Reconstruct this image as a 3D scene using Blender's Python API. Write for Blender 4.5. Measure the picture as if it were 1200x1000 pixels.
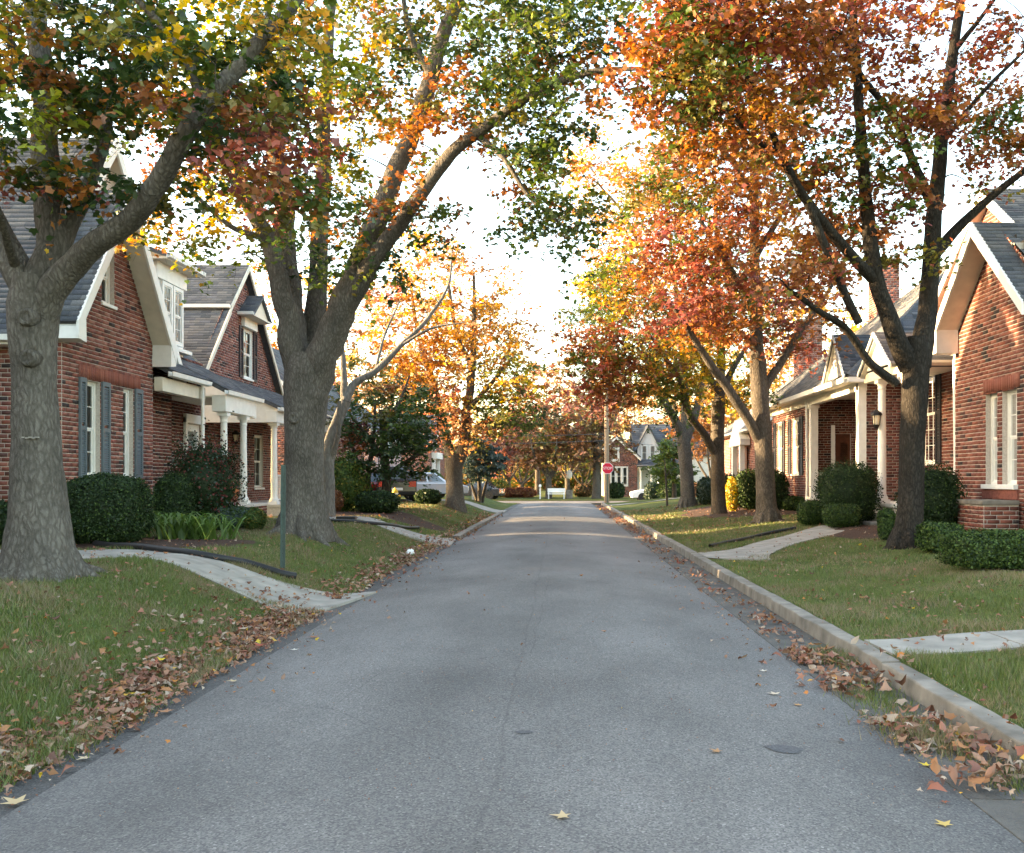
import bpy, math, random
import numpy as np
from mathutils import Vector, Matrix
from mathutils.geometry import tessellate_polygon

for o in list(bpy.data.objects):
    bpy.data.objects.remove(o)
SC = bpy.context.scene
COL = SC.collection
rng = np.random.default_rng(11)
random.seed(11)

# ------------------------------------------------------------------ camera
FX, VPX, VPY, EYE = 1100.0, 657.0, 562.0, 1.7          # photograph is 1200 x 1000
cam = bpy.data.cameras.new('camera')
camo = bpy.data.objects.new('camera', cam)
COL.objects.link(camo)
camo.location = (0, 0, EYE)
camo.rotation_euler = (math.pi / 2, 0, 0)
cam.sensor_width = 36
cam.lens = 36 * FX / 1200
cam.shift_x = (600 - VPX) / 1200
cam.shift_y = (VPY - 500) / 1200
cam.clip_start = 0.1
cam.clip_end = 2000
SC.camera = camo

# ------------------------------------------------------------------ sky, sun, exposure
SUN_EL, SUN_AZ = math.radians(9.5), math.radians(-88)     # azimuth from +Y towards +X: low sun, from the left and a little ahead
w = bpy.data.worlds.new('World')
SC.world = w
w.use_nodes = True
nt = w.node_tree
bg = nt.nodes['Background']
sky = nt.nodes.new('ShaderNodeTexSky')
sky.sky_type = 'NISHITA'
sky.sun_disc = False
sky.sun_elevation = SUN_EL
sky.sun_rotation = SUN_AZ % (2 * math.pi)
sky.air_density = 1.0
sky.dust_density = 2.0
sky.ozone_density = 1.0
nt.links.new(sky.outputs['Color'], bg.inputs['Color'])
bg.inputs['Strength'].default_value = 0.15
sun = bpy.data.lights.new('sun', 'SUN')
sun.energy = 3.0
sun.angle = math.radians(0.5)
sun.color = (1.0, 0.76, 0.48)
suno = bpy.data.objects.new('sun', sun)
COL.objects.link(suno)
sv = Vector((math.sin(SUN_AZ) * math.cos(SUN_EL), math.cos(SUN_AZ) * math.cos(SUN_EL), math.sin(SUN_EL)))
suno.location = sv * 60
suno.rotation_euler = (-sv).to_track_quat('-Z', 'Y').to_euler()
vs = SC.view_settings
vs.view_transform = 'Standard'
vs.look = 'None'
vs.gamma = 1.0
vs.use_curve_mapping = False
vs.exposure = 3.55
vs.use_white_balance = True      # the camera's white balance, set for the open shade
vs.white_balance_temperature = 7600
vs.white_balance_tint = 10
SC.cycles.max_bounces = 6
SC.cycles.transparent_max_bounces = 12

# ------------------------------------------------------------------ materials
def nodes(m):
    m.use_nodes = True
    return m.node_tree.nodes, m.node_tree.links

def bsdf(m):
    return m.node_tree.nodes['Principled BSDF']

MATS = {}
def mat(name, rough=0.8, col=(0.5, 0.5, 0.5), spec=0.3, metal=0.0, noise=None, bump=None, attr=False, coord='Object'):
    """noise=(scale, amount, detail); bump=(scale, strength, distance); attr: base colour from the 'col' attribute"""
    m = bpy.data.materials.new(name)
    n, l = nodes(m)
    b = bsdf(m)
    b.inputs['Roughness'].default_value = rough
    b.inputs['Specular IOR Level'].default_value = spec
    b.inputs['Metallic'].default_value = metal
    tc = n.new('ShaderNodeTexCoord')
    src = None
    if attr:
        a = n.new('ShaderNodeAttribute'); a.attribute_name = 'col'
        src = a.outputs['Color']
    if noise:
        t = n.new('ShaderNodeTexNoise')
        t.inputs['Scale'].default_value = noise[0]
        t.inputs['Detail'].default_value = noise[2] if len(noise) > 2 else 5
        l.new(tc.outputs[coord], t.inputs['Vector'])
        r = n.new('ShaderNodeMapRange')
        r.inputs['From Min'].default_value = 0.25; r.inputs['From Max'].default_value = 0.75
        r.inputs['To Min'].default_value = 1 - noise[1]; r.inputs['To Max'].default_value = 1 + noise[1]
        l.new(t.outputs['Fac'], r.inputs['Value'])
        mx = n.new('ShaderNodeMix'); mx.data_type = 'RGBA'; mx.blend_type = 'MULTIPLY'
        mx.inputs['Factor'].default_value = 1
        if src: l.new(src, mx.inputs['A'])
        else: mx.inputs['A'].default_value = (*col, 1)
        l.new(r.outputs['Result'], mx.inputs['B'])
        src = mx.outputs['Result']
    if src: l.new(src, b.inputs['Base Color'])
    else: b.inputs['Base Color'].default_value = (*col, 1)
    if bump:
        t = n.new('ShaderNodeTexNoise'); t.inputs['Scale'].default_value = bump[0]; t.inputs['Detail'].default_value = 6
        l.new(tc.outputs[coord], t.inputs['Vector'])
        bp = n.new('ShaderNodeBump'); bp.inputs['Strength'].default_value = bump[1]; bp.inputs['Distance'].default_value = bump[2]
        l.new(t.outputs['Fac'], bp.inputs['Height'])
        l.new(bp.outputs['Normal'], b.inputs['Normal'])
    MATS[name] = m
    return m

def leaf_mat(name, trans=0.42, gloss=0.04):
    m = bpy.data.materials.new(name)
    n, l = nodes(m)
    n.remove(bsdf(m))
    out = n['Material Output']
    a = n.new('ShaderNodeAttribute'); a.attribute_name = 'col'
    d = n.new('ShaderNodeBsdfDiffuse'); t = n.new('ShaderNodeBsdfTranslucent'); g = n.new('ShaderNodeBsdfGlossy')
    g.inputs['Roughness'].default_value = 0.45
    l.new(a.outputs['Color'], d.inputs['Color'])
    hs = n.new('ShaderNodeHueSaturation'); hs.inputs['Saturation'].default_value = 1.08; hs.inputs['Value'].default_value = 1.15
    l.new(a.outputs['Color'], hs.inputs['Color']); l.new(hs.outputs['Color'], t.inputs['Color'])
    m1 = n.new('ShaderNodeMixShader'); m1.inputs[0].default_value = trans
    l.new(d.outputs[0], m1.inputs[1]); l.new(t.outputs[0], m1.inputs[2])
    m2 = n.new('ShaderNodeMixShader'); m2.inputs[0].default_value = gloss
    l.new(m1.outputs[0], m2.inputs[1]); l.new(g.outputs[0], m2.inputs[2])
    l.new(m2.outputs[0], out.inputs['Surface'])
    MATS[name] = m
    return m

def ramp(n, stops):
    r = n.new('ShaderNodeValToRGB')
    e = r.color_ramp.elements
    while len(e) < len(stops): e.new(0.5)
    for k, (p, c) in enumerate(stops):
        e[k].position = p; e[k].color = (*c, 1)
    return r

leaf_mat('leaf', 0.36, 0.04)
leaf_mat('dry_leaf', 0.15, 0.03)
leaf_mat('grass_blade', 0.3, 0.04)
leaf_mat('evergreen', 0.12, 0.015)
mat('brick', 0.9, noise=(60, 0.22, 4), bump=(90, 0.5, 0.004), attr=True, spec=0.15)
mat('brick_plain', 0.9, (0.20, 0.068, 0.05), noise=(14, 0.3, 6), bump=(60, 0.6, 0.01))
mat('mortar', 0.95, (0.46, 0.41, 0.365), noise=(30, 0.2), bump=(120, 0.4, 0.003))
mat('shingle', 0.92, noise=(45, 0.3, 4), bump=(160, 0.6, 0.003), attr=True, spec=0.2)
mat('roof_felt', 0.95, (0.075, 0.08, 0.088), noise=(12, 0.25))
mat('white_paint', 0.5, (0.72, 0.71, 0.67), noise=(6, 0.07), spec=0.35)
mat('cream_paint', 0.6, (0.62, 0.57, 0.47), noise=(5, 0.1), spec=0.3)
mat('shutter_paint', 0.55, (0.10, 0.125, 0.14), noise=(8, 0.12))
mat('dark_paint', 0.5, (0.03, 0.03, 0.035), noise=(8, 0.2))
mat('concrete', 0.9, (0.25, 0.23, 0.20), noise=(3.5, 0.32, 9), bump=(150, 0.35, 0.004))
mat('kerb_concrete', 0.92, (0.18, 0.16, 0.135), noise=(4, 0.5, 9), bump=(110, 0.5, 0.006))
mat('porch_floor', 0.85, (0.45, 0.42, 0.38), noise=(5, 0.15))
mat('curtain', 0.95, (0.55, 0.55, 0.52), noise=(4, 0.1))
mat('dark_backing', 0.9, (0.03, 0.03, 0.03))  # near-black, stands in for the darkness behind panes and vents
mat('siding', 0.7, (0.70, 0.68, 0.64), noise=(4, 0.08))
mat('black_plastic', 0.5, (0.015, 0.015, 0.016), noise=(20, 0.3))
mat('mulch', 0.95, (0.055, 0.028, 0.018), noise=(40, 0.6, 8), bump=(60, 1.0, 0.03))
mat('green_metal', 0.5, (0.06, 0.09, 0.08), noise=(12, 0.2))
mat('pole_wood', 0.9, (0.26, 0.19, 0.13), noise=(14, 0.3))
mat('sign_red', 0.4, (0.62, 0.02, 0.05))
mat('sign_white', 0.4, (0.8, 0.8, 0.8))
mat('black_metal', 0.4, (0.02, 0.02, 0.02), metal=0.4)
mat('rubber', 0.8, (0.02, 0.02, 0.02))
mat('alloy', 0.35, (0.5, 0.5, 0.52), metal=0.9)
mat('car_black', 0.2, (0.025, 0.027, 0.032), spec=0.6)
mat('car_silver', 0.25, (0.42, 0.44, 0.47), spec=0.6, metal=0.3)
mat('car_white', 0.25, (0.75, 0.75, 0.75), spec=0.6)
mat('car_red', 0.25, (0.22, 0.015, 0.02), spec=0.6)
mat('car_glass', 0.05, (0.02, 0.025, 0.03), spec=0.8)
mat('tail_lamp', 0.2, (0.5, 0.01, 0.01), spec=0.6)
mat('clay', 0.9, (0.35, 0.13, 0.06), noise=(9, 0.2))
mat('yellow_paint', 0.6, (0.75, 0.48, 0.05), noise=(9, 0.15))
mat('wire', 0.6, (0.05, 0.05, 0.05))
mat('door_wood', 0.5, (0.10, 0.035, 0.02), noise=(9, 0.3))
mat('lamp_glass', 0.1, (0.8, 0.7, 0.5), spec=0.6)
mat('stain', 0.85, (0.075, 0.074, 0.077), noise=(60, 0.5, 8))

def glass():
    m = bpy.data.materials.new('glass'); n, l = nodes(m); n.remove(bsdf(m)); out = n['Material Output']
    t = n.new('ShaderNodeBsdfTransparent'); t.inputs['Color'].default_value = (0.62, 0.66, 0.68, 1)
    g = n.new('ShaderNodeBsdfGlossy'); g.inputs['Roughness'].default_value = 0.02
    lw = n.new('ShaderNodeFresnel'); lw.inputs['IOR'].default_value = 1.6
    mx = n.new('ShaderNodeMixShader')
    l.new(lw.outputs[0], mx.inputs[0]); l.new(t.outputs[0], mx.inputs[1]); l.new(g.outputs[0], mx.inputs[2])
    l.new(mx.outputs[0], out.inputs['Surface'])
    MATS['glass'] = m
glass()

def bark(name, c0, c1, c2, sc=1.0):
    m = bpy.data.materials.new(name); n, l = nodes(m); b = bsdf(m)
    b.inputs['Roughness'].default_value = 0.95; b.inputs['Specular IOR Level'].default_value = 0.1
    tc = n.new('ShaderNodeTexCoord')
    def noise(scale, sxy, sz, det, kind='FBM', rough=0.6, dist=0.0):
        mp = n.new('ShaderNodeMapping'); mp.inputs['Scale'].default_value = (sxy * sc, sxy * sc, sz * sc); l.new(tc.outputs['Object'], mp.inputs['Vector'])
        t = n.new('ShaderNodeTexNoise'); t.noise_type = kind; t.inputs['Scale'].default_value = scale; t.inputs['Detail'].default_value = det; t.inputs['Roughness'].default_value = rough; t.inputs['Distortion'].default_value = dist
        l.new(mp.outputs[0], t.inputs['Vector']); return t.outputs['Fac']
    rid = noise(1.0, 15, 3.4, 5, 'RIDGED_MULTIFRACTAL', 0.55, 0.7)
    fin = noise(1.0, 34, 13, 8, 'FBM', 0.7)
    big = noise(1.0, 2.2, 1.3, 4)
    wv = n.new('ShaderNodeTexNoise'); wv.inputs['Scale'].default_value = 5.0; wv.inputs['Detail'].default_value = 5; l.new(tc.outputs['Object'], wv.inputs['Vector'])
    dv = n.new('ShaderNodeMix'); dv.data_type = 'RGBA'; dv.blend_type = 'LINEAR_LIGHT'; dv.inputs['Factor'].default_value = 0.07; l.new(tc.outputs['Object'], dv.inputs['A']); l.new(wv.outputs['Color'], dv.inputs['B'])
    mv = n.new('ShaderNodeMapping'); mv.inputs['Scale'].default_value = (21 * sc, 21 * sc, 5.5 * sc); l.new(dv.outputs['Result'], mv.inputs['Vector'])
    vo = n.new('ShaderNodeTexVoronoi'); vo.feature = 'DISTANCE_TO_EDGE'; vo.inputs['Scale'].default_value = 1.0; vo.inputs['Randomness'].default_value = 1.0; l.new(mv.outputs[0], vo.inputs['Vector'])
    vr = n.new('ShaderNodeMapRange'); vr.interpolation_type = 'SMOOTHSTEP'; vr.inputs['From Min'].default_value = 0.0; vr.inputs['From Max'].default_value = 0.3; vr.inputs['To Min'].default_value = 0.0; vr.inputs['To Max'].default_value = 1.0; l.new(vo.outputs['Distance'], vr.inputs['Value'])
    mr = n.new('ShaderNodeMapRange'); mr.inputs['From Min'].default_value = 0.1; mr.inputs['From Max'].default_value = 1.1; l.new(rid, mr.inputs['Value'])
    mixf = n.new('ShaderNodeMath'); mixf.operation = 'MULTIPLY_ADD'; mixf.inputs[1].default_value = 0.78; l.new(fin, mixf.inputs[0])
    sc2 = n.new('ShaderNodeMath'); sc2.operation = 'MULTIPLY'; sc2.inputs[1].default_value = 0.24; l.new(vr.outputs[0], sc2.inputs[0]); l.new(sc2.outputs[0], mixf.inputs[2])
    r = ramp(n, [(0.2, c0), (0.5, c1), (0.8, c2)]); l.new(mixf.outputs[0], r.inputs[0])
    bm = n.new('ShaderNodeMapRange'); bm.inputs['From Min'].default_value = 0.3; bm.inputs['From Max'].default_value = 0.7; bm.inputs['To Min'].default_value = 0.72; bm.inputs['To Max'].default_value = 1.25; l.new(big, bm.inputs['Value'])
    mx = n.new('ShaderNodeMix'); mx.data_type = 'RGBA'; mx.blend_type = 'MULTIPLY'; mx.inputs['Factor'].default_value = 1
    l.new(r.outputs[0], mx.inputs['A']); l.new(bm.outputs[0], mx.inputs['B']); l.new(mx.outputs['Result'], b.inputs['Base Color'])
    bp = n.new('ShaderNodeBump'); bp.inputs['Strength'].default_value = 0.9; bp.inputs['Distance'].default_value = 0.045
    l.new(mixf.outputs[0], bp.inputs['Height']); l.new(bp.outputs['Normal'], b.inputs['Normal'])
    MATS[name] = m
bark('bark_grey', (0.05, 0.044, 0.038), (0.105, 0.094, 0.081), (0.17, 0.156, 0.138))
bark('bark_brown', (0.04, 0.033, 0.027), (0.085, 0.072, 0.06), (0.14, 0.123, 0.105))
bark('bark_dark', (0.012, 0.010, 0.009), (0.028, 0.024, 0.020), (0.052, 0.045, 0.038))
bark('bark_smooth', (0.10, 0.093, 0.085), (0.155, 0.146, 0.132), (0.21, 0.198, 0.182), 0.6)

def asphalt(name='asphalt', g=1.0):
    m = bpy.data.materials.new(name); n, l = nodes(m); b = bsdf(m)
    b.inputs['Roughness'].default_value = 0.85; b.inputs['Specular IOR Level'].default_value = 0.35
    tc = n.new('ShaderNodeTexCoord')
    fine = n.new('ShaderNodeTexVoronoi'); fine.inputs['Scale'].default_value = 105
    l.new(tc.outputs['Object'], fine.inputs['Vector'])
    r1 = ramp(n, [(p_, tuple(q_ * g * t_ for q_, t_ in zip(c_, (1.03, 1.0, 0.955)))) for p_, c_ in [(0.0, (0.058, 0.057, 0.060)), (0.5, (0.121, 0.116, 0.116)), (0.86, (0.172, 0.167, 0.162)), (1.0, (0.29, 0.283, 0.27))]])
    l.new(fine.outputs['Color'], r1.inputs[0])
    big = n.new('ShaderNodeTexNoise'); big.inputs['Scale'].default_value = 0.55; big.inputs['Detail'].default_value = 7; big.inputs['Roughness'].default_value = 0.6
    mp = n.new('ShaderNodeMapping'); mp.inputs['Scale'].default_value = (1.0, 0.55, 1)
    l.new(tc.outputs['Object'], mp.inputs['Vector']); l.new(mp.outputs[0], big.inputs['Vector'])
    mr = n.new('ShaderNodeMapRange'); mr.inputs['From Min'].default_value = 0.3; mr.inputs['From Max'].default_value = 0.7
    mr.inputs['To Min'].default_value = 0.64; mr.inputs['To Max'].default_value = 1.34
    l.new(big.outputs['Fac'], mr.inputs['Value'])
    mx = n.new('ShaderNodeMix'); mx.data_type = 'RGBA'; mx.blend_type = 'MULTIPLY'; mx.inputs['Factor'].default_value = 1
    l.new(r1.outputs[0], mx.inputs['A']); l.new(mr.outputs[0], mx.inputs['B'])
    # thin cracks
    cr = n.new('ShaderNodeTexVoronoi'); cr.feature = 'DISTANCE_TO_EDGE'; cr.inputs['Scale'].default_value = 0.23
    nz = n.new('ShaderNodeTexNoise'); nz.inputs['Scale'].default_value = 1.6; nz.inputs['Detail'].default_value = 5
    l.new(tc.outputs['Object'], nz.inputs['Vector'])
    dm = n.new('ShaderNodeMix'); dm.data_type = 'RGBA'; dm.inputs['Factor'].default_value = 0.12
    l.new(tc.outputs['Object'], dm.inputs['A']); l.new(nz.outputs['Color'], dm.inputs['B']); l.new(dm.outputs['Result'], cr.inputs['Vector'])
    cm = n.new('ShaderNodeMapRange'); cm.inputs['From Min'].default_value = 0.0; cm.inputs['From Max'].default_value = 0.0016
    cm.inputs['To Min'].default_value = 0.72; cm.inputs['To Max'].default_value = 1
    l.new(cr.outputs['Distance'], cm.inputs['Value'])
    mx2 = n.new('ShaderNodeMix'); mx2.data_type = 'RGBA'; mx2.blend_type = 'MULTIPLY'; mx2.inputs['Factor'].default_value = 1
    l.new(mx.outputs['Result'], mx2.inputs['A']); l.new(cm.outputs[0], mx2.inputs['B'])
    sx = n.new('ShaderNodeSeparateXYZ'); l.new(dm.outputs['Result'], sx.inputs[0])
    tr = ramp(n, [(0.0, (0.86,) * 3), (0.14, (1.0,) * 3), (0.26, (1.08,) * 3), (0.4, (0.9,) * 3), (0.497, (0.89,) * 3), (0.5, (0.74,) * 3), (0.503, (0.89,) * 3), (0.6, (0.92,) * 3), (0.75, (1.08,) * 3), (0.9, (0.97,) * 3), (1.0, (0.86,) * 3)])
    tm = n.new('ShaderNodeMapRange'); tm.inputs['From Min'].default_value = -2.5; tm.inputs['From Max'].default_value = 2.0
    l.new(sx.outputs['X'], tm.inputs['Value']); l.new(tm.outputs[0], tr.inputs[0])
    mx3 = n.new('ShaderNodeMix'); mx3.data_type = 'RGBA'; mx3.blend_type = 'MULTIPLY'; mx3.inputs['Factor'].default_value = 1.0
    l.new(mx2.outputs['Result'], mx3.inputs['A']); l.new(tr.outputs[0], mx3.inputs['B'])
    l.new(mx3.outputs['Result'], b.inputs['Base Color'])
    bp = n.new('ShaderNodeBump'); bp.inputs['Strength'].default_value = 0.55; bp.inputs['Distance'].default_value = 0.006
    l.new(fine.outputs['Distance'], bp.inputs['Height']); l.new(bp.outputs['Normal'], b.inputs['Normal'])
    MATS[name] = m
asphalt()
asphalt('old_asphalt', 0.6)

def soil(name, stops, sc=1.6):
    m = bpy.data.materials.new(name); n, l = nodes(m); b = bsdf(m)
    b.inputs['Roughness'].default_value = 0.95; b.inputs['Specular IOR Level'].default_value = 0.1
    tc = n.new('ShaderNodeTexCoord')
    t = n.new('ShaderNodeTexNoise'); t.inputs['Scale'].default_value = sc; t.inputs['Detail'].default_value = 9; t.inputs['Roughness'].default_value = 0.7
    l.new(tc.outputs['Object'], t.inputs['Vector'])
    r = ramp(n, stops); l.new(t.outputs['Fac'], r.inputs[0]); l.new(r.outputs[0], b.inputs['Base Color'])
    f = n.new('ShaderNodeTexNoise'); f.inputs['Scale'].default_value = 70; f.inputs['Detail'].default_value = 5
    l.new(tc.outputs['Object'], f.inputs['Vector'])
    bp = n.new('ShaderNodeBump'); bp.inputs['Strength'].default_value = 0.8; bp.inputs['Distance'].default_value = 0.03
    l.new(f.outputs['Fac'], bp.inputs['Height']); l.new(bp.outputs['Normal'], b.inputs['Normal'])
    MATS[name] = m
soil('turf', [(0.3, (0.035, 0.055, 0.014)), (0.5, (0.07, 0.09, 0.022)), (0.62, (0.11, 0.10, 0.04)), (0.75, (0.085, 0.065, 0.035))])
soil('verge_dirt', [(0.3, (0.055, 0.052, 0.05)), (0.6, (0.10, 0.085, 0.068)), (0.8, (0.13, 0.105, 0.08))], 3)
soil('gutter_stone', [(0.25, (0.07, 0.066, 0.062)), (0.5, (0.125, 0.117, 0.107)), (0.75, (0.17, 0.155, 0.135))], 2.2)

# ------------------------------------------------------------------ mesh helpers
def np_mesh(name, V, F, col=None, material=None, smooth=False):
    V = np.asarray(V, dtype=np.float32); F = np.asarray(F, dtype=np.int32)
    me = bpy.data.meshes.new(name)
    k = F.shape[1]; m = F.shape[0]
    me.vertices.add(len(V)); me.vertices.foreach_set('co', V.ravel())
    me.loops.add(m * k); me.loops.foreach_set('vertex_index', F.ravel())
    me.polygons.add(m)
    me.polygons.foreach_set('loop_start', np.arange(0, m * k, k, dtype=np.int32))
    if smooth: me.polygons.foreach_set('use_smooth', np.ones(m, dtype=bool))
    if col is not None:
        a = me.color_attributes.new('col', 'FLOAT_COLOR', 'POINT')
        c = np.ones((len(V), 4), dtype=np.float32); c[:, :3] = col
        a.data.foreach_set('color', c.ravel())
    me.update(calc_edges=True)
    if material: me.materials.append(MATS[material])
    return me

ROOT = {}
def link(o, parent=None):
    COL.objects.link(o)
    if parent is not None:
        o.parent = parent
        if parent.name in ROOT:
            o.matrix_parent_inverse = Matrix.Translation(-Vector(ROOT[parent.name]))
    return o

def tag(o, label=None, cat=None, group=None, kind=None):
    if label: o['label'] = label
    if cat: o['category'] = cat
    if group: o['group'] = group
    if kind: o['kind'] = kind
    return o

def thing(name, loc, label, cat, group=None):
    o = bpy.data.objects.new(name, None)
    o.location = loc; o.empty_display_size = 0.2
    COL.objects.link(o); ROOT[o.name] = tuple(loc)
    return tag(o, label, cat, group)

class MB:
    def __init__(s): s.v = []; s.f = []
    def add(s, vs, fs):
        k = len(s.v); s.v += [tuple(p) for p in vs]; s.f += [tuple(i + k for i in f) for f in fs]
    def box(s, a, b):
        x0, y0, z0 = (min(a[i], b[i]) for i in range(3)); x1, y1, z1 = (max(a[i], b[i]) for i in range(3))
        s.add([(x0, y0, z0), (x1, y0, z0), (x1, y1, z0), (x0, y1, z0), (x0, y0, z1), (x1, y0, z1), (x1, y1, z1), (x0, y1, z1)],
              [(0, 3, 2, 1), (4, 5, 6, 7), (0, 1, 5, 4), (1, 2, 6, 5), (2, 3, 7, 6), (3, 0, 4, 7)])
        return s
    def prism(s, poly, off):
        n = len(poly); off = Vector(off); p = [Vector(q) for q in poly]
        nrm = (p[1] - p[0]).cross(p[2] - p[0])
        if nrm.dot(off) > 0: p.reverse()
        s.add(p + [q + off for q in p], [tuple(range(n)), tuple(range(2 * n - 1, n - 1, -1))] + [(i, i + n, (i + 1) % n + n, (i + 1) % n) for i in range(n)])
        return s
    def quad(s, *p):
        s.add(p, [tuple(range(len(p)))]); return s
    def lathe(s, c, prof, n=16, axis=2):
        """prof: list of (r, h) along axis, c centre"""
        vs = []
        for r, h in prof:
            for k in range(n):
                a = 2 * math.pi * k / n
                q = [r * math.cos(a), r * math.sin(a), h]
                if axis == 0: q = [q[2], q[0], q[1]]
                if axis == 1: q = [q[0], q[2], q[1]]
                vs.append((c[0] + q[0], c[1] + q[1], c[2] + q[2]))
        fs = []
        for j in range(len(prof) - 1):
            for k in range(n):
                fs.append((j * n + k, j * n + (k + 1) % n, (j + 1) * n + (k + 1) % n, (j + 1) * n + k))
        fs.append(tuple(range(n - 1, -1, -1))); fs.append(tuple((len(prof) - 1) * n + k for k in range(n)))
        s.add(vs, fs); return s
    def tube(s, pts, r, n=8):
        V, F = tube(np.array(pts, float), np.full(len(pts), r) if np.isscalar(r) else np.array(r), n)
        s.add([tuple(p) for p in V], [tuple(f) for f in F]); return s
    def build(s, name, material, parent=None, bevel=0.0, smooth=False):
        me = bpy.data.meshes.new(name); me.from_pydata(s.v, [], s.f); me.validate(); me.update()
        if material: me.materials.append(MATS[material])
        if smooth:
            for p in me.polygons: p.use_smooth = True
        o = bpy.data.objects.new(name, me)
        link(o, parent)
        if bevel:
            b = o.modifiers.new('bevel', 'BEVEL'); b.width = bevel; b.segments = 2; b.limit_method = 'ANGLE'
        return o

def struct(o):
    o['kind'] = 'structure'; return o

def tube(P, R, n=8, mod=None):
    P = np.asarray(P, float); m = len(P)
    T = np.gradient(P, axis=0); T /= np.linalg.norm(T, axis=1)[:, None] + 1e-9
    up = np.array([1.0, 0, 0]) if abs(T[0][0]) < 0.8 else np.array([0, 1.0, 0])
    N = up - T[0] * T[0].dot(up); N /= np.linalg.norm(N)
    th = np.linspace(0, 2 * np.pi, n, endpoint=False)
    V = []
    for i in range(m):
        N = N - T[i] * T[i].dot(N); N /= np.linalg.norm(N) + 1e-9
        B = np.cross(T[i], N)
        rr = np.full(n, R[i]) if mod is None else R[i] * mod(i, th, P[i])
        V.append(P[i] + (np.cos(th) * rr)[:, None] * N + (np.sin(th) * rr)[:, None] * B)
    V = np.concatenate(V)
    F = []
    for i in range(m - 1):
        a = i * n + np.arange(n); b = i * n + (np.arange(n) + 1) % n
        F.append(np.stack([a, b, b + n, a + n], 1))
    return V, np.concatenate(F)

def smooth_path(P, R, k):
    """Catmull-Rom resample"""
    P = np.asarray(P, float); R = np.asarray(R, float)
    Q = np.vstack([2 * P[0] - P[1], P, 2 * P[-1] - P[-2]])
    out, ro = [], []
    for i in range(len(P) - 1):
        p0, p1, p2, p3 = Q[i:i + 4]
        for t in np.linspace(0, 1, k, endpoint=False):
            out.append(0.5 * ((2 * p1) + (-p0 + p2) * t + (2 * p0 - 5 * p1 + 4 * p2 - p3) * t * t + (-p0 + 3 * p1 - 3 * p2 + p3) * t ** 3))
            ro.append(R[i] * (1 - t) + R[i + 1] * t)
    out.append(P[-1]); ro.append(R[-1])
    return np.array(out), np.array(ro)

# photograph pixel -> place
def W(px, py, d):
    return np.array([(px - VPX) / FX * d, d, EYE - (py - VPY) / FX * d])
def PX(px, py, X):
    return W(px, py, X * FX / (px - VPX))

def S(t):
    t = min(1.0, max(0.0, t)); return t * t * (3 - 2 * t)
def SA(t):
    t = np.clip(t, 0, 1); return t * t * (3 - 2 * t)

XL, XR = -2.82, 2.17          # asphalt edges
XC = (XL + XR) / 2
def road_z(x):
    return 0.13 * (1 - ((x - XC) / (XR - XC)) ** 2)
def lawn_za(x, y):
    e = SA((66.5 - y) / 4.0)
    z = np.where(x < 0, -0.02 + 0.62 * SA((-x - 3.05) / 2.6), 0.122 + 0.413 * SA((x - 2.95) / 5.0))
    b = 0.018 * np.sin(1.7 * x + 0.9 * y) + 0.012 * np.sin(3.1 * y - 2.2 * x)
    return (z + b * SA((np.abs(x) - 3.1) / 1.0)) * e + (1 - e) * 0.03
def ground_za(x, y):
    x = np.asarray(x, float); y = np.asarray(y, float)
    z = lawn_za(x, y)
    z = np.where((x > 0) & (x < 2.95), 0.0, z)
    z = np.where((x >= XL - 0.25) & (x <= XR), np.where(x >= XL, road_z(x), 0.0), z)
    return np.where(y > 66.5, np.where(y < 73, 0.02, 0.08), z)
def lawn_z(x, y): return float(lawn_za(x, y))
def ground_z(x, y): return float(ground_za(x, y))
_D = np.concatenate([np.arange(3.5, 30, 0.02), np.arange(30, 140, 0.1)])
def G(px, py):
    """where the view ray through a photo pixel meets the ground"""
    x = (px - VPX) / FX * _D; z = EYE - (py - VPY) / FX * _D
    hit = np.nonzero(z <= ground_za(x, _D))[0]
    return W(px, py, _D[hit[0]] if len(hit) else 90)

# ------------------------------------------------------------------ leaves as geometry
def star_template(lobes=5, depth=0.5):
    pts = [(0, 0, 0)]
    angs = np.linspace(-136, 136, lobes)
    lens = {5: [0.6, 0.88, 1.06, 0.88, 0.6], 7: [0.5, 0.75, 0.95, 1.0, 0.95, 0.75, 0.5]}[lobes]
    ring = [(-0.12, -0.22)]
    for i, (a, L) in enumerate(zip(angs, lens)):
        t = math.radians(a)
        ring.append((math.sin(t) * L, math.cos(t) * L))
        if i < lobes - 1:
            t2 = math.radians((a + angs[i + 1]) / 2); q = depth * (L + lens[i + 1]) / 2
            ring.append((math.sin(t2) * q, math.cos(t2) * q))
    ring.append((0.12, -0.22))
    for x, y in ring:
        pts.append((x * 0.5, y * 0.5, -0.12 * (x * x + 0.5 * y * y)))
    n = len(ring)
    tri = [(0, i, i + 1) for i in range(1, n)] + [(0, n, 1)]
    return np.array(pts), np.array(tri)
STAR = star_template(5, 0.72)
HEX = (np.array([(0, 0.05, 0.05), (0, -0.5, 0), (0.34, -0.1, -0.05), (0.26, 0.25, -0.05), (0, 0.55, -0.06), (-0.26, 0.25, -0.05), (-0.34, -0.1, -0.05)]),
       np.array([(0, 1, 2), (0, 2, 3), (0, 3, 4), (0, 4, 5), (0, 5, 6), (0, 6, 1)]))
TRI5 = (np.array([(0, -0.4, 0), (0.45, 0.05, -0.06), (0.12, 0.18, 0), (0, 0.55, -0.08), (-0.12, 0.18, 0), (-0.45, 0.05, -0.06)]),
        np.array([(0, 1, 2), (2, 3, 4), (4, 5, 0), (0, 2, 4)]))
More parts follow.
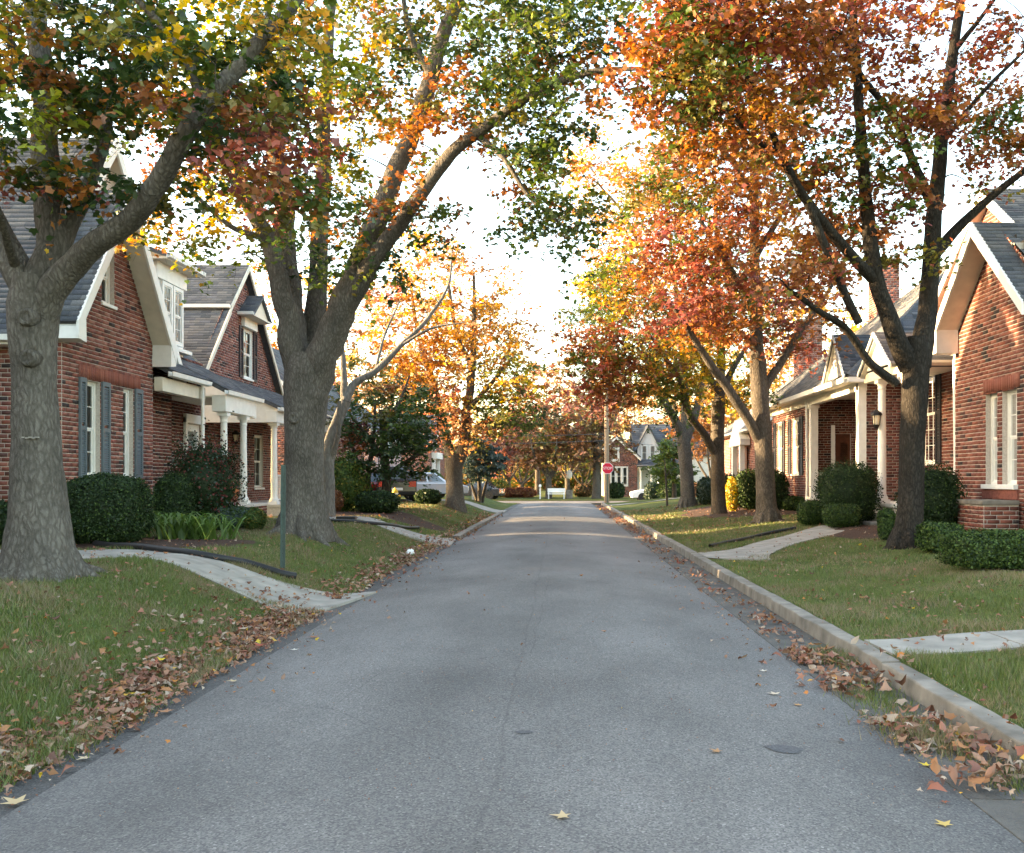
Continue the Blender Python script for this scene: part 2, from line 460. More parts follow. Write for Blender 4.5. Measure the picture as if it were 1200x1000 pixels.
DIA = (np.array([(0, -0.5, 0), (0.34, 0.02, -0.06), (0, 0.55, 0), (-0.34, 0.02, -0.06)]), np.array([(0, 1, 2), (0, 2, 3)]))
NEEDLE = (np.array([(0, -0.5, 0), (0.13, 0.0, 0.03), (0, 0.6, 0), (-0.13, 0.0, -0.03)]), np.array([(0, 1, 2), (0, 2, 3)]))

def norm(a): return a / (np.linalg.norm(a, axis=-1, keepdims=True) + 1e-9)

def leaf_geo(C, size, tmpl, nrm=None, tilt=0.6, tip=None, curl=None):
    """C centres (N,3); nrm mean normal (3,) or (N,3); returns V, F"""
    N = len(C); T, F = tmpl; k = len(T)
    size = np.broadcast_to(np.asarray(size, float), (N,))
    z = (np.array([0, 0, 1.0]) if nrm is None else np.asarray(nrm, float))
    z = norm(z + rng.normal(0, tilt, (N, 3)))
    t = rng.normal(0, 1, (N, 3)) if tip is None else np.asarray(tip) + rng.normal(0, 0.5, (N, 3))
    y = norm(t - z * (t * z).sum(1, keepdims=True)); x = np.cross(y, z)
    TT = np.broadcast_to(T, (N, k, 3)).copy()
    if curl is not None:
        c = rng.normal(0, curl, (N, 1)); TT[:, :, 2] += c * (TT[:, :, 0] ** 2) * 4 + rng.normal(0, curl, (N, 1)) * (TT[:, :, 1] ** 2) * 3
    TT = TT * size[:, None, None]
    V = C[:, None, :] + TT[:, :, 0:1] * x[:, None, :] + TT[:, :, 1:2] * y[:, None, :] + TT[:, :, 2:3] * z[:, None, :]
    FF = F[None] + (np.arange(N) * k)[:, None, None]
    return V.reshape(-1, 3), FF.reshape(-1, F.shape[1]), k

PAL = {
    'green': (0.075, 0.115, 0.022), 'dkgreen': (0.035, 0.07, 0.022), 'lime': (0.22, 0.24, 0.03), 'olive': (0.16, 0.14, 0.03),
    'yellow': (0.55, 0.36, 0.04), 'gold': (0.60, 0.33, 0.06), 'orange': (0.39, 0.15, 0.04), 'rust': (0.26, 0.10, 0.04),
    'red': (0.30, 0.08, 0.05), 'crimson': (0.27, 0.085, 0.075), 'pink': (0.52, 0.17, 0.12), 'peach': (0.62, 0.33, 0.14), 'brown': (0.16, 0.08, 0.04), 'maroon': (0.13, 0.035, 0.03),
    'yew': (0.018, 0.035, 0.013), 'boxwood': (0.05, 0.085, 0.022), 'hosta': (0.085, 0.15, 0.035), 'bluegreen': (0.06, 0.09, 0.075),
}
def pick_cols(n, palette):
    names = list(palette); p = np.array([palette[k] for k in names], float); p /= p.sum()
    A = np.array([PAL[k] for k in names])
    return A[rng.choice(len(names), n, p=p)]

# ------------------------------------------------------------------ the ground
def grid_mesh(name, xs, ys, fz, material, smooth=True):
    X, Y = np.meshgrid(xs, ys)
    Z = lawn_za(X, Y) if fz is lawn_z else np.array([[fz(x, y) for x in xs] for y in ys])
    V = np.stack([X, Y, Z], -1).reshape(-1, 3)
    nx, ny = len(xs), len(ys)
    i = np.arange(nx - 1)[None] + (np.arange(ny - 1) * nx)[:, None]
    F = np.stack([i, i + 1, i + nx + 1, i + nx], -1).reshape(-1, 4)
    o = bpy.data.objects.new(name, np_mesh(name, V, F, material=material, smooth=smooth))
    return struct(link(o))

grid_mesh('ground', np.array([-400.0, -60, 60, 400]), np.array([-60.0, 40, 140, 900]), lambda x, y: -0.25, 'turf')
ys = np.concatenate([np.arange(-8, 30, 0.5), np.arange(30, 66.6, 1.5), [66.5]])
grid_mesh('road', np.linspace(XL, XR, 21), ys, lambda x, y: road_z(x) * S((67.5 - y) / 6) + 0.012 * (1 - S((67.5 - y) / 6)) - (0.004 if x in (XL, XR) else 0), 'asphalt')
grid_mesh('cross_street', np.linspace(-60, 60, 25), np.linspace(66.5, 73, 6), lambda x, y: 0.012 + 0.07 * (1 - ((y - 69.75) / 3.25) ** 2), 'asphalt')
grid_mesh('verge', np.array([-3.5, -3.2, -3.0, -2.86, XL + 0.12]), ys, lambda x, y: -0.03 if x > -2.8 else (-0.012 if x > -3.3 else -0.05), 'old_asphalt')
lx = np.concatenate([-np.arange(3.05, 7, 0.25), -np.arange(7, 16, 1.0), [-20, -30, -60]])[::-1]
lys = np.concatenate([np.arange(-8, 30, 0.4), np.arange(30, 66.6, 1.5), [66.5]])
grid_mesh('lawn_left', lx, lys, lawn_z, 'turf')
rx = np.concatenate([[2.9], np.arange(2.96, 8.5, 0.3), np.arange(8.5, 16, 1.0), [20, 30, 60]])
grid_mesh('lawn_right', rx, lys, lawn_z, 'turf')
grid_mesh('far_lawn', np.linspace(-60, 60, 13), np.array([73.0, 78, 90, 110, 180]), lambda x, y: 0.07, 'turf')

# gutter and kerb on the right, kerb on the left beyond the walk
def gutter(name, x0, x1, y0, y1):
    root = MB(); root.box((x0, y0, -0.12), (x1, y1, -0.035)); r = struct(root.build(name, 'verge_dirt'))
    y = y0; k = 0
    while y < y1 - 0.1:
        L = min(3.0, y1 - y)
        m = MB()
        m.prism([(x0, y + 0.006, 0.0), (x1, y + 0.006, -0.015), (x1, y + L - 0.006, -0.015), (x0, y + L - 0.006, 0.0)], (0, 0, -0.05))
        o = m.build('slab', 'gutter_stone', r)
        y += L
gutter('gutter', XR + 0.004, 2.75, -4, 64)

def kerb(name, xf, sgn, y0, y1, h=0.145, wid=0.2, lowered=()):
    """xf: face towards the road, sgn: +1 kerb lies to the right of it"""
    base = MB(); base.box((xf + sgn * 0.06, y0, -0.15), (xf + sgn * (wid - 0.02), y1, 0.02)); r = struct(base.build(name, 'verge_dirt'))
    y = y0
    while y < y1 - 0.1:
        L = min(2.4 + random.uniform(-0.1, 0.1), y1 - y)
        jz = random.uniform(-0.008, 0.008); jx = random.uniform(-0.008, 0.008)
        hh = h + jz
        for a, b in lowered:
            if y + L / 2 > a and y + L / 2 < b: hh = 0.03
        prof = [(0, -0.06), (0.012, hh - 0.016), (0.015, hh - 0.008), (0.021, hh - 0.002), (0.03, hh), (wid, hh + 0.004), (wid, -0.06)]
        n = len(prof); vs, g = [], 0.006
        secs = np.linspace(y + g, y + L - g, 14)
        for q in secs:
            wob = 0.003 * math.sin(q * 5.1) + random.uniform(-0.005, 0.004)
            vs += [(xf + jx + sgn * (px_ + (wob if i in (1, 2, 3) else 0)), q, pz + (wob * 0.6 if i in (3, 4, 5) else 0)) for i, (px_, pz) in enumerate(prof)]
        fs = []
        for j in range(len(secs) - 1):
            for i in range(n - 1):
                f = (j * n + i, (j + 1) * n + i, (j + 1) * n + i + 1, j * n + i + 1)
                fs.append(f if sgn > 0 else f[::-1])
        fs += [tuple(range(n)), tuple((len(secs) - 1) * n + i for i in range(n - 1, -1, -1))]
        m = MB(); m.add(vs, fs); m.build('kerb_stone', 'kerb_concrete', r, smooth=False)
        y += L
kerb('kerb_right', 2.75, 1, -4, 64, h=0.13, wid=0.17)
kerb('kerb_left', -2.86, -1, 26.6, 47, h=0.1)

WALKS = []
def walkway(name, pts, wid, slab=1.5, flare=None, lift=0.022, material='concrete'):
    """pts: list of (x, y) centre line"""
    P = np.array(pts, float); WALKS.append((P, wid))
    seg = np.linalg.norm(np.diff(P, axis=0), axis=1); L = seg.sum(); cum = np.concatenate([[0], np.cumsum(seg)])
    def at(s):
        x = np.interp(s, cum, P[:, 0]); y = np.interp(s, cum, P[:, 1])
        x2 = np.interp(min(s + 0.05, L), cum, P[:, 0]); y2 = np.interp(min(s + 0.05, L), cum, P[:, 1])
        x1 = np.interp(max(s - 0.05, 0), cum, P[:, 0]); y1 = np.interp(max(s - 0.05, 0), cum, P[:, 1])
        t = np.array([x2 - x1, y2 - y1]); t /= np.linalg.norm(t) + 1e-9
        return np.array([x, y]), np.array([-t[1], t[0]])
    def strip(s0, s1, hw, top, bot, k=7):
        vs = []; m = MB()
        for s in np.linspace(s0, s1, k):
            c, nn = at(s)
            h = hw * (1 + (flare * max(0, 1 - s / 2.2) ** 2 if flare else 0))
            for q in (-h, 0, h):
                p = c + nn * q
                p[0] = max(p[0], 2.925) if pts[-1][0] > 0 else p[0]
                zz = lawn_z(p[0], p[1]) if p[0] > 2.9 else max(ground_z(p[0], p[1]), -0.01)
                vs.append((p[0], p[1], zz + top))
        nv = len(vs); vs += [(a, b, c_ - (top - bot)) for a, b, c_ in vs]
        fs = []
        for j in range(k - 1):
            for i in range(2):
                a = j * 3 + i; fs.append((a, a + 3, a + 4, a + 1)[::-1])
            for i in (0, 2):
                a = j * 3 + i; fs.append((a, a + 3, a + 3 + nv, a + nv) if i == 0 else (a, a + nv, a + 3 + nv, a + 3))
        fs.append((0, nv, nv + 1, nv + 2, 2, 1)); e = (k - 1) * 3
        fs.append((e, e + 1, e + 2, e + 2 + nv, e + 1 + nv, e + nv))
        m.add(vs, fs); return m
    r = struct(strip(0, L, wid / 2 - 0.03, lift - 0.035, lift - 0.12, 24).build(name, 'verge_dirt'))
    n = max(1, round(L / slab))
    for i in range(n):
        strip(L * i / n + 0.006, L * (i + 1) / n - 0.006, wid / 2, lift + random.uniform(-0.004, 0.004), lift - 0.1).build('slab', material, r)
walkway('front_walk', [(-2.95, 12.75), (-4.4, 13.0), (-6.0, 13.35), (-7.6, 13.7), (-12, 14.2)], 1.3, 1.45, flare=1.0)
walkway('entry_walk', [(-2.9, 25.6), (-4.5, 25.5), (-8.0, 26.9)], 1.4, 1.4, flare=1.3)
walkway('driveway', [(-2.9, 49.5), (-12, 49.5)], 3.0, 2.5, flare=0.2)
walkway('side_walk', [(2.96, 8.75), (5, 8.8), (9, 8.9)], 0.78, 1.3)
walkway('porch_walk', [(2.94, 18.7), (3.5, 19.4), (4.6, 20.6), (7.3, 24.0)], 1.3, 1.3, flare=1.1)
walkway('corner_walk', [(2.96, 57), (12, 59.5)], 1.0, 2.0)

BEDS = [((-7.2, 16.2), (2.0, 1.45)), ((-6.4, 29.8), (2.9, 2.1)), ((8.0, 21.4), (2.0, 2.6)), ((8.4, 13.7), (2.4, 2.4)), ((7.3, 37), (2.6, 6.5))]
def in_walk(x, y, pad=0.03):
    r = np.zeros(np.shape(x), bool)
    for P, wd in WALKS:
        for a, b in zip(P[:-1], P[1:]):
            ab = b - a; t = np.clip(((x - a[0]) * ab[0] + (y - a[1]) * ab[1]) / ab.dot(ab), 0, 1)
            r |= np.hypot(x - a[0] - ab[0] * t, y - a[1] - ab[1] * t) < wd / 2 + pad
    return r
def in_bed(x, y):
    r = np.zeros(np.shape(x), bool)
    for (cx, cy), (rx_, ry_) in BEDS: r |= ((x - cx) / rx_) ** 2 + ((y - cy) / ry_) ** 2 < 1
    return r

for (cx, cy), (rx_, ry_) in BEDS:        # mulch beds, laid over the lawn
    m = MB(); N = 36; vs = [(cx, cy, lawn_z(cx, cy) + 0.035)]
    for ring in (0.25, 0.5, 0.75, 0.97):
        for k in range(N):
            a = 2 * math.pi * k / N; r = ring * (1 + 0.03 * math.sin(3 * a + cx))
            x, y = cx + rx_ * r * math.cos(a), cy + ry_ * r * math.sin(a)
            if abs(x) < 3.1: x = math.copysign(3.1, x)
            vs.append((x, y, lawn_z(x, y) + (0.03 + 0.02 * math.sin(9 * a + 7 * ring) if ring < 0.9 else -0.005)))
    fs = [(0, 1 + k, 1 + (k + 1) % N) for k in range(N)]
    for j in range(3):
        for k in range(N):
            fs.append((1 + j * N + k, 1 + (j + 1) * N + k, 1 + (j + 1) * N + (k + 1) % N, 1 + j * N + (k + 1) % N))
    m.add(vs, fs); struct(m.build('mulch_bed', 'mulch', smooth=True))

# ------------------------------------------------------------------ grass
def grass():
    pts = []
    def field(x0, x1, y0, y1, dens, h, wd):
        n = int((x1 - x0) * (y1 - y0) * dens)
        x = rng.uniform(x0, x1, n); y = rng.uniform(y0, y1, n)
        vis = ((x / y * FX + VPX) > -260) & ((x / y * FX + VPX) < 1460)
        x, y = x[vis], y[vis]
        keep = ~(in_walk(x, y, 0.0) | in_bed(x, y))
        x, y = x[keep], y[keep]
        pts.append((x, y, np.full(len(x), h), np.full(len(x), wd)))
    field(-4.2, -3.05, 4.5, 9, 5200, 0.075, 0.007)
    field(-9, -4.2, 4.5, 12.6, 2300, 0.06, 0.008)
    field(-5.2, -3.05, 9, 15, 3000, 0.06, 0.008)
    field(-9, -3.1, 12, 26, 800, 0.06, 0.013)
    field(-9, -3.0, 26, 46, 200, 0.06, 0.024)
    field(2.925, 4.6, 4.8, 9, 4900, 0.075, 0.007)
    field(4.6, 8, 5, 8.5, 1500, 0.06, 0.009)
    field(2.925, 9, 8.5, 15, 1900, 0.06, 0.009)
    field(2.925, 9, 15, 27, 650, 0.06, 0.014)
    field(2.96, 9, 27, 48, 170, 0.06, 0.026)
    x = np.concatenate([p[0] for p in pts]); y = np.concatenate([p[1] for p in pts]); h = np.concatenate([p[2] for p in pts]); wd = np.concatenate([p[3] for p in pts])
    # tufts growing in the gutter
    for cx, cy, n, sx, sy in ((2.45, 7.3, 1100, 0.13, 0.30), (2.42, 6.15, 1000, 0.14, 0.25), (2.6, 8.9, 700, 0.13, 0.22), (-3.12, 6.0, 500, 0.08, 0.25), (-3.1, 6.9, 500, 0.06, 0.2), (-3.15, 8.2, 350, 0.06, 0.3), (2.55, 5.3, 300, 0.1, 0.15), (3.9, 16.9, 250, 0.12, 0.15), (3.4, 16.9, 250, 0.1, 0.12)):
        x = np.concatenate([x, rng.normal(cx, sx, n)]); y = np.concatenate([y, rng.normal(cy, sy, n)])
        h = np.concatenate([h, np.full(n, 0.085)]); wd = np.concatenate([wd, np.full(n, 0.007)])
    N = len(x)
    z = np.maximum(ground_za(x, y), -0.02)
    pn = np.sin(1.9 * x + 0.7 * y) + np.sin(2.7 * y - 1.3 * x + 1) + 0.8 * np.sin(5.1 * x + 3.7 * y) + 0.6 * np.sin(9.1 * y - 7 * x)
    dry = 1 / (1 + np.exp(-(pn - 0.2) * 1.8)) * 0.85
    green = np.array([0.09, 0.13, 0.03]); green2 = np.array([0.14, 0.165, 0.04]); straw = np.array([0.24, 0.185, 0.10])
    u = rng.random((N, 1))
    c = green * u + green2 * (1 - u)
    isd = (rng.random(N) < dry * 0.85 + 0.06)[:, None]
    c = np.where(isd, straw * rng.uniform(0.6, 1.1, (N, 1)), c * rng.uniform(0.65, 1.2, (N, 1)))
    a = rng.uniform(0, 2 * np.pi, N); h = h * rng.uniform(0.45, 1.25, N) * (1 + 0.35 * np.sin(3.3 * x + 2.1 * y))
    lean = rng.uniform(0.1, 0.9, N) * h; b = rng.uniform(0, 2 * np.pi, N)
    base = np.stack([x, y, z - 0.008], 1)
    dx = np.stack([np.cos(a), np.sin(a), 0 * a], 1) * (wd / 2)[:, None]
    tip = base + np.stack([np.cos(b) * lean, np.sin(b) * lean, h], 1)
    V = np.stack([base - dx, base + dx, tip], 1).reshape(-1, 3)
    F = np.arange(3 * N).reshape(-1, 3)
    o = bpy.data.objects.new('grass', np_mesh('grass', V, F, np.repeat(c, 3, 0), 'grass_blade'))
    link(o); tag(o, 'short autumn lawn grass with dry straw patches on both sides of the street', 'grass', kind='stuff')
grass()

# ------------------------------------------------------------------ houses
class Plane:
    """a wall plane: axis 'x' (faces the street; s runs along y) or 'y' (faces the viewer; s runs along x)"""
    def __init__(s, axis, val, n): s.axis, s.val, s.n = axis, val, n
    def p(s, a, z, off=0.0):
        return (s.val + s.n * off, a, z) if s.axis == 'x' else (a, s.val + s.n * off, z)
    def box(s, mb, a0, a1, z0, z1, o0, o1):
        return mb.box(s.p(a0, z0, o0), s.p(a1, z1, o1))

BRICK_COL = np.array([(0.185, 0.07, 0.052), (0.215, 0.08, 0.058), (0.155, 0.062, 0.05), (0.235, 0.097, 0.072), (0.20, 0.083, 0.066), (0.135, 0.058, 0.047), (0.24, 0.115, 0.09), (0.175, 0.067, 0.052), (0.085, 0.045, 0.04), (0.045, 0.036, 0.036), (0.205, 0.076, 0.06), (0.27, 0.13, 0.10)])
SHIN_COL = np.array([(0.075, 0.082, 0.095), (0.095, 0.10, 0.115), (0.06, 0.066, 0.076), (0.11, 0.115, 0.125), (0.085, 0.09, 0.10), (0.13, 0.13, 0.135), (0.07, 0.075, 0.09), (0.10, 0.10, 0.105)])
BOXF = np.array([(0, 3, 2, 1), (4, 5, 6, 7), (0, 1, 5, 4), (1, 2, 6, 5), (2, 3, 7, 6), (3, 0, 4, 7)])

def onscreen(p):
    if p[1] < 1: return False
    x = p[0] / p[1] * FX + VPX; y = VPY - (p[2] - EYE) / p[1] * FX
    return -10 < x < 1210 and -10 < y < 1010

def intervals(outer, holes, z):
    xs = []
    n = len(outer)
    for i in range(n):
        (a, za), (b, zb) = outer[i], outer[(i + 1) % n]
        if (za > z) != (zb > z): xs.append(a + (b - a) * (z - za) / (zb - za))
    xs.sort()
    iv = [(xs[i], xs[i + 1]) for i in range(0, len(xs) - 1, 2)]
    for a0, z0, a1, z1 in holes:
        if z0 - 0.02 < z < z1 + 0.02:
            out = []
            for p, q in iv:
                if a1 <= p or a0 >= q: out.append((p, q)); continue
                if a0 > p: out.append((p, a0))
                if a1 < q: out.append((a1, q))
            iv = out
    return [(p, q) for p, q in iv if q - p > 0.03]

def wall(house, pl, outer, holes=(), bricks=True, singles=0, tint=(1, 1, 1), reveal=0.12, material='mortar', name='wall', bx=(0.25, 0.086)):
    """outer: [(s, z)...]; holes: [(s0, z0, s1, z1)...]; real bricks in running bond, cut at the openings"""
    loops = [[Vector((a, z, 0)) for a, z in outer]] + [[Vector(q) for q in ((a0, z0, 0), (a0, z1, 0), (a1, z1, 0), (a1, z0, 0))] for a0, z0, a1, z1 in holes]
    flat = [p for L in loops for p in L]
    tris = tessellate_polygon(loops)
    m = MB(); m.add([pl.p(p.x, p.y) for p in flat], [tuple(t) for t in tris])
    for a0, z0, a1, z1 in holes:
        for q in (((a0, z0), (a0, z1)), ((a1, z0), (a1, z1)), ((a0, z0), (a1, z0)), ((a0, z1), (a1, z1))):
            m.quad(pl.p(*q[0]), pl.p(*q[1]), pl.p(*q[1], -reveal), pl.p(*q[0], -reveal))
    wo = m.build(name, material, house)
    if not bricks: return wo
    L, H = bx; mj = 0.015
    zmin = min(z for _, z in outer); zmax = max(z for _, z in outer)
    rows = []
    k = 0; z = zmin
    while z < zmax:
        zc = z + H / 2
        for p, q in intervals(outer, holes, zc):
            off = (L / 2 if k % 2 else 0)
            if k % 6 == 5: off = L / 4
            i0 = math.floor((p - off) / L)
            a = i0 * L + off
            while a < q:
                b0, b1 = max(a, p) + mj / 2, min(a + L, q) - mj / 2
                if b1 - b0 > 0.03: rows.append((b0, b1, z + mj / 2, z + H - mj / 2))
                a += L
        z += H; k += 1
    A = np.array(rows)
    N = len(A)
    prot = rng.uniform(0.006, 0.013, N)
    ci = rng.choice(12, N, p=[.12, .11, .1, .1, .1, .11, .08, .09, .06, .05, .05, .03])
    full = (A[:, 1] - A[:, 0]) > L - mj - 1e-3
    single = np.zeros(N, bool)
    if singles:
        cen = np.array([pl.p((a + b) / 2, (c + d) / 2) for a, b, c, d in A])
        vis = np.array([onscreen(c) for c in cen])
        dist = np.linalg.norm(cen - np.array([0, 0, EYE]), axis=1)
        idx = [i for i in np.argsort(dist) if vis[i] and full[i]][:singles]
        single[idx] = True
        meshes = []
        for c in range(12):
            mb = MB(); hl, hh = (L - mj) / 2, (H - mj) / 2
            v0, v1 = Vector(pl.p(-hl, -hh, -0.012)) - Vector(pl.p(0, 0)), Vector(pl.p(hl, hh, 0.010)) - Vector(pl.p(0, 0))
            mb.box(v0, v1)
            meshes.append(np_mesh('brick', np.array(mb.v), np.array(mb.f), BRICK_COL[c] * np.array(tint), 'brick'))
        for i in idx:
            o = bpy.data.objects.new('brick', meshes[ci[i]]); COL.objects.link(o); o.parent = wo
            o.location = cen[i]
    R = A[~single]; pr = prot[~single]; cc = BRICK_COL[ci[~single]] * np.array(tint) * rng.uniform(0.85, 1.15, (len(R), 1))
    if len(R):
        M = len(R)
        s0, s1, z0, z1 = R.T
        o0 = np.full(M, -0.012); o1 = pr
        def c8(s, z_, o): 
            return np.stack([pl.val + pl.n * o, s, z_], 1) if pl.axis == 'x' else np.stack([s, pl.val + pl.n * o, z_], 1)
        V = np.stack([c8(s0, z0, o0), c8(s1, z0, o0), c8(s1, z1, o0), c8(s0, z1, o0), c8(s0, z0, o1), c8(s1, z0, o1), c8(s1, z1, o1), c8(s0, z1, o1)], 1).reshape(-1, 3)
        F = (BOXF[1:][None] + (np.arange(M) * 8)[:, None, None]).reshape(-1, 4)
        o = bpy.data.objects.new('brickwork', np_mesh('brickwork', V, F, np.repeat(cc, 8, 0), 'brick'))
        link(o, wo); o['kind'] = 'stuff'
    return wo

def slope(house, e0, e1, r1, r0, singles=0, thick=0.1, name='roof', shingles=True, parent=None, tint=1.0, tab=(0.33, 0.14)):
    """roof slope: eave e0-e1, ridge r0-r1 (corners e0,e1,r1,r0)"""
    e0, e1, r0, r1 = (np.array(q, float) for q in (e0, e1, r0, r1))
    n = np.cross(e1 - e0, (r0 + r1) / 2 - e0); n /= np.linalg.norm(n)
    if n[2] < 0: n = -n
    m = MB(); poly = [tuple(e0), tuple(e1)] + ([tuple(r1), tuple(r0)] if np.linalg.norm(r1 - r0) > 0.02 else [tuple(r0)])
    m.prism(poly, tuple(-n * thick))
    ro = m.build(name, 'roof_felt', parent or house)
    if not shingles: return ro
    u = (e1 - e0) / np.linalg.norm(e1 - e0)
    up = np.cross(n, u); 
    if up[2] < 0: up = -up
    H = (r0 - e0).dot(up)
    def span(v):
        t = v / H
        a = (1 - t) * 0 + t * (r0 - e0).dot(u); b = (1 - t) * (e1 - e0).dot(u) + t * (r1 - e0).dot(u)
        return min(a, b), max(a, b)
    tw, ex = tab; rows = []
    k = 0; v = -0.03
    while v < H:
        a, b = span(min(max(v + ex / 2, 0), H)); off = (k * 0.137) % tw
        x = a - off
        while x < b:
            x0, x1 = max(x, a) + 0.004, min(x + tw, b) - 0.004
            if x1 - x0 > 0.02: rows.append((x0, x1, v + random.uniform(-0.004, 0.004), min(v + ex + 0.02, H + 0.01)))
            x += tw
        v += ex; k += 1
    A = np.array(rows); N = len(A)
    ci = rng.integers(0, 8, N)
    full = ((A[:, 1] - A[:, 0]) > tw - 0.009) & ((A[:, 3] - A[:, 2]) > ex)
    def tabv(x0, x1, v0, v1):
        o = lambda x, v_, h: e0 + np.outer(x, u) + np.outer(v_, up) + np.outer(h, n)
        z = np.zeros(len(x0))
        return np.stack([o(x0, v0, z + 0.004), o(x1, v0, z + 0.004), o(x1, v0, z + 0.020), o(x0, v0, z + 0.020), o(x1, v1, z + 0.006), o(x0, v1, z + 0.006)], 1)
    TF = np.array([(3, 2, 4, 5), (0, 1, 2, 3)])
    cen = e0 + np.outer((A[:, 0] + A[:, 1]) / 2, u) + np.outer(A[:, 2], up)
    single = np.zeros(N, bool)
    if singles:
        vis = np.array([onscreen(c) for c in cen]); dist = np.linalg.norm(cen - np.array([0, 0, EYE]), axis=1)
        idx = [i for i in np.argsort(dist) if vis[i] and full[i]][:singles]; single[idx] = True
        base = tabv(np.array([-tw / 2 + 0.004]), np.array([tw / 2 - 0.004]), np.array([0.0]), np.array([ex + 0.02]))[0] - e0
        ms = [np_mesh('shingle', base, TF, SHIN_COL[c] * tint, 'shingle') for c in range(8)]
        for i in idx:
            o = bpy.data.objects.new('shingle', ms[ci[i]]); COL.objects.link(o); o.parent = ro; o.location = cen[i]
    B = A[~single]
    if len(B):
        V = tabv(*B.T).reshape(-1, 3); F = (TF[None] + (np.arange(len(B)) * 6)[:, None, None]).reshape(-1, 4)
        c = SHIN_COL[ci[~single]] * tint * rng.uniform(0.85, 1.15, (len(B), 1))
        o = bpy.data.objects.new('shingles', np_mesh('shingles', V, F, np.repeat(c, 6, 0), 'shingle')); link(o, ro); o['kind'] = 'stuff'
    return ro

def plain_slope(house, e0, e1, r1, r0): return slope(house, e0, e1, r1, r0, shingles=False)

def window(house, pl, s0, s1, z0, z1, cols=2, rows=2, recess=0.09, sill=True, double=True, curtain=True, trim='white_paint', casing=0.05):
    c = casing
    m = MB()
    for a, b, p, q in ((s0, s0 + c, z0, z1), (s1 - c, s1, z0, z1), (s0 + c, s1 - c, z1 - c, z1), (s0 + c, s1 - c, z0, z0 + c)):
        pl.box(m, a, b, p, q, -recess - 0.05, -recess + 0.03)
    wo = m.build('window', trim, house)
    zm = (z0 + z1) / 2
    halves = ((z0 + c, zm, 0.0), (zm, z1 - c, 0.018)) if double else ((z0 + c, z1 - c, 0.0),)
    for p, q, o in halves:
        sm = MB(); f = 0.035; a, b = s0 + c, s1 - c
        for aa, bb, pp, qq in ((a, a + f, p, q), (b - f, b, p, q), (a + f, b - f, p, p + f), (a + f, b - f, q - f, q)):
            pl.box(sm, aa, bb, pp, qq, -recess - 0.045 + o, -recess - 0.012 + o)
        for i in range(1, cols):
            x = a + (b - a) * i / cols; pl.box(sm, x - 0.009, x + 0.009, p + f, q - f, -recess - 0.035 + o, -recess - 0.018 + o)
        for i in range(1, rows):
            y = p + (q - p) * i / rows; pl.box(sm, a + f, b - f, y - 0.009, y + 0.009, -recess - 0.034 + o, -recess - 0.019 + o)
        sm.build('sash', trim, wo)
        gm = MB(); gm.quad(pl.p(a + f, p + f, -recess - 0.028 + o), pl.p(b - f, p + f, -recess - 0.028 + o), pl.p(b - f, q - f, -recess - 0.028 + o), pl.p(a + f, q - f, -recess - 0.028 + o))
        gm.build('pane', 'glass', wo)
    if sill:
        m = MB(); pl.box(m, s0 - 0.05, s1 + 0.05, z0 - 0.07, z0 - 0.002, -recess - 0.03, 0.05); m.build('sill', trim, wo, bevel=0.006)
    if curtain:
        vs, fs = [], []; n = 28
        for side in (0, 1):
            k0 = len(vs)
            for i in range(n // 2):
                t = i / (n // 2 - 1); wid = (s1 - s0) * 0.42
                a = (s0 + t * wid) if side == 0 else (s1 - t * wid)
                o = -recess - 0.16 + 0.03 * math.sin(i * 1.7)
                vs += [pl.p(a, z0, o), pl.p(a, z1, o)]
            fs += [(k0 + 2 * i, k0 + 2 * i + 2, k0 + 2 * i + 3, k0 + 2 * i + 1) for i in range(n // 2 - 1)]
        m = MB(); m.add(vs, fs); m.build('curtain', 'curtain', wo)
    m = MB(); pl.box(m, s0 - 0.2, s1 + 0.2, z0 - 0.1, z1 + 0.1, -recess - 0.9, -recess - 0.85); m.build('dark_backing', 'dark_backing', wo)  # dark sheet in place of the unlit room behind the glass
    return wo

def shutter(house, pl, s0, s1, z0, z1, material='shutter_paint'):
    m = MB(); f = min(0.06, (s1 - s0) * 0.22)
    for a, b, p, q in ((s0, s0 + f, z0, z1), (s1 - f, s1, z0, z1), (s0 + f, s1 - f, z0, z0 + 0.09), (s0 + f, s1 - f, z1 - 0.09, z1), (s0 + f, s1 - f, (z0 + z1) / 2 - 0.04, (z0 + z1) / 2 + 0.04)):
        pl.box(m, a, b, p, q, 0.013, 0.055)
    so = m.build('shutter', material, house)
    sl = MB(); z = z0 + 0.1
    while z < z1 - 0.11:
        if abs(z - (z0 + z1) / 2) > 0.07:
            sl.add([pl.p(s0 + f, z, 0.045), pl.p(s1 - f, z, 0.045), pl.p(s1 - f, z + 0.04, 0.02), pl.p(s0 + f, z + 0.04, 0.02)], [(0, 1, 2, 3)])
        z += 0.045
    o = sl.build('slats', material, so); o['kind'] = 'stuff'

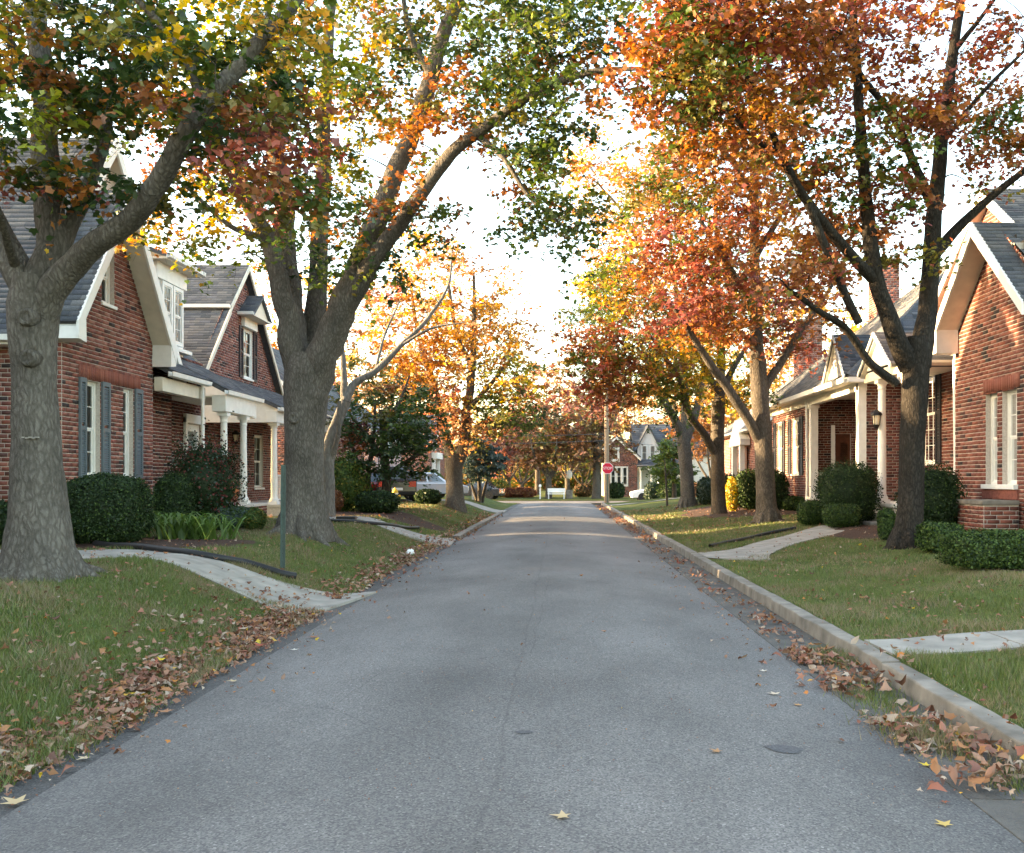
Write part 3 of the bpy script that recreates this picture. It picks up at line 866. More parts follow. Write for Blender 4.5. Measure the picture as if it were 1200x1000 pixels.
def column(house, x, y, z0, z1, r=0.095, material='white_paint', square=False):
    m = MB()
    if square:
        m.box((x - r, y - r, z0 + 0.1), (x + r, y + r, z1 - 0.12)); m.box((x - r * 1.35, y - r * 1.35, z0), (x + r * 1.35, y + r * 1.35, z0 + 0.1)); m.box((x - r * 1.3, y - r * 1.3, z1 - 0.12), (x + r * 1.3, y + r * 1.3, z1))
        return m.build('column', material, house, bevel=0.008)
    h = z1 - z0
    m.box((x - r * 1.5, y - r * 1.5, z0), (x + r * 1.5, y + r * 1.5, z0 + 0.09))
    prof = [(r * 1.4, 0.09), (r * 1.42, 0.14), (r * 1.12, 0.19), (r, 0.24), (r * 0.99, h * 0.4), (r * 0.86, h - 0.26), (r * 0.98, h - 0.24), (r * 0.98, h - 0.2), (r * 0.86, h - 0.18), (r * 1.1, h - 0.12), (r * 1.2, h - 0.09)]
    m.lathe((x, y, z0), prof, 20)
    m.box((x - r * 1.35, y - r * 1.35, z1 - 0.09), (x + r * 1.35, y + r * 1.35, z1))
    return m.build('column', material, house, smooth=False)

def boxp(house, name, a, b, material, bevel=0.0, parent=None):
    return MB().box(a, b).build(name, material, parent or house, bevel=bevel)

def lantern(house, x, y, z, s=1.0):
    m = MB(); m.lathe((x, y, z), [(0.02 * s, 0.30 * s), (0.10 * s, 0.24 * s), (0.115 * s, 0.2 * s), (0.09 * s, 0.19 * s)], 8); m.lathe((x, y, z), [(0.03 * s, -0.06 * s), (0.06 * s, 0.0), (0.075 * s, 0.02 * s)], 8)
    for k in range(4):
        a = math.pi / 4 + k * math.pi / 2
        m.tube([(x + 0.065 * s * math.cos(a), y + 0.065 * s * math.sin(a), z + 0.01), (x + 0.085 * s * math.cos(a), y + 0.085 * s * math.sin(a), z + 0.2 * s)], 0.008 * s, 5)
    o = m.build('lantern', 'black_metal', house)
    g = MB(); g.lathe((x, y, z), [(0.05 * s, 0.02 * s), (0.07 * s, 0.19 * s)], 8); g.build('lamp_glass', 'lamp_glass', o)

def downspout(house, x, y, z0, z1, kick=(0, 0), r=0.045):
    m = MB(); pts = [(x, y, z1), (x, y, z0 + 0.25), (x + kick[0], y + kick[1], z0)]
    P, R = smooth_path(pts, [r] * 3, 5); m.tube(P, R, 8); return m.build('downspout', 'white_paint', house, smooth=True)

def front_gable(house, xo, xb, yc, hw, ze, zp, n, singles=0, over=0.42, tint=1.0, trim='white_paint', shn=True, board=0.2):
    """gabled roof with its ridge along x, rake overhanging towards the street at xo (n: +1 faces +x, -1 faces -x)"""
    S0, S1 = (xo, yc - hw, ze), (xb, yc - hw, ze)
    R0, R1 = (xo, yc, zp), (xb, yc, zp)
    N0, N1 = (xo, yc + hw, ze), (xb, yc + hw, ze)
    slope(house, S0, S1, R1, R0, singles=singles, tint=tint, name='roof')
    slope(house, N0, N1, R1, R0, tint=tint, name='roof', shingles=shn)
    for sgn in (-1, 1):
        y0 = yc + sgn * hw
        dy, dz = -sgn * hw, zp - ze; L = math.hypot(dy, dz); ny, nz = sgn * dz / L, hw / L
        # rake board
        m = MB(); wd = board
        a = (xo + n * 0.03, y0 + ny * 0.012, ze + nz * 0.012); b = (xo + n * 0.03, yc, zp + 0.012 / max(nz, 0.2))
        a2 = (xo + n * 0.03, y0 - 0 * ny, ze - wd / nz * 0.8); b2 = (xo + n * 0.03, yc, zp - wd / nz)
        m.prism([a, b, b2, a2], (-n * 0.05, 0, 0)); m.build('rake_board', trim, house)
        # soffit between the rake and the wall
        m = MB(); off = 0.13
        q = lambda x, y, z: (x, y - ny * off, z - nz * off)
        p0, p1 = q(xo - n * 0.02, y0, ze), q(xo - n * 0.02, yc, zp)
        p2, p3 = q(xo - n * over, yc, zp), q(xo - n * over, y0, ze)
        m.prism([p0, p1, p2, p3], (0, -ny * 0.02, -nz * 0.02)); m.build('soffit', 'cream_paint', house)
    return

def eave(house, pl_axis, val, a0, a1, z, n, h=0.12, d=0.11, material='white_paint'):
    """gutter running along y at x=val (axis 'x') or along x at y=val"""
    m = MB(); prof = [(0, 0), (d, 0.02), (d + 0.015, h), (d - 0.01, h), (d - 0.02, 0.035), (0.015, 0.02), (0.015, h), (0, h)]
    v = []
    for a in (a0, a1):
        for o, zz in prof:
            v.append((val + n * o, a, z + zz) if pl_axis == 'x' else (a, val + n * o, z + zz))
    k = len(prof); m.add(v, [tuple(range(k)), tuple(range(2 * k - 1, k - 1, -1))] + [(i, (i + 1) % k, (i + 1) % k + k, i + k) for i in range(k)])
    return m.build('gutter', material, house)

def soldier(house, pl, s0, s1, z0, z1, tint=(1.05, 0.95, 0.9)):
    n = int((s1 - s0) / 0.075); w_ = (s1 - s0) / n; ms = []
    for c in range(6):
        mb = MB(); v0 = Vector(pl.p(0.004, 0, -0.005)) - Vector(pl.p(0, 0)); v1 = Vector(pl.p(w_ - 0.004, z1 - z0, 0.02)) - Vector(pl.p(0, 0)); mb.box(v0, v1)
        ms.append(np_mesh('brick', np.array(mb.v), np.array(mb.f), BRICK_COL[[0, 1, 3, 4, 7, 10][c]] * np.array(tint), 'brick'))
    m = MB(); pl.box(m, s0, s1, z0, z1, -0.02, 0.002); lo = m.build('lintel', 'mortar', house)
    for i in range(n):
        o = bpy.data.objects.new('brick', random.choice(ms)); COL.objects.link(o); o.parent = lo; o.location = pl.p(s0 + i * w_, z0)

# ---- left, nearest: steep front gable, recessed porch wing with dormer
def house_L1():
    h = thing('brick_house', (-10, 20, 0.4), 'red brick house with steep street gable, grey shutters and white dormer', 'house', 'brick houses along the street')
    pl = Plane('x', -9.3, 1); T = (1.05, 1.0, 1.0)
    holes = [(18.35, 1.75, 18.95, 3.65), (19.95, 1.75, 20.42, 3.65), (19.02, 5.3, 19.55, 6.42)]
    wall(h, pl, [(17.5, 0.3), (21.4, 0.3), (21.4, 4.75), (19.45, 7.4), (17.5, 4.75)], holes, singles=220, tint=T, reveal=0.2)
    for a0, z0, a1, z1 in holes: window(h, pl, a0, a1, z0, z1, 2, 2 if z1 < 5 else 1, recess=0.12)
    for a0, a1 in ((18.08, 18.33), (18.97, 19.3), (20.45, 20.8)): shutter(h, pl, a0, a1, 1.72, 3.68)
    soldier(h, pl, 18.1, 20.75, 3.68, 3.93); soldier(h, pl, 18.95, 19.62, 6.44, 6.62)
    # returns of the gable block
    wall(h, Plane('y', 17.5, -1), [(-10.2, 0.3), (-9.3, 0.3), (-9.3, 4.7), (-10.2, 4.7)], tint=T)
    wall(h, Plane('y', 21.4, 1), [(-10.3, 0.3), (-9.3, 0.3), (-9.3, 4.7), (-10.3, 4.7)], bricks=False)
    front_gable(h, -8.88, -11.6, 19.45, 2.2, 4.62, 7.68, 1, singles=150)
    for sg in (-1, 1):      # boxed eave returns
        y0 = 19.45 + sg * 2.2
        m = MB(); m.prism([(-8.86, y0 - sg * 0.02, 4.30), (-8.86, y0 - sg * 0.30, 4.26), (-8.86, y0 - sg * 0.28, 4.78), (-8.86, y0 - sg * 0.02, 4.52)], (-0.5, 0, 0)); m.build('eave_return', 'white_paint', h)
    # main body
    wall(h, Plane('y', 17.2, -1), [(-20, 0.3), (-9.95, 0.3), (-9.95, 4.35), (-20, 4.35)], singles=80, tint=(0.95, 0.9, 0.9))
    wall(h, Plane('x', -9.95, 1), [(17.2, 0.3), (21.35, 0.3), (21.35, 8.0), (20.5, 8.9), (17.2, 4.4)], bricks=False, material='mortar')
    wall(h, Plane('x', -9.95, 1), [(21.35, 0.3), (24, 0.3), (24, 4.4), (21.35, 7.8)], tint=(0.7, 0.65, 0.66))  # brick tint darkened to paint in the shade under the porch roof
    wall(h, Plane('y', 24.0, 1), [(-20, 0.3), (-9.95, 0.3), (-9.95, 4.35), (-20, 4.35)], bricks=False)
    wall(h, Plane('x', -20, -1), [(17.2, 0.3), (24, 0.3), (24, 4.4), (20.5, 8.9), (17.2, 4.4)], bricks=False)
    front_gable(h, -9.7, -20.3, 20.5, 3.75, 4.3, 9.15, 1, singles=150, over=0.25)
    eave(h, 'y', 16.76, -20, -9.6, 4.16, -1); boxp(h, 'fascia', (-20, 16.79, 4.12), (-9.75, 17.19, 4.2), 'white_paint')
    # wing: recessed brick front, porch roof, dormer
    wp = Plane('x', -10.3, 1)
    wall(h, wp, [(21.4, 0.3), (27.0, 0.3), (27.0, 5.0), (21.4, 5.0)], [(25.75, 1.02, 26.8, 3.25)], tint=(0.62, 0.58, 0.6))  # shade of the porch recess is put into this dark brick tint
    wall(h, Plane('y', 27.0, 1), [(-17, 0.3), (-10.3, 0.3), (-10.3, 5.0), (-13.5, 7.8), (-17, 5)], bricks=False)
    wall(h, Plane('x', -17, -1), [(21.4, 0.3), (27.0, 0.3), (27.0, 5.0), (21.4, 5.0)], bricks=False)
    slope(h, (-8.95, 21.45, 4.22), (-8.95, 23.9, 4.22), (-10.5, 23.9, 5.05), (-10.5, 21.45, 5.05), name='porch_roof')
    slope(h, (-8.55, 23.9, 4.02), (-8.55, 26.75, 4.02), (-10.5, 26.75, 5.05), (-10.5, 23.9, 5.05), name='porch_roof')
    slope(h, (-10.45, 24.0, 5.06), (-10.45, 26.95, 5.06), (-13.5, 26.95, 7.95), (-13.5, 24.0, 7.95))
    plain_slope(h, (-17.3, 24.0, 4.9), (-17.3, 26.95, 4.9), (-13.5, 26.95, 7.95), (-13.5, 24.0, 7.95))
    eave(h, 'x', -8.97, 21.45, 23.85, 4.05, 1); boxp(h, 'frieze', (-9.28, 21.42, 3.72), (-9.08, 24.0, 4.04), 'cream_paint', 0.01)
    eave(h, 'x', -8.56, 23.9, 26.75, 3.86, 1); boxp(h, 'frieze', (-8.78, 24.02, 3.42), (-8.62, 26.6, 3.86), 'white_paint', 0.01)
    boxp(h, 'porch_ceiling', (-10.28, 21.45, 3.86), (-9.1, 24.0, 3.9), 'cream_paint'); boxp(h, 'porch_ceiling', (-10.28, 24.02, 3.8), (-8.8, 26.6, 3.84), 'cream_paint')
    dp = Plane('x', -10.3, 1)
    boxp(h, 'dormer', (-13.2, 24.1, 4.9), (-10.42, 25.9, 7.3), 'white_paint')
    boxp(h, 'dormer_head', (-10.41, 24.05, 6.9), (-10.33, 25.95, 7.32), 'white_paint', 0.01)
    for a0, a1 in ((24.28, 24.92), (24.98, 25.62)): window(h, dp, a0, a1, 5.3, 6.85, 2, 2, recess=0.02, sill=False, curtain=False, casing=0.09)
    boxp(h, 'sill', (-10.42, 24.0, 5.12), (-10.2, 26.0, 5.22), 'white_paint', 0.01)
    boxp(h, 'dormer_soffit', (-13.0, 23.85, 7.32), (-10.02, 26.2, 7.37), 'cream_paint')
    eave(h, 'x', -10.02, 23.85, 26.2, 7.34, 1)
    slope(h, (-10.0, 23.85, 7.46), (-10.0, 26.2, 7.46), (-13.4, 26.2, 8.6), (-13.4, 23.85, 8.6), name='dormer_roof')
    # porch
    boxp(h, 'porch_base', (-10.28, 21.42, 0.2), (-8.45, 26.95, 0.95), 'mortar'); wall(h, Plane('x', -8.44, 1), [(21.42, 0.2), (26.95, 0.2), (26.95, 0.95), (21.42, 0.95)], name='porch_wall')
    boxp(h, 'porch_floor', (-10.27, 21.41, 0.952), (-8.4, 26.95, 1.03), 'porch_floor', 0.008)
    for y in (24.25, 25.75): column(h, -8.7, y, 1.03, 3.42)
    boxp(h, 'entablature', (-8.92, 24.0, 3.44), (-8.56, 26.3, 3.86), 'white_paint', 0.012)
    downspout(h, -9.0, 23.6, 1.05, 4.1, (0.0, -0.1))
    # white door surround set forward, and the storm door
    boxp(h, 'door_surround', (-10.29, 25.6, 1.0), (-10.22, 25.75, 3.4), 'white_paint'); boxp(h, 'door_surround', (-10.29, 26.81, 1.0), (-10.22, 26.95, 3.4), 'white_paint'); boxp(h, 'door_surround', (-10.29, 25.6, 3.26), (-10.2, 26.95, 3.5), 'white_paint')
    dr = boxp(h, 'door', (-10.36, 25.76, 1.03), (-10.32, 26.79, 3.24), 'white_paint')
    MB().quad((-10.31, 25.95, 1.9), (-10.31, 26.6, 1.9), (-10.31, 26.6, 3.05), (-10.31, 25.95, 3.05)).build('pane', 'glass', dr)
    boxp(h, 'handle', (-10.32, 26.63, 1.95), (-10.26, 26.69, 2.1), 'black_metal', parent=dr)
house_L1()

def rail(house, x, y0, y1, z0, name='railing'):
    m = MB(); m.box((x - 0.025, y0, z0 + 0.85), (x + 0.025, y1, z0 + 0.9)); m.box((x - 0.02, y0, z0 + 0.12), (x + 0.02, y1, z0 + 0.16)); r = m.build(name, 'white_paint', house)
    k = int((y1 - y0) / 0.13)
    me = None
    for i in range(1, k):
        y = y0 + (y1 - y0) * i / k
        if me is None:
            o = MB().box((x - 0.011, -0.011, z0 + 0.16), (x + 0.011, 0.011, z0 + 0.85)).build('baluster', 'white_paint', r); me = o.data
        else:
            o = bpy.data.objects.new('baluster', me); COL.objects.link(o); o.parent = r
        o.location = (0, y, 0)

def house_L2():
    h = thing('brick_house', (-12, 32, 0.4), 'brick house with long grey roof, columned white porch and shuttered upper window', 'house', 'brick houses along the street')
    pl = Plane('x', -11, 1); T = (1.05, 1.05, 1.1)
    wall(h, pl, [(28.55, 0.3), (36.2, 0.3), (36.2, 5.1), (34.4, 7.2), (32.4, 8.9), (30.5, 7.2), (28.55, 5.1)], [(32.45, 5.25, 33.5, 6.95), (33.7, 1.4, 34.7, 3.3)], singles=0, tint=T)
    window(h, pl, 32.45, 33.5, 5.25, 6.95, 2, 2, recess=0.06); window(h, pl, 33.7, 34.7, 1.4, 3.3, 2, 2)
    shutter(h, pl, 32.05, 32.42, 5.2, 6.98, 'dark_paint'); shutter(h, pl, 33.54, 33.9, 5.2, 6.98, 'dark_paint')
    wall(h, Plane('y', 28.55, -1), [(-20, 0.3), (-11, 0.3), (-11, 5.1), (-20, 5.1)], tint=T)
    wall(h, Plane('y', 36.2, 1), [(-20, 0.3), (-11, 0.3), (-11, 5.1), (-20, 5.1)], bricks=False)
    wall(h, Plane('x', -20, -1), [(28.55, 0.3), (36.2, 0.3), (36.2, 5.1), (32.4, 8.9), (28.55, 5.1)], bricks=False)
    # roof in two pitches towards the viewer, with a gutter at the break
    slope(h, (-10.75, 28.35, 4.95), (-20.3, 28.35, 4.95), (-20.3, 30.75, 7.35), (-10.75, 30.75, 7.35))
    slope(h, (-10.75, 30.6, 7.38), (-20.3, 30.6, 7.38), (-20.3, 32.4, 9.1), (-10.75, 32.4, 9.1))
    slope(h, (-10.75, 36.5, 4.95), (-20.3, 36.5, 4.95), (-20.3, 32.4, 9.1), (-10.75, 32.4, 9.1), shingles=False)
    eave(h, 'y', 30.56, -20, -10.75, 7.27, -1)
    for p, q in (((28.35, 4.95), (30.6, 7.3)), ((30.6, 7.38), (32.4, 9.1)), ((32.4, 9.1), (36.5, 4.95))):
        m = MB(); m.prism([(-10.72, p[0], p[1]), (-10.72, q[0], q[1]), (-10.72, q[0], q[1] - 0.2), (-10.72, p[0], p[1] - 0.2)], (-0.05, 0, 0)); m.build('rake_board', 'cream_paint', h)
    # little gabled hood over the upper window
    boxp(h, 'window_head', (-11.02, 32.3, 6.98), (-10.86, 33.65, 7.35), 'white_paint', 0.01)
    slope(h, (-10.45, 32.0, 7.4), (-12.5, 32.0, 7.4), (-12.5, 33.0, 8.15), (-10.45, 33.0, 8.15), name='hood_roof'); slope(h, (-10.45, 34.0, 7.4), (-12.5, 34.0, 7.4), (-12.5, 33.0, 8.15), (-10.45, 33.0, 8.15), name='hood_roof', shingles=False)
    m = MB(); m.prism([(-10.55, 32.1, 7.36), (-10.55, 33.9, 7.36), (-10.55, 33.0, 8.02)], (-0.05, 0, 0)); m.build('hood_face', 'cream_paint', h)
    boxp(h, 'hood_soffit', (-11, 32.02, 7.3), (-10.46, 33.98, 7.355), 'cream_paint'); eave(h, 'y', 32.02, -12, -10.45, 7.3, -1)
    # porch
    slope(h, (-8.5, 28.25, 3.92), (-8.5, 36.1, 3.92), (-11, 36.1, 5.05), (-11, 28.25, 5.05))
    eave(h, 'x', -8.52, 28.25, 36.1, 3.76, 1); boxp(h, 'frieze', (-8.9, 28.3, 3.42), (-8.58, 36.05, 3.78), 'white_paint', 0.01)
    m = MB(); m.prism([(-8.55, 28.33, 3.42), (-10.95, 28.33, 3.42), (-10.95, 28.33, 4.9), (-8.55, 28.33, 3.84)], (0, 0.08, 0)); m.build('porch_end', 'white_paint', h)
    boxp(h, 'porch_ceiling', (-10.98, 28.45, 3.78), (-8.92, 36.05, 3.82), 'cream_paint')
    boxp(h, 'porch_base', (-10.95, 28.35, 0.2), (-8.3, 36.05, 0.86), 'mortar'); wall(h, Plane('x', -8.29, 1), [(28.35, 0.2), (36.05, 0.2), (36.05, 0.86), (28.35, 0.86)], name='porch_wall')
    boxp(h, 'porch_floor', (-10.94, 28.33, 0.862), (-8.25, 36.1, 0.94), 'porch_floor', 0.008)
    for y in (28.62, 30.6, 33.5, 35.8): column(h, -8.74, y, 0.94, 3.43, 0.1)
    rail(h, -8.74, 28.6, 30.4, 0.94); rail(h, -8.74, 30.8, 33.3, 0.94)
    for i in range(3): boxp(h, 'step', (-8.3 + 0.32 * i, 28.6, 0.3), (-8.0 + 0.32 * i, 30.3, 0.86 - 0.16 * i), 'porch_floor', 0.01)
    lantern(h, -10.9, 31.5, 2.95, 1.3)
house_L2()

def simple_house(name, x, y0, y1, ze, zr, n, label, depth=9.0, ridge='y', wallmat='mortar', bricks=True, tint=(1.1, 1.1, 1.15), wins=(), xo=0.45, tintr=1.0, z0=0.2):
    """street wall at x, ridge parallel ('y') or square ('x') to the street; wins: (s0, s1, z0, z1)"""
    h = thing(name, (x - n * depth / 2, (y0 + y1) / 2, 0.3), label, 'house', 'houses farther along the street')
    xb = x - n * depth; xm = x - n * depth / 2; ym = (y0 + y1) / 2
    holes = [(a, c, b, d) for a, b, c, d in wins]
    gy = [(y0, z0), (y1, z0), (y1, ze), (y0, ze)] if ridge == 'y' else [(y0, z0), (y1, z0), (y1, ze), (ym, zr - 0.15), (y0, ze)]
    pl = Plane('x', x, n)
    wall(h, pl, gy, holes, bricks=bricks, material=wallmat, tint=tint)
    for a, b, c, d in wins: window(h, pl, a, b, c, d, 2, 2, curtain=False)
    a, b = min(x, xb), max(x, xb)
    gx = [(a, z0), (b, z0), (b, ze), (xm, zr - 0.15), (a, ze)] if ridge == 'y' else [(a, z0), (b, z0), (b, ze), (a, ze)]
    wall(h, Plane('y', y0, -1), gx, bricks=bricks, material=wallmat, tint=tint); wall(h, Plane('y', y1, 1), gx, bricks=False, material=wallmat)
    wall(h, Plane('x', xb, -n), gy, bricks=False, material=wallmat)
    if ridge == 'y':
        sl = (zr - ze) / (depth / 2)
        e = ze - xo * sl
        slope(h, (x + n * xo, y0 - 0.3, e), (x + n * xo, y1 + 0.3, e), (xm, y1 + 0.3, zr), (xm, y0 - 0.3, zr), tint=tintr, tab=(0.4, 0.2))
        slope(h, (xb - n * xo, y0 - 0.3, e), (xb - n * xo, y1 + 0.3, e), (xm, y1 + 0.3, zr), (xm, y0 - 0.3, zr), shingles=False)
        eave(h, 'x', x + n * (xo - 0.02), y0 - 0.3, y1 + 0.3, e - 0.14, n); boxp(h, 'soffit', (x, y0 - 0.28, e - 0.13), (x + n * xo, y1 + 0.28, e - 0.08), 'cream_paint')
        for sg in (1, -1):
            m = MB(); q = x + n * xo if sg > 0 else xb - n * xo
            m.prism([(q, y0 - 0.33, e), (xm, y0 - 0.33, zr), (xm, y0 - 0.33, zr - 0.22), (q, y0 - 0.33, e - 0.18)], (0, 0.05, 0)); m.build('rake_board', 'white_paint', h)
    else:
        front_gable(h, x + n * 0.4, xb, ym, (y1 - y0) / 2 + 0.3, ze - 0.15, zr, n, tint=tintr, shn=False, over=0.4)
    return h

hs = simple_house('brick_house', -11, 41.5, 52.5, 5.0, 8.8, 1, 'brick house with blue grey roof behind the leaning bare tree', wins=((43, 44.2, 1.3, 3.2), (48, 49.2, 1.3, 3.2)))
hs = simple_house('white_house', -11.2, 57, 66, 4.6, 8.2, 1, 'pale house with white bay window beyond the parked cars', tint=(2.2, 3.6, 4.6), wins=((58.6, 60, 1.4, 3.4),))
for y in (57.9, 59.0, 60.1): boxp(hs, 'pilaster', (-11.18, y, 0.3), (-11.0, y + 0.16, 4.2), 'white_paint')
boxp(hs, 'window_head', (-11.17, 57.7, 3.5), (-10.8, 60.6, 4.1), 'white_paint')
hs = simple_house('brick_house', -10.5, 75.5, 85, 4.3, 7.2, 1, 'far brick bungalow with grey roof seen left of the big golden maple', ridge='x', wins=((77, 78.3, 1.4, 3.2),))
for y in (76.4, 79.2): boxp(hs, 'pilaster', (-10.49, y, 0.2), (-10.2, y + 0.2, 3.4), 'white_paint')
boxp(hs, 'window_head', (-10.48, 76.2, 3.4), (-10.0, 79.6, 3.9), 'white_paint')

simple_house('brick_house', -11.8, 1.0, 16.86, 4.6, 9.2, 1, 'unseen brick house added on the left to shade the street', bricks=False, wallmat='brick_plain')  # added out of view to block the low sun from the near street

# ---- right, nearest
def house_R1():
    h = thing('brick_house', (10.5, 21, 0.4), 'red brick house with street gable, paired windows and white downspout', 'house', 'brick houses along the street')
    pl = Plane('x', 9.0, -1); T = (0.98, 0.92, 0.9)
    holes = [(18.5, 1.6, 19.12, 3.5), (19.34, 1.6, 19.86, 3.5), (18.62, 6.0, 18.72, 6.4), (18.98, 6.2, 19.08, 6.6)]
    wall(h, pl, [(16.4, 0.3), (21.4, 0.3), (21.4, 5.0), (19.4, 6.95), (16.4, 4.6)], holes, singles=300, tint=T, reveal=0.2)
    for q in holes[:2]: window(h, pl, q[0], q[2], q[1], q[3], 2, 2, recess=0.13, sill=False)
    for q in holes[2:]:
        m = MB(); pl.box(m, q[0] - 0.05, q[2] + 0.05, q[1] - 0.05, q[3] + 0.05, -0.2, -0.19); m.build('vent', 'dark_backing', h)
    boxp(h, 'sill', (8.9, 18.45, 1.5), (9.12, 19.9, 1.598), 'white_paint', 0.01)
    for q in holes[:2]: soldier(h, pl, q[0] - 0.12, q[2] + 0.1, 3.52, 3.78, (0.95, 0.9, 0.85))
    m = MB(); pl.box(m, 18.42, 19.95, 1.3, 1.5, -0.02, 0.05); m.build('brick_sill', 'brick_plain', h)
    # gable roof: rake overhang, steep valley into the main roof
    front_gable(h, 8.5, 11.5, 19.4, 2.15, 4.95, 7.0, -1, singles=0, over=0.5)
    wall(h, Plane('y', 21.4, 1), [(9.0, 0.3), (10.2, 0.3), (10.2, 5), (9.0, 5)], bricks=False)
    m = MB(); m.prism([(8.48, 21.5, 4.55), (8.48, 21.2, 4.55), (8.48, 21.2, 5.2), (8.48, 21.5, 4.92)], (0.5, 0, 0)); m.build('eave_return', 'white_paint', h)
    # main roof behind, its ridge square to the street
    wall(h, Plane('x', 10.1, -1), [(17.6, 0.3), (26.6, 0.3), (26.6, 5.0), (22.0, 8.3), (17.6, 5.0)], [(25.25, 2.15, 26.35, 4.85)], tint=(1.05, 1.0, 1.05))
    window(h, Plane('x', 10.1, -1), 25.25, 26.35, 2.15, 4.85, 3, 3, recess=0.05)
    shutter(h, Plane('x', 10.1, -1), 24.85, 25.2, 2.1, 4.9, 'dark_paint')
    wall(h, Plane('y', 26.6, 1), [(10.1, 0.3), (20, 0.3), (20, 5), (10.1, 5)], bricks=False)
    wall(h, Plane('y', 17.6, -1), [(10.1, 0.3), (20, 0.3), (20, 5), (10.1, 5)], tint=T)
    wall(h, Plane('x', 20, 1), [(17.6, 0.3), (26.6, 0.3), (26.6, 5), (22.0, 8.25), (17.6, 5)], bricks=False)
    front_gable(h, 9.85, 20.3, 22.0, 4.75, 4.9, 8.5, -1, singles=300, over=0.25)
    downspout(h, 9.05, 21.55, 0.85, 4.3, (-0.25, 0.0), 0.05)
    m = MB(); P_, R_ = smooth_path([(9.4, 26.0, 5.05), (9.35, 24.0, 5.02), (9.2, 22.0, 4.75), (9.05, 21.55, 4.3)], [0.05] * 4, 5); m.tube(P_, R_, 8); m.build('downspout', 'white_paint', h, smooth=True)
    eave(h, 'x', 9.75, 21.6, 26.9, 4.9, -1, 0.14); boxp(h, 'soffit', (9.72, 21.6, 4.78), (10.12, 26.9, 4.84), 'cream_paint')
    # gabled porch hood on white columns, floor and steps
    boxp(h, 'porch_base', (8.3, 22.6, 0.25), (10.08, 26.2, 1.0), 'mortar'); wall(h, Plane('y', 22.59, -1), [(8.3, 0.25), (10.08, 0.25), (10.08, 1.0), (8.3, 1.0)], name='porch_wall')
    boxp(h, 'porch_floor', (8.25, 22.55, 1.002), (10.08, 26.25, 1.09), 'white_paint', 0.01)
    column(h, 8.42, 24.6, 1.09, 4.3, 0.11); column(h, 8.42, 22.9, 1.09, 4.3, 0.11)
    boxp(h, 'entablature', (8.25, 22.7, 4.3), (8.6, 25.5, 4.55), 'cream_paint', 0.01); boxp(h, 'porch_ceiling', (8.6, 22.45, 4.5), (10.08, 25.65, 4.56), 'cream_paint')
    m = MB(); m.prism([(8.22, 23.2, 4.6), (8.22, 25.4, 4.6), (8.22, 24.3, 5.4)], (0.06, 0, 0)); m.build('pediment', 'white_paint', h)
    front_gable(h, 8.1, 10.1, 24.3, 1.25, 4.55, 5.5, -1, over=0.15, board=0.08)
    for i in range(3): boxp(h, 'step', (8.28 - 0.34 * (i + 1), 23.0, 0.2), (8.27 - 0.34 * i, 25.2, 0.82 - 0.17 * i), 'concrete', 0.012)
    lantern(h, 8.24, 24.5, 3.1, 1.4)
house_R1()

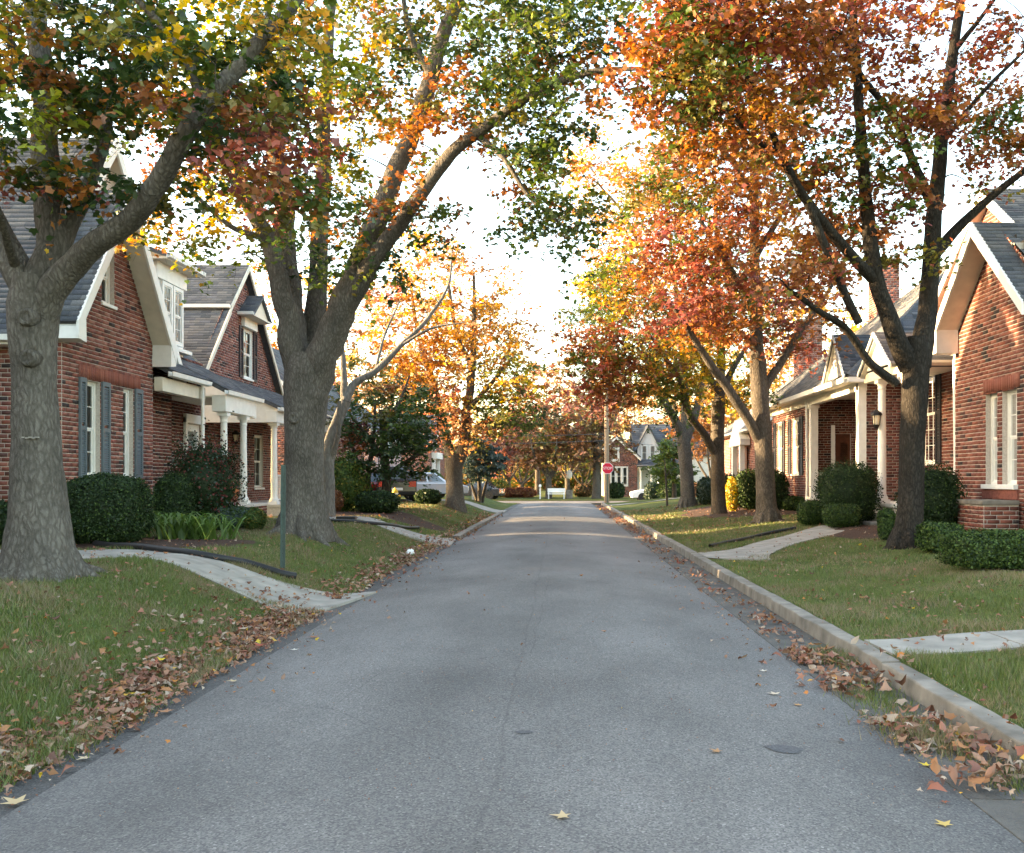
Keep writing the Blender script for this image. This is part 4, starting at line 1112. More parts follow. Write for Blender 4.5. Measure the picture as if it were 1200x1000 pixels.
def house_R2():
    h = thing('brick_house', (13, 33, 0.4), 'brick house with hipped slate grey roof, white pediment and chimney', 'house', 'brick houses along the street')
    T = (1.1, 1.05, 1.1); x0, x1, y0, y1, ze = 8.8, 19.2, 27.6, 39, 4.6
    pl = Plane('x', x0, -1)
    wall(h, pl, [(33, 0.3), (y1, 0.3), (y1, ze), (33, ze)], [(34.5, 1.9, 35.7, 3.95), (37.2, 1.9, 38.2, 3.95)], tint=T)
    for a, b in ((34.5, 35.7), (37.2, 38.2)): window(h, pl, a, b, 1.9, 3.95, 3, 2)
    for a, b in ((34.0, 34.46), (35.74, 36.2), (36.75, 37.16), (38.24, 38.65)): shutter(h, pl, a, b, 1.85, 4.0, 'dark_paint')
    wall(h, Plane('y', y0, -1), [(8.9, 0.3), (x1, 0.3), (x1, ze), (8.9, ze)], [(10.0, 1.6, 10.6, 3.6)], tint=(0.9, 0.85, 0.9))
    window(h, Plane('y', y0, -1), 10.0, 10.6, 1.6, 3.6, 1, 2)
    boxp(h, 'corner_board', (8.72, 27.48, 0.9), (8.95, 27.72, ze), 'white_paint')
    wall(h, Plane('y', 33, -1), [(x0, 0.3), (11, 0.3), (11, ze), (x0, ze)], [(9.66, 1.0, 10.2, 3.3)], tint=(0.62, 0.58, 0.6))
    dr = boxp(h, 'door', (9.67, 33.05, 1.0), (10.19, 33.1, 3.3), 'door_wood'); MB().quad((9.85, 33.04, 1.9), (10.1, 33.04, 1.9), (10.1, 33.04, 3.0), (9.85, 33.04, 3.0)).build('pane', 'glass', dr)
    boxp(h, 'door_surround', (9.5, 32.9, 1.0), (9.62, 32.99, 3.6), 'white_paint'); boxp(h, 'porch_rail', (8.85, 32.85, 1.85), (9.5, 32.95, 1.95), 'white_paint')
    wall(h, Plane('x', 11, -1), [(27.6, 0.3), (33, 0.3), (33, ze), (27.6, ze)], tint=T)
    wall(h, Plane('y', y1, 1), [(x0, 0.3), (x1, 0.3), (x1, ze), (x0, ze)], bricks=False); wall(h, Plane('x', x1, 1), [(y0, 0.3), (y1, 0.3), (y1, ze), (y0, ze)], bricks=False)
    boxp(h, 'porch_base', (x0, 27.65, 0.25), (10.98, 32.98, 0.95), 'mortar'); boxp(h, 'porch_floor', (x0 - 0.05, 27.62, 0.952), (10.98, 32.98, 1.0), 'porch_floor')
    column(h, 8.85, 32.85, 1.0, 4.3, 0.13, square=True)
    boxp(h, 'entablature', (8.72, 27.5, 4.3), (8.98, 33.2, 4.6), 'white_paint', 0.01); boxp(h, 'porch_ceiling', (8.98, 27.62, 4.5), (11, 33, 4.55), 'cream_paint')
    boxp(h, 'frieze', (8.72, 33.2, 4.3), (8.79, 39.1, 4.6), 'white_paint'); boxp(h, 'soffit', (8.35, 27.2, 4.56), (8.8, 39.4, 4.6), 'cream_paint')
    downspout(h, 8.7, 33.2, 0.7, 4.5, (-0.25, 0), 0.05)
    e = 4.7; a, b, c, d = (8.3, 27.15, e), (8.3, 39.45, e), (19.7, 39.45, e), (19.7, 27.15, e); r0, r1 = (14, 32.85, 9.5), (14, 33.75, 9.5)
    slope(h, a, b, r1, r0); slope(h, d, a, r0, r0); slope(h, b, c, r1, r1, shingles=False); slope(h, c, d, r0, r1, shingles=False)
    m = MB()
    for q, r_ in ((a, r0), (b, r1)):
        m.tube([q, r_], 0.07, 6)
    m.build('hip_cap', 'shingle_plain' if 'shingle_plain' in MATS else 'roof_felt', h)
    eave(h, 'x', 8.32, 27.2, 39.4, 4.5, -1, 0.16); eave(h, 'y', 27.17, 8.3, 19.6, 4.5, -1, 0.16)
    m = MB(); m.prism([(8.4, 27.6, 4.72), (8.4, 29.6, 4.72), (8.4, 28.6, 5.95)], (0.08, 0, 0)); m.build('pediment', 'white_paint', h)
    front_gable(h, 8.3, 11.5, 28.6, 1.15, 4.7, 6.1, -1, over=0.15, board=0.08)
    ch = thing  # chimney with its cap
    wall(h, Plane('y', 36.3, -1), [(12.2, 5), (13.1, 5), (13.1, 10.1), (12.2, 10.1)], name='chimney', tint=T); wall(h, Plane('x', 12.2, -1), [(36.3, 5), (37.2, 5), (37.2, 10.1), (36.3, 10.1)], name='chimney', tint=T)
    boxp(h, 'chimney_core', (12.22, 36.32, 5), (13.08, 37.2, 10.05), 'mortar'); boxp(h, 'chimney_cap', (12.12, 36.22, 10.1), (13.2, 37.3, 10.25), 'concrete', 0.02)
house_R2()

def house_R3():
    h = simple_house('brick_house', 9.4, 42.5, 54, 4.5, 8.0, -1, 'brick house with white arched doorway between two maple trunks', wins=((44, 45.2, 1.5, 3.5),), tint=(1.1, 1.05, 1.1))
    for y in (46.6, 48.6): boxp(h, 'pilaster', (8.9, y, 0.3), (9.15, y + 0.3, 3.4), 'white_paint', 0.01)
    m = MB(); m.prism([(8.85, 46.3, 3.4), (8.85, 49.2, 3.4), (8.85, 49.2, 3.7), (8.85, 47.75, 4.7), (8.85, 46.3, 3.7)], (0.5, 0, 0)); m.build('pediment', 'white_paint', h)
    boxp(h, 'door', (9.3, 46.95, 0.3), (9.36, 48.55, 3.3), 'door_wood')
    wall(h, Plane('y', 43.4, -1), [(11.0, 4), (12.1, 4), (12.1, 9.0), (11.0, 9.0)], name='chimney'); wall(h, Plane('x', 11.0, -1), [(43.4, 4), (44.3, 4), (44.3, 9.0), (43.4, 9.0)], name='chimney')
    boxp(h, 'chimney_core', (11.02, 43.42, 4), (12.08, 44.3, 8.95), 'mortar'); boxp(h, 'chimney_cap', (10.95, 43.33, 9.0), (12.15, 44.35, 9.12), 'concrete')
house_R3()

def house_far():
    h = thing('brick_house', (9, 90, 0.1), 'far brick and white house with porch at the end of the street', 'house', 'houses farther along the street')
    pl = Plane('y', 88, -1)
    wall(h, pl, [(4.2, 0.05), (7.2, 0.05), (7.2, 3.9), (5.2, 5.65), (4.2, 4.8)], [(4.65, 3.4, 5.5, 4.7), (4.65, 1.1, 6.3, 2.9)], bricks=False, material='mortar', tint=(1, 1, 1))
    bb = wall(h, Plane('y', 87.96, -1), [(4.2, 0.05), (7.2, 0.05), (7.2, 3.9), (5.2, 5.6), (4.2, 4.75)], [(4.6, 3.35, 5.55, 4.75), (4.6, 1.05, 6.35, 2.95)], tint=(0.9, 0.85, 0.9), bx=(0.3, 0.1), name='brick_face')
    window(h, pl, 4.65, 5.5, 3.4, 4.7, 1, 1, recess=-0.06, casing=0.16); 
    for a, b in ((4.65, 5.19), (5.2, 5.74), (5.75, 6.3)): window(h, pl, a, b, 1.1, 2.9, 1, 1, recess=-0.06, casing=0.09)
    m = MB()
    m.prism([(3.9, 87.6, 4.6), (5.2, 87.6, 5.8), (5.2, 87.6, 5.5), (3.9, 87.6, 4.3)], (0, 0.5, 0)); m.prism([(5.2, 87.6, 5.8), (7.5, 87.6, 3.75), (7.5, 87.6, 3.45), (5.2, 87.6, 5.5)], (0, 0.5, 0)); m.build('rake_board', 'white_paint', h)
    slope(h, (3.9, 87.6, 4.65), (3.9, 96, 4.65), (5.2, 96, 5.85), (5.2, 87.6, 5.85), shingles=False); slope(h, (7.5, 87.6, 3.8), (7.5, 96, 3.8), (5.2, 96, 5.85), (5.2, 87.6, 5.85), tab=(0.6, 0.3))
    wall(h, Plane('x', 4.2, -1), [(88, 0.05), (96, 0.05), (96, 4.6), (88, 4.6)], bricks=False)
    # main block in white boards, gable to the left, slope to the viewer
    wall(h, Plane('y', 90.5, -1), [(7.3, 0.05), (15.6, 0.05), (15.6, 4.2), (7.3, 4.2)], bricks=False, material='siding')
    wall(h, Plane('x', 7.3, -1), [(90.5, 0.05), (97, 0.05), (97, 4.2), (93.7, 7.2), (90.5, 4.2)], bricks=False, material='siding')
    slope(h, (7, 90.2, 4.0), (15.9, 90.2, 4.0), (15.9, 93.7, 7.2), (7, 93.7, 7.2), tab=(0.6, 0.3)); slope(h, (7, 97.2, 4.0), (15.9, 97.2, 4.0), (15.9, 93.7, 7.2), (7, 93.7, 7.2), shingles=False)
    dp = Plane('y', 89.9, -1)
    wall(h, dp, [(7.35, 3.0), (9.5, 3.0), (9.5, 4.6), (8.4, 6.75), (7.35, 4.6)], bricks=False, material='siding', name='dormer')
    for a in (7.7, 8.5): window(h, dp, a, a + 0.62, 3.5, 5.0, 1, 1, recess=-0.03, casing=0.1, sill=False)
    slope(h, (7.15, 89.6, 4.5), (7.15, 93, 4.5), (8.4, 93, 6.95), (8.4, 89.6, 6.95), shingles=False); slope(h, (9.7, 89.6, 4.5), (9.7, 93, 4.5), (8.4, 93, 6.95), (8.4, 89.6, 6.95), tab=(0.6, 0.3))
    slope(h, (7.1, 87.6, 2.95), (11.6, 87.6, 2.95), (11.6, 90.3, 3.75), (7.1, 90.3, 3.75), tab=(0.6, 0.3)); boxp(h, 'frieze', (7.32, 87.75, 2.6), (11.5, 87.9, 2.9), 'white_paint')
    for x in (7.5, 8.5, 9.6, 11.2): column(h, x, 87.9, 0.3, 2.6, 0.1)
    boxp(h, 'porch_floor', (7.32, 87.8, 0.05), (11.5, 90.4, 0.3), 'porch_floor')
house_far()

# ------------------------------------------------------------------ trees
def fnoise(p, s=1.0):
    x, y, z = p[..., 0] * s, p[..., 1] * s, p[..., 2] * s
    return (np.sin(1.7 * x + 2.3 * y + 0.7 * z) + np.sin(2.9 * y - 1.9 * z + 1.3) * 0.7 + np.sin(3.7 * z + 2.1 * x - 0.4) * 0.6 + np.sin(6.1 * x - 5.3 * y + 4.9 * z) * 0.35) / 2.65

CL = {}
def tree(name, label, base, trunk, limbs, crown, leaf=0.13, tmpl=STAR, per=46, rc=0.42, bark_m='bark_grey', group=None, flare=0.9, seg=20, thin=0.05, twigs=3, roots=5, ws=1.0, wl=1.0, tilt=0.75, flat=0.65, depth=None, parts=None, bark_r=1.0, lmat='leaf', dull=0.0, dens=1.0):
    """base: photo pixel of the foot (or a 3-D point); trunk / limbs: photo pixels (px, py, depth offset, width in px);
    crown: (px, py, rx, ry, depth offset, depth radius, clusters, palette)"""
    b = G(*base) if len(base) == 2 else np.array(base, float)
    d = b[1] if depth is None else depth
    root = thing(name, tuple(b), label, 'tree', group)
    k = d / FX
    Vs, Fs, off = [], [], 0
    nodes_p, nodes_r = [], []
    def sweep(pts, n, is_trunk=False):
        nonlocal off
        P = np.array([W(a[0], a[1], d + a[2]) for a in pts]); R = np.array([a[3] * k / 2 for a in pts]) * (ws if is_trunk else wl)
        if is_trunk: P[0] = b - np.array([0, 0, 0.15])
        kk = 10 if is_trunk else 6
        P, R = smooth_path(P, R, kk)
        if is_trunk:
            hgt = P[:, 2] - b[2]
            R = R * (1 + 0.0 * hgt)
        if not is_trunk:
            P[1:-1] += fnoise(P[1:-1], 2.2)[:, None] * np.array([0.5, 0.5, 0.2]) * R[1:-1, None] * 0.5
        ph = random.uniform(0, 6)
        def mod(i, th, p):
            q = np.stack([p[0] + np.cos(th) * 0.3, p[1] + np.sin(th) * 0.3, np.full_like(th, p[2])], -1)
            m_ = 1 + 0.05 * fnoise(q, 4.0) + 0.03 * np.sin(th * 7 + 3 * np.sin(p[2] * 1.3)) * bark_r
            if is_trunk:
                h = max(0.0, p[2] - b[2])
                e = math.exp(-h / (0.42 * max(0.4, R[0] * 2.2)))
                m_ = m_ * (1 + flare * 0.55 * e) + flare * 0.42 * e * e * (np.maximum(0, np.sin(th * roots / 1.0 + ph + 0.6 * np.sin(2 * th))) ** 1.5)
            return m_
        V, F = tube(P, R, n, mod)
        Vs.append(V); Fs.append(F + off); off += len(V)
        if len(R) > 2:
            nodes_p.extend(P[len(P) // 3 if is_trunk else 1:]); nodes_r.extend(R[len(P) // 3 if is_trunk else 1:])
    sweep(trunk, seg, True)
    if flare > 0.3:
        R0 = trunk[0][3] * k / 2 * ws
        for q in range(7):
            an = q * 2 * math.pi / 7 + random.uniform(-0.3, 0.3); ll = R0 * random.uniform(1.9, 2.9) * (0.6 + flare * 0.6)
            pts = []
            for t, hh in ((0.45, R0 * 1.5), (0.95, R0 * 0.55), (1.0 + 0.35 * flare, R0 * 0.16), (ll / R0 * 0.75, 0.0), (ll / R0, -0.08)):
                x_, y_ = b[0] + R0 * t * math.cos(an + 0.12 * t), b[1] + R0 * t * math.sin(an + 0.12 * t)
                pts.append((x_, y_, ground_z(x_, y_) + hh))
            P, R = smooth_path(np.array(pts), np.array([R0 * 0.34, R0 * 0.32, R0 * 0.26, R0 * 0.13, R0 * 0.04]), 5)
            V, F = tube(P, R, 10, lambda i, th, p: 1 + 0.12 * np.sin(3 * th + 5 * p[2])); Vs.append(V); Fs.append(F + off); off += len(V)
    for L in limbs: sweep(L, max(8, seg * 2 // 3))
    # clusters -> branches grown from the nearest wood
    cents, pals = [], []
    for (px, py, rx_, ry_, do, dr, n, pal) in crown:
        c = W(px, py, d + do); kk = (d + do) / FX; n = max(3, int(n * dens))
        u = rng.normal(0, 1, (n, 3)); u /= np.linalg.norm(u, axis=1)[:, None]; u *= (rng.random((n, 1)) ** 0.42)
        cents.append(c + u * np.array([rx_ * kk, dr, ry_ * kk])); pals += [pal] * n
    if cents:
        C = np.concatenate(cents); NP = np.array(nodes_p); NR = np.array(nodes_r)
        zmin = b[2] + 1.2
        C[:, 2] = np.maximum(C[:, 2], zmin)
        order = np.argsort([np.min(np.linalg.norm(NP - c, axis=1)) for c in C])
        LC, LCol, LT, TW = [], [], [], []
        for i in order:
            c = C[i]
            dv = c - NP; dd = np.linalg.norm(dv, axis=1) + 0.7 * np.maximum(0, NP[:, 2] - c[2])
            j = int(np.argmin(dd)); a = NP[j]; L = np.linalg.norm(c - a)
            if L > 0.15:
                mid = (a + c) / 2 + np.array([0, 0, 0.12 * L]) + rng.normal(0, 0.09 * L, 3)
                P, _ = smooth_path(np.array([a, mid, c]), np.zeros(3), 4)
                r0 = min(NR[j] * 0.6, 0.010 + 0.016 * L) ; r0 = max(r0, thin * 0.16)
                R = np.linspace(r0, max(0.004, thin * 0.1), len(P))
                V, F = tube(P, R, 5); Vs.append(V); Fs.append(F + off); off += len(V)
                NP = np.vstack([NP, P[2:]]); NR = np.concatenate([NR, R[2:]])
            pal = pals[i]
            n = int(per * random.uniform(0.6, 1.4))
            # twigs fanning out from the branch end, leaves set along them
            bd = (c - a) / (L + 1e-6); nt_ = twigs + 3
            td = norm(bd * 0.55 + rng.normal(0, 0.75, (nt_, 3)) * np.array([1, 1, 0.55]))
            tl = rc * rng.uniform(0.7, 1.7, nt_)
            te = c + td * tl[:, None]; te[:, 2] -= 0.28 * tl
            tm_ = c + td * (tl * 0.5)[:, None] + rng.normal(0, 0.03, (nt_, 3))
            TW.append((np.repeat(c[None], nt_, 0), tm_, te))
            ti = rng.integers(0, nt_, n); tt = rng.uniform(0.12, 1.08, n)[:, None]
            p0 = c[None]; p1 = tm_[ti]; p2 = te[ti]
            lc = (1 - tt) ** 2 * p0 + 2 * tt * (1 - tt) * p1 + tt * tt * p2
            side = np.cross(td[ti], np.array([0, 0, 1.0])); side *= rng.choice([-1.0, 1.0], n)[:, None]
            lc = lc + side * (leaf * rng.uniform(0.2, 0.75, n))[:, None] + rng.normal(0, 1, (n, 3)) * np.array([1, 1, 0.7]) * rc * 0.13
            tips = norm(td[ti] * 0.6 + side * 0.8 + np.array([0, 0, -0.45]))
            LT.append(tips)
            nm_ = list(pal); pw = np.cumsum([pal[q] for q in nm_]); uu = 0.5 + 0.62 * fnoise(c, 1.15 * 10 / max(10, d * 0.6)) + rng.normal(0, 0.13)
            main = np.array(PAL[nm_[min(len(nm_) - 1, int(np.searchsorted(pw, min(0.999, max(0.0, uu)) * pw[-1])))]])
            cl = np.where(rng.random((n, 1)) < 0.88, main, pick_cols(n, pal)) * rng.uniform(0.72, 1.2, (n, 1)) * rng.uniform(0.8, 1.15)
            LC.append(lc); LCol.append(cl)
        LC = np.concatenate(LC); LCol = np.concatenate(LCol)
        LCol = LCol * (1 - dull) + np.array([0.25, 0.19, 0.13]) * dull  # far leaves faded towards tan: distance haze put into their colour
        V, F, kv = leaf_geo(LC, leaf * rng.uniform(0.65, 1.25, len(LC)), tmpl, tilt=tilt * 0.75, tip=np.concatenate(LT), curl=0.12)
        A_, M_, B_ = (np.concatenate([t[q] for t in TW]) for q in range(3))
        tr_ = max(0.0035, thin * 0.085); N_ = len(A_); ang = np.array([0, 2.1, 4.2])
        ax = norm(B_ - A_); s1 = norm(np.cross(ax, np.array([0.3, 0.2, 1.0]))); s2 = np.cross(ax, s1)
        ring = s1[:, None, :] * np.cos(ang)[None, :, None] + s2[:, None, :] * np.sin(ang)[None, :, None]
        TV = np.stack([A_[:, None] + ring * tr_, M_[:, None] + ring * tr_ * 0.75, B_[:, None] + ring * tr_ * 0.4], 1).reshape(-1, 3)
        q_ = np.array([(i + 3 * j, (i + 1) % 3 + 3 * j, (i + 1) % 3 + 3 * j + 3, i + 3 * j + 3) for j in range(2) for i in range(3)])
        TFc = (q_[None] + (np.arange(N_) * 9)[:, None, None]).reshape(-1, 4)
        Vs.append(TV); Fs.append(TFc + off); off += len(TV)
        o = bpy.data.objects.new('crown', np_mesh('crown', V, F, np.repeat(LCol, kv, 0) * rng.uniform(0.78, 1.22, (len(LCol) * kv, 1)) * (1 + rng.normal(0, 0.06, (len(LCol) * kv, 3))), lmat)); link(o, root); o['kind'] = 'stuff'
        del o['kind']
    o = bpy.data.objects.new('trunk', np_mesh('trunk', np.concatenate(Vs), np.concatenate(Fs), material=bark_m, smooth=True)); link(o, root)
    return root, b, d

MIX_T1 = {'green': 5, 'lime': 1.2, 'dkgreen': 4, 'olive': 2.5, 'orange': 1.1, 'rust': 1.2, 'yellow': 0.8}
MIX_G = {'green': 5, 'dkgreen': 4, 'olive': 2, 'lime': 2}
MIX_Y = {'yellow': 4, 'lime': 4, 'gold': 3, 'green': 3, 'orange': 1}
MIX_O = {'orange': 5, 'rust': 3, 'gold': 2, 'red': 2, 'olive': 1}
MIX_R = {'red': 5, 'crimson': 3, 'orange': 3, 'rust': 2}
MIX_P = {'crimson': 4, 'pink': 3, 'red': 3}
MIX_RO = {'red': 4, 'rust': 3.5, 'orange': 3, 'crimson': 1, 'olive': 1.4, 'green': 1.4}
MIX_GO = {'gold': 5, 'orange': 3, 'peach': 3, 'yellow': 2, 'olive': 1}
MIX_GR = {'green': 4, 'olive': 3, 'rust': 2, 'orange': 1.5, 'red': 1}

# T1: nearest left
t1, b1, d1 = tree('maple_tree', 'huge grey maple with two trunk knots and a white paint mark, nearest the left kerb', (46, 676),
    [(46, 676, 0, 84), (46, 640, 0, 80), (45, 590, 0, 72), (43, 520, 0, 64), (40, 450, 0, 58), (38, 400, 0, 62), (40, 360, 0, 68), (44, 325, 0, 62)],
    [[(40, 350, 0, 46), (15, 305, 0.1, 40), (-10, 260, 0.2, 36), (-50, 170, 0.4, 30), (-90, 40, 0.5, 22), (-120, -120, 0.6, 10)],
     [(48, 340, 0, 50), (58, 270, 0.1, 40), (56, 190, 0.3, 36), (52, 100, 0.5, 32), (40, 0, 0.7, 28), (30, -140, 1.0, 18), (40, -300, 1.2, 8)],
     [(44, 385, 0, 40), (62, 338, -0.1, 40), (98, 298, -0.3, 33), (150, 258, -0.6, 28), (185, 215, -0.8, 26), (215, 165, -1.0, 25), (238, 125, -1.0, 23), (290, 65, -0.9, 19), (345, 5, -0.7, 15), (400, -70, -0.5, 10)],
     [(238, 125, -1.0, 15), (222, 75, -1.0, 12), (190, 30, -1.0, 9), (150, -10, -1.1, 6)],
     [(62, 300, 0.1, 26), (100, 230, 0.4, 20), (125, 150, 0.7, 15), (135, 60, 0.9, 11), (150, -60, 1.1, 7)],
     [(52, 130, 0.5, 18), (20, 60, 0.2, 12), (-30, 0, 0, 7)],
     [(20, 315, 0, 14), (0, 255, -0.8, 9), (-20, 200, -1.6, 5)]],
    [(120, 60, 150, 80, 0, 1.9, 48, MIX_T1), (60, 190, 80, 50, -0.5, 1.4, 11, MIX_T1), (250, 110, 90, 80, -0.6, 1.5, 34, MIX_T1), (160, 220, 70, 30, -0.3, 1.0, 8, MIX_T1), (300, 135, 60, 60, -1.0, 0.9, 11, {'crimson': 4, 'rust': 3, 'red': 2, 'olive': 1.5}), (15, 195, 45, 30, -0.8, 1.0, 6, MIX_RO),
     (100, 130, 60, 40, -0.2, 1.0, 12, MIX_GR), (20, 60, 60, 60, 0, 1.5, 18, MIX_Y), (340, 40, 60, 50, -0.5, 1.2, 16, MIX_Y), (70, -190, 260, 150, 0.5, 2.8, 70, MIX_T1), (-150, 0, 120, 170, 0.3, 2.0, 30, MIX_T1), (330, 215, 30, 30, -0.9, 0.6, 6, MIX_GR)],
    leaf=0.118, per=92, dens=0.74, rc=0.4, ws=0.82, wl=0.85, seg=32, bark_m='bark_grey', flare=0.8, thin=0.05, twigs=4)

T2PAL = {'green': 5, 'dkgreen': 4, 'olive': 2, 'lime': 1.5, 'orange': 1.2}
t2, b2, d2 = tree('maple_tree', 'large forked maple with green and yellow leaves reaching over the road', (357, 626),
    [(357, 626, 0, 60), (357, 600, 0, 56), (356, 550, 0, 52), (357, 500, 0, 53), (359, 465, 0, 60), (360, 435, 0, 62), (360, 415, 0, 50)],
    [[(352, 455, 0, 40), (340, 400, -0.1, 38), (330, 345, -0.2, 30), (312, 280, -0.3, 24), (285, 230, -0.5, 20), (255, 165, -0.6, 15), (225, 90, -0.7, 10), (200, 10, -0.8, 6)],
     [(354, 450, 0.1, 40), (346, 385, 0.3, 38), (338, 320, 0.4, 33), (330, 240, 0.6, 30), (325, 150, 0.9, 26), (335, 50, 1.2, 20), (345, -80, 1.5, 13), (350, -250, 1.6, 6)],
     [(362, 450, 0.2, 36), (368, 385, 0.5, 32), (374, 300, 0.8, 27), (378, 210, 1.2, 24), (382, 100, 1.5, 20), (390, -20, 1.8, 14), (400, -170, 2, 7)],
     [(362, 470, 0, 44), (380, 415, -0.15, 46), (404, 358, -0.4, 40), (430, 285, -0.6, 32), (455, 225, -0.8, 28), (485, 150, -1.0, 24), (510, 70, -1.2, 21), (535, 5, -1.4, 17), (580, -100, -1.6, 9)],
     [(388, 400, -0.2, 26), (412, 352, -0.5, 28), (442, 298, -0.9, 23), (480, 245, -1.3, 20), (530, 180, -1.8, 17), (575, 145, -2.2, 14), (625, 110, -2.6, 11), (690, 85, -3.0, 8), (760, 80, -3.4, 4)],
     [(560, 160, -2.0, 9), (590, 185, -2.2, 7), (620, 230, -2.4, 5), (660, 265, -2.6, 3)],
     [(505, 90, -1.2, 11), (480, 40, -1.2, 8), (470, -20, -1.3, 5)],
     [(312, 280, -0.3, 10), (270, 265, -0.8, 7), (225, 225, -1.2, 5), (195, 200, -1.5, 3)]],
    [(300, 60, 100, 80, 0, 2.5, 44, MIX_Y), (400, 60, 90, 90, 0, 2.5, 40, MIX_Y), (470, 60, 80, 90, -0.8, 2.0, 32, T2PAL), (250, 260, 75, 60, -0.8, 1.6, 26, MIX_Y), (320, 190, 80, 60, -0.4, 1.6, 22, MIX_GR),
     (420, 170, 70, 60, 0, 2.0, 18, MIX_Y), (520, 160, 50, 60, -1.5, 1.4, 16, MIX_O), (575, 70, 70, 60, -2.0, 1.8, 34, T2PAL), (650, 60, 70, 70, -2.8, 1.6, 34, T2PAL), (700, 40, 40, 50, -3.0, 1.4, 14, T2PAL), (500, 250, 40, 40, -1.0, 1.2, 12, MIX_GR),
     (610, 190, 40, 40, -2.2, 1.0, 14, MIX_GR), (655, 250, 45, 50, -2.5, 1.0, 22, T2PAL), (640, 150, 60, 40, -2.6, 1.2, 16, T2PAL), (430, 300, 55, 50, -0.6, 1.4, 16, T2PAL), (370, 300, 40, 40, -0.8, 1.0, 6, T2PAL),
     (400, -120, 260, 110, 0, 3.6, 90, T2PAL), (600, -80, 130, 80, -2, 2.4, 40, T2PAL), (200, -60, 120, 120, 0, 2.5, 30, MIX_Y), (330, 230, 30, 30, -1.2, 0.6, 6, MIX_R), (210, 160, 50, 60, -0.6, 1.3, 14, MIX_RO)],
    leaf=0.14, per=74, dens=0.76, rc=0.56, ws=0.85, wl=0.8, seg=28, bark_m='bark_grey', flare=0.55, thin=0.06, twigs=3)

R1PAL = {'crimson': 1.5, 'red': 5, 'rust': 4, 'orange': 2, 'olive': 1.2, 'green': 1}
r1, br1, dr1 = tree('maple_tree', 'dark two stemmed maple with orange red leaves in front of the right porch', (1062, 641),
    [(1066, 641, 0, 50), (1066, 610, 0, 45), (1068, 560, 0, 43), (1070, 500, 0, 43), (1072, 460, 0, 46), (1073, 420, 0, 46), (1072, 395, 0, 40)],
    [[(1066, 430, 0, 32), (1046, 385, -0.2, 25), (1030, 340, -0.3, 22), (1020, 290, -0.4, 21), (1014, 220, -0.4, 17), (1008, 140, -0.5, 14), (1003, 60, -0.5, 12), (995, -40, -0.5, 9), (985, -160, -0.6, 4)],
     [(1076, 430, 0, 34), (1086, 370, 0.2, 27), (1091, 310, 0.3, 25), (1096, 240, 0.4, 22), (1104, 160, 0.6, 19), (1114, 80, 0.7, 16), (1126, 0, 0.8, 13), (1140, -120, 1, 8), (1150, -260, 1, 4)],
     [(1026, 330, -0.3, 17), (985, 285, -0.9, 14), (945, 235, -1.3, 12), (915, 180, -1.7, 10), (890, 120, -2.0, 8), (860, 70, -2.3, 6), (800, 20, -2.6, 4)],
     [(915, 180, -1.7, 8), (880, 160, -2.0, 6), (830, 105, -2.4, 4), (775, 90, -2.8, 3)],
     [(1096, 250, 0.4, 16), (1075, 200, 0.1, 12), (1045, 135, -0.3, 10), (1010, 90, -0.8, 8), (985, 40, -1.2, 5)],
     [(1094, 300, 0.3, 18), (1125, 265, 0.2, 14), (1160, 232, 0, 11), (1200, 200, -0.3, 9), (1270, 140, -0.5, 5)],
     [(1050, 450, -0.1, 13), (1020, 425, -0.4, 11), (990, 385, -0.7, 10), (960, 365, -1.0, 8), (925, 340, -1.3, 5)],
     [(1007, 379, -0.9, 11), (988, 340, -1.0, 11.5), (968, 290, -1.15, 11), (945, 236, -1.3, 10)],
     [(1118, 60, 0.7, 9), (1150, 20, 0.5, 6), (1180, -20, 0.3, 4)], [(1103, 170, 0.5, 8), (1150, 110, 0.2, 6), (1200, 60, 0, 4)]],
    [(1000, 50, 90, 70, -0.6, 2.0, 50, MIX_R), (920, 60, 90, 60, -1.5, 1.8, 46, MIX_RO), (1060, 150, 60, 60, -0.2, 1.5, 24, R1PAL), (980, 190, 80, 40, -0.8, 1.6, 30, MIX_GR), (1020, 240, 70, 30, -0.3, 1.4, 26, R1PAL), (850, 60, 80, 60, -2.0, 1.6, 42, MIX_RO),
     (790, 40, 70, 50, -2.6, 1.4, 34, MIX_RO), (800, 110, 80, 35, -2.6, 1.2, 30, MIX_GR), (880, 150, 70, 40, -1.8, 1.4, 30, MIX_O), (1160, 60, 50, 70, 0.2, 1.5, 16, R1PAL), (1160, 170, 45, 40, 0, 1.2, 14, R1PAL), (1130, 130, 40, 50, 0.4, 1.2, 8, R1PAL), (960, 290, 40, 30, 0.8, 0.9, 10, MIX_O),
     (1060, 300, 40, 20, -0.5, 0.8, 6, MIX_GR), (930, 340, 60, 40, -1.0, 1.0, 16, MIX_RO), (1000, -110, 220, 90, 0, 3, 60, R1PAL), (1220, 100, 70, 150, 0, 2, 16, R1PAL), (1040, 0, 60, 40, 0, 1.3, 14, MIX_R)],
    leaf=0.135, per=74, dens=0.8, rc=0.5, ws=0.66, wl=0.82, seg=26, bark_m='bark_dark', flare=0.5, thin=0.055, twigs=3)

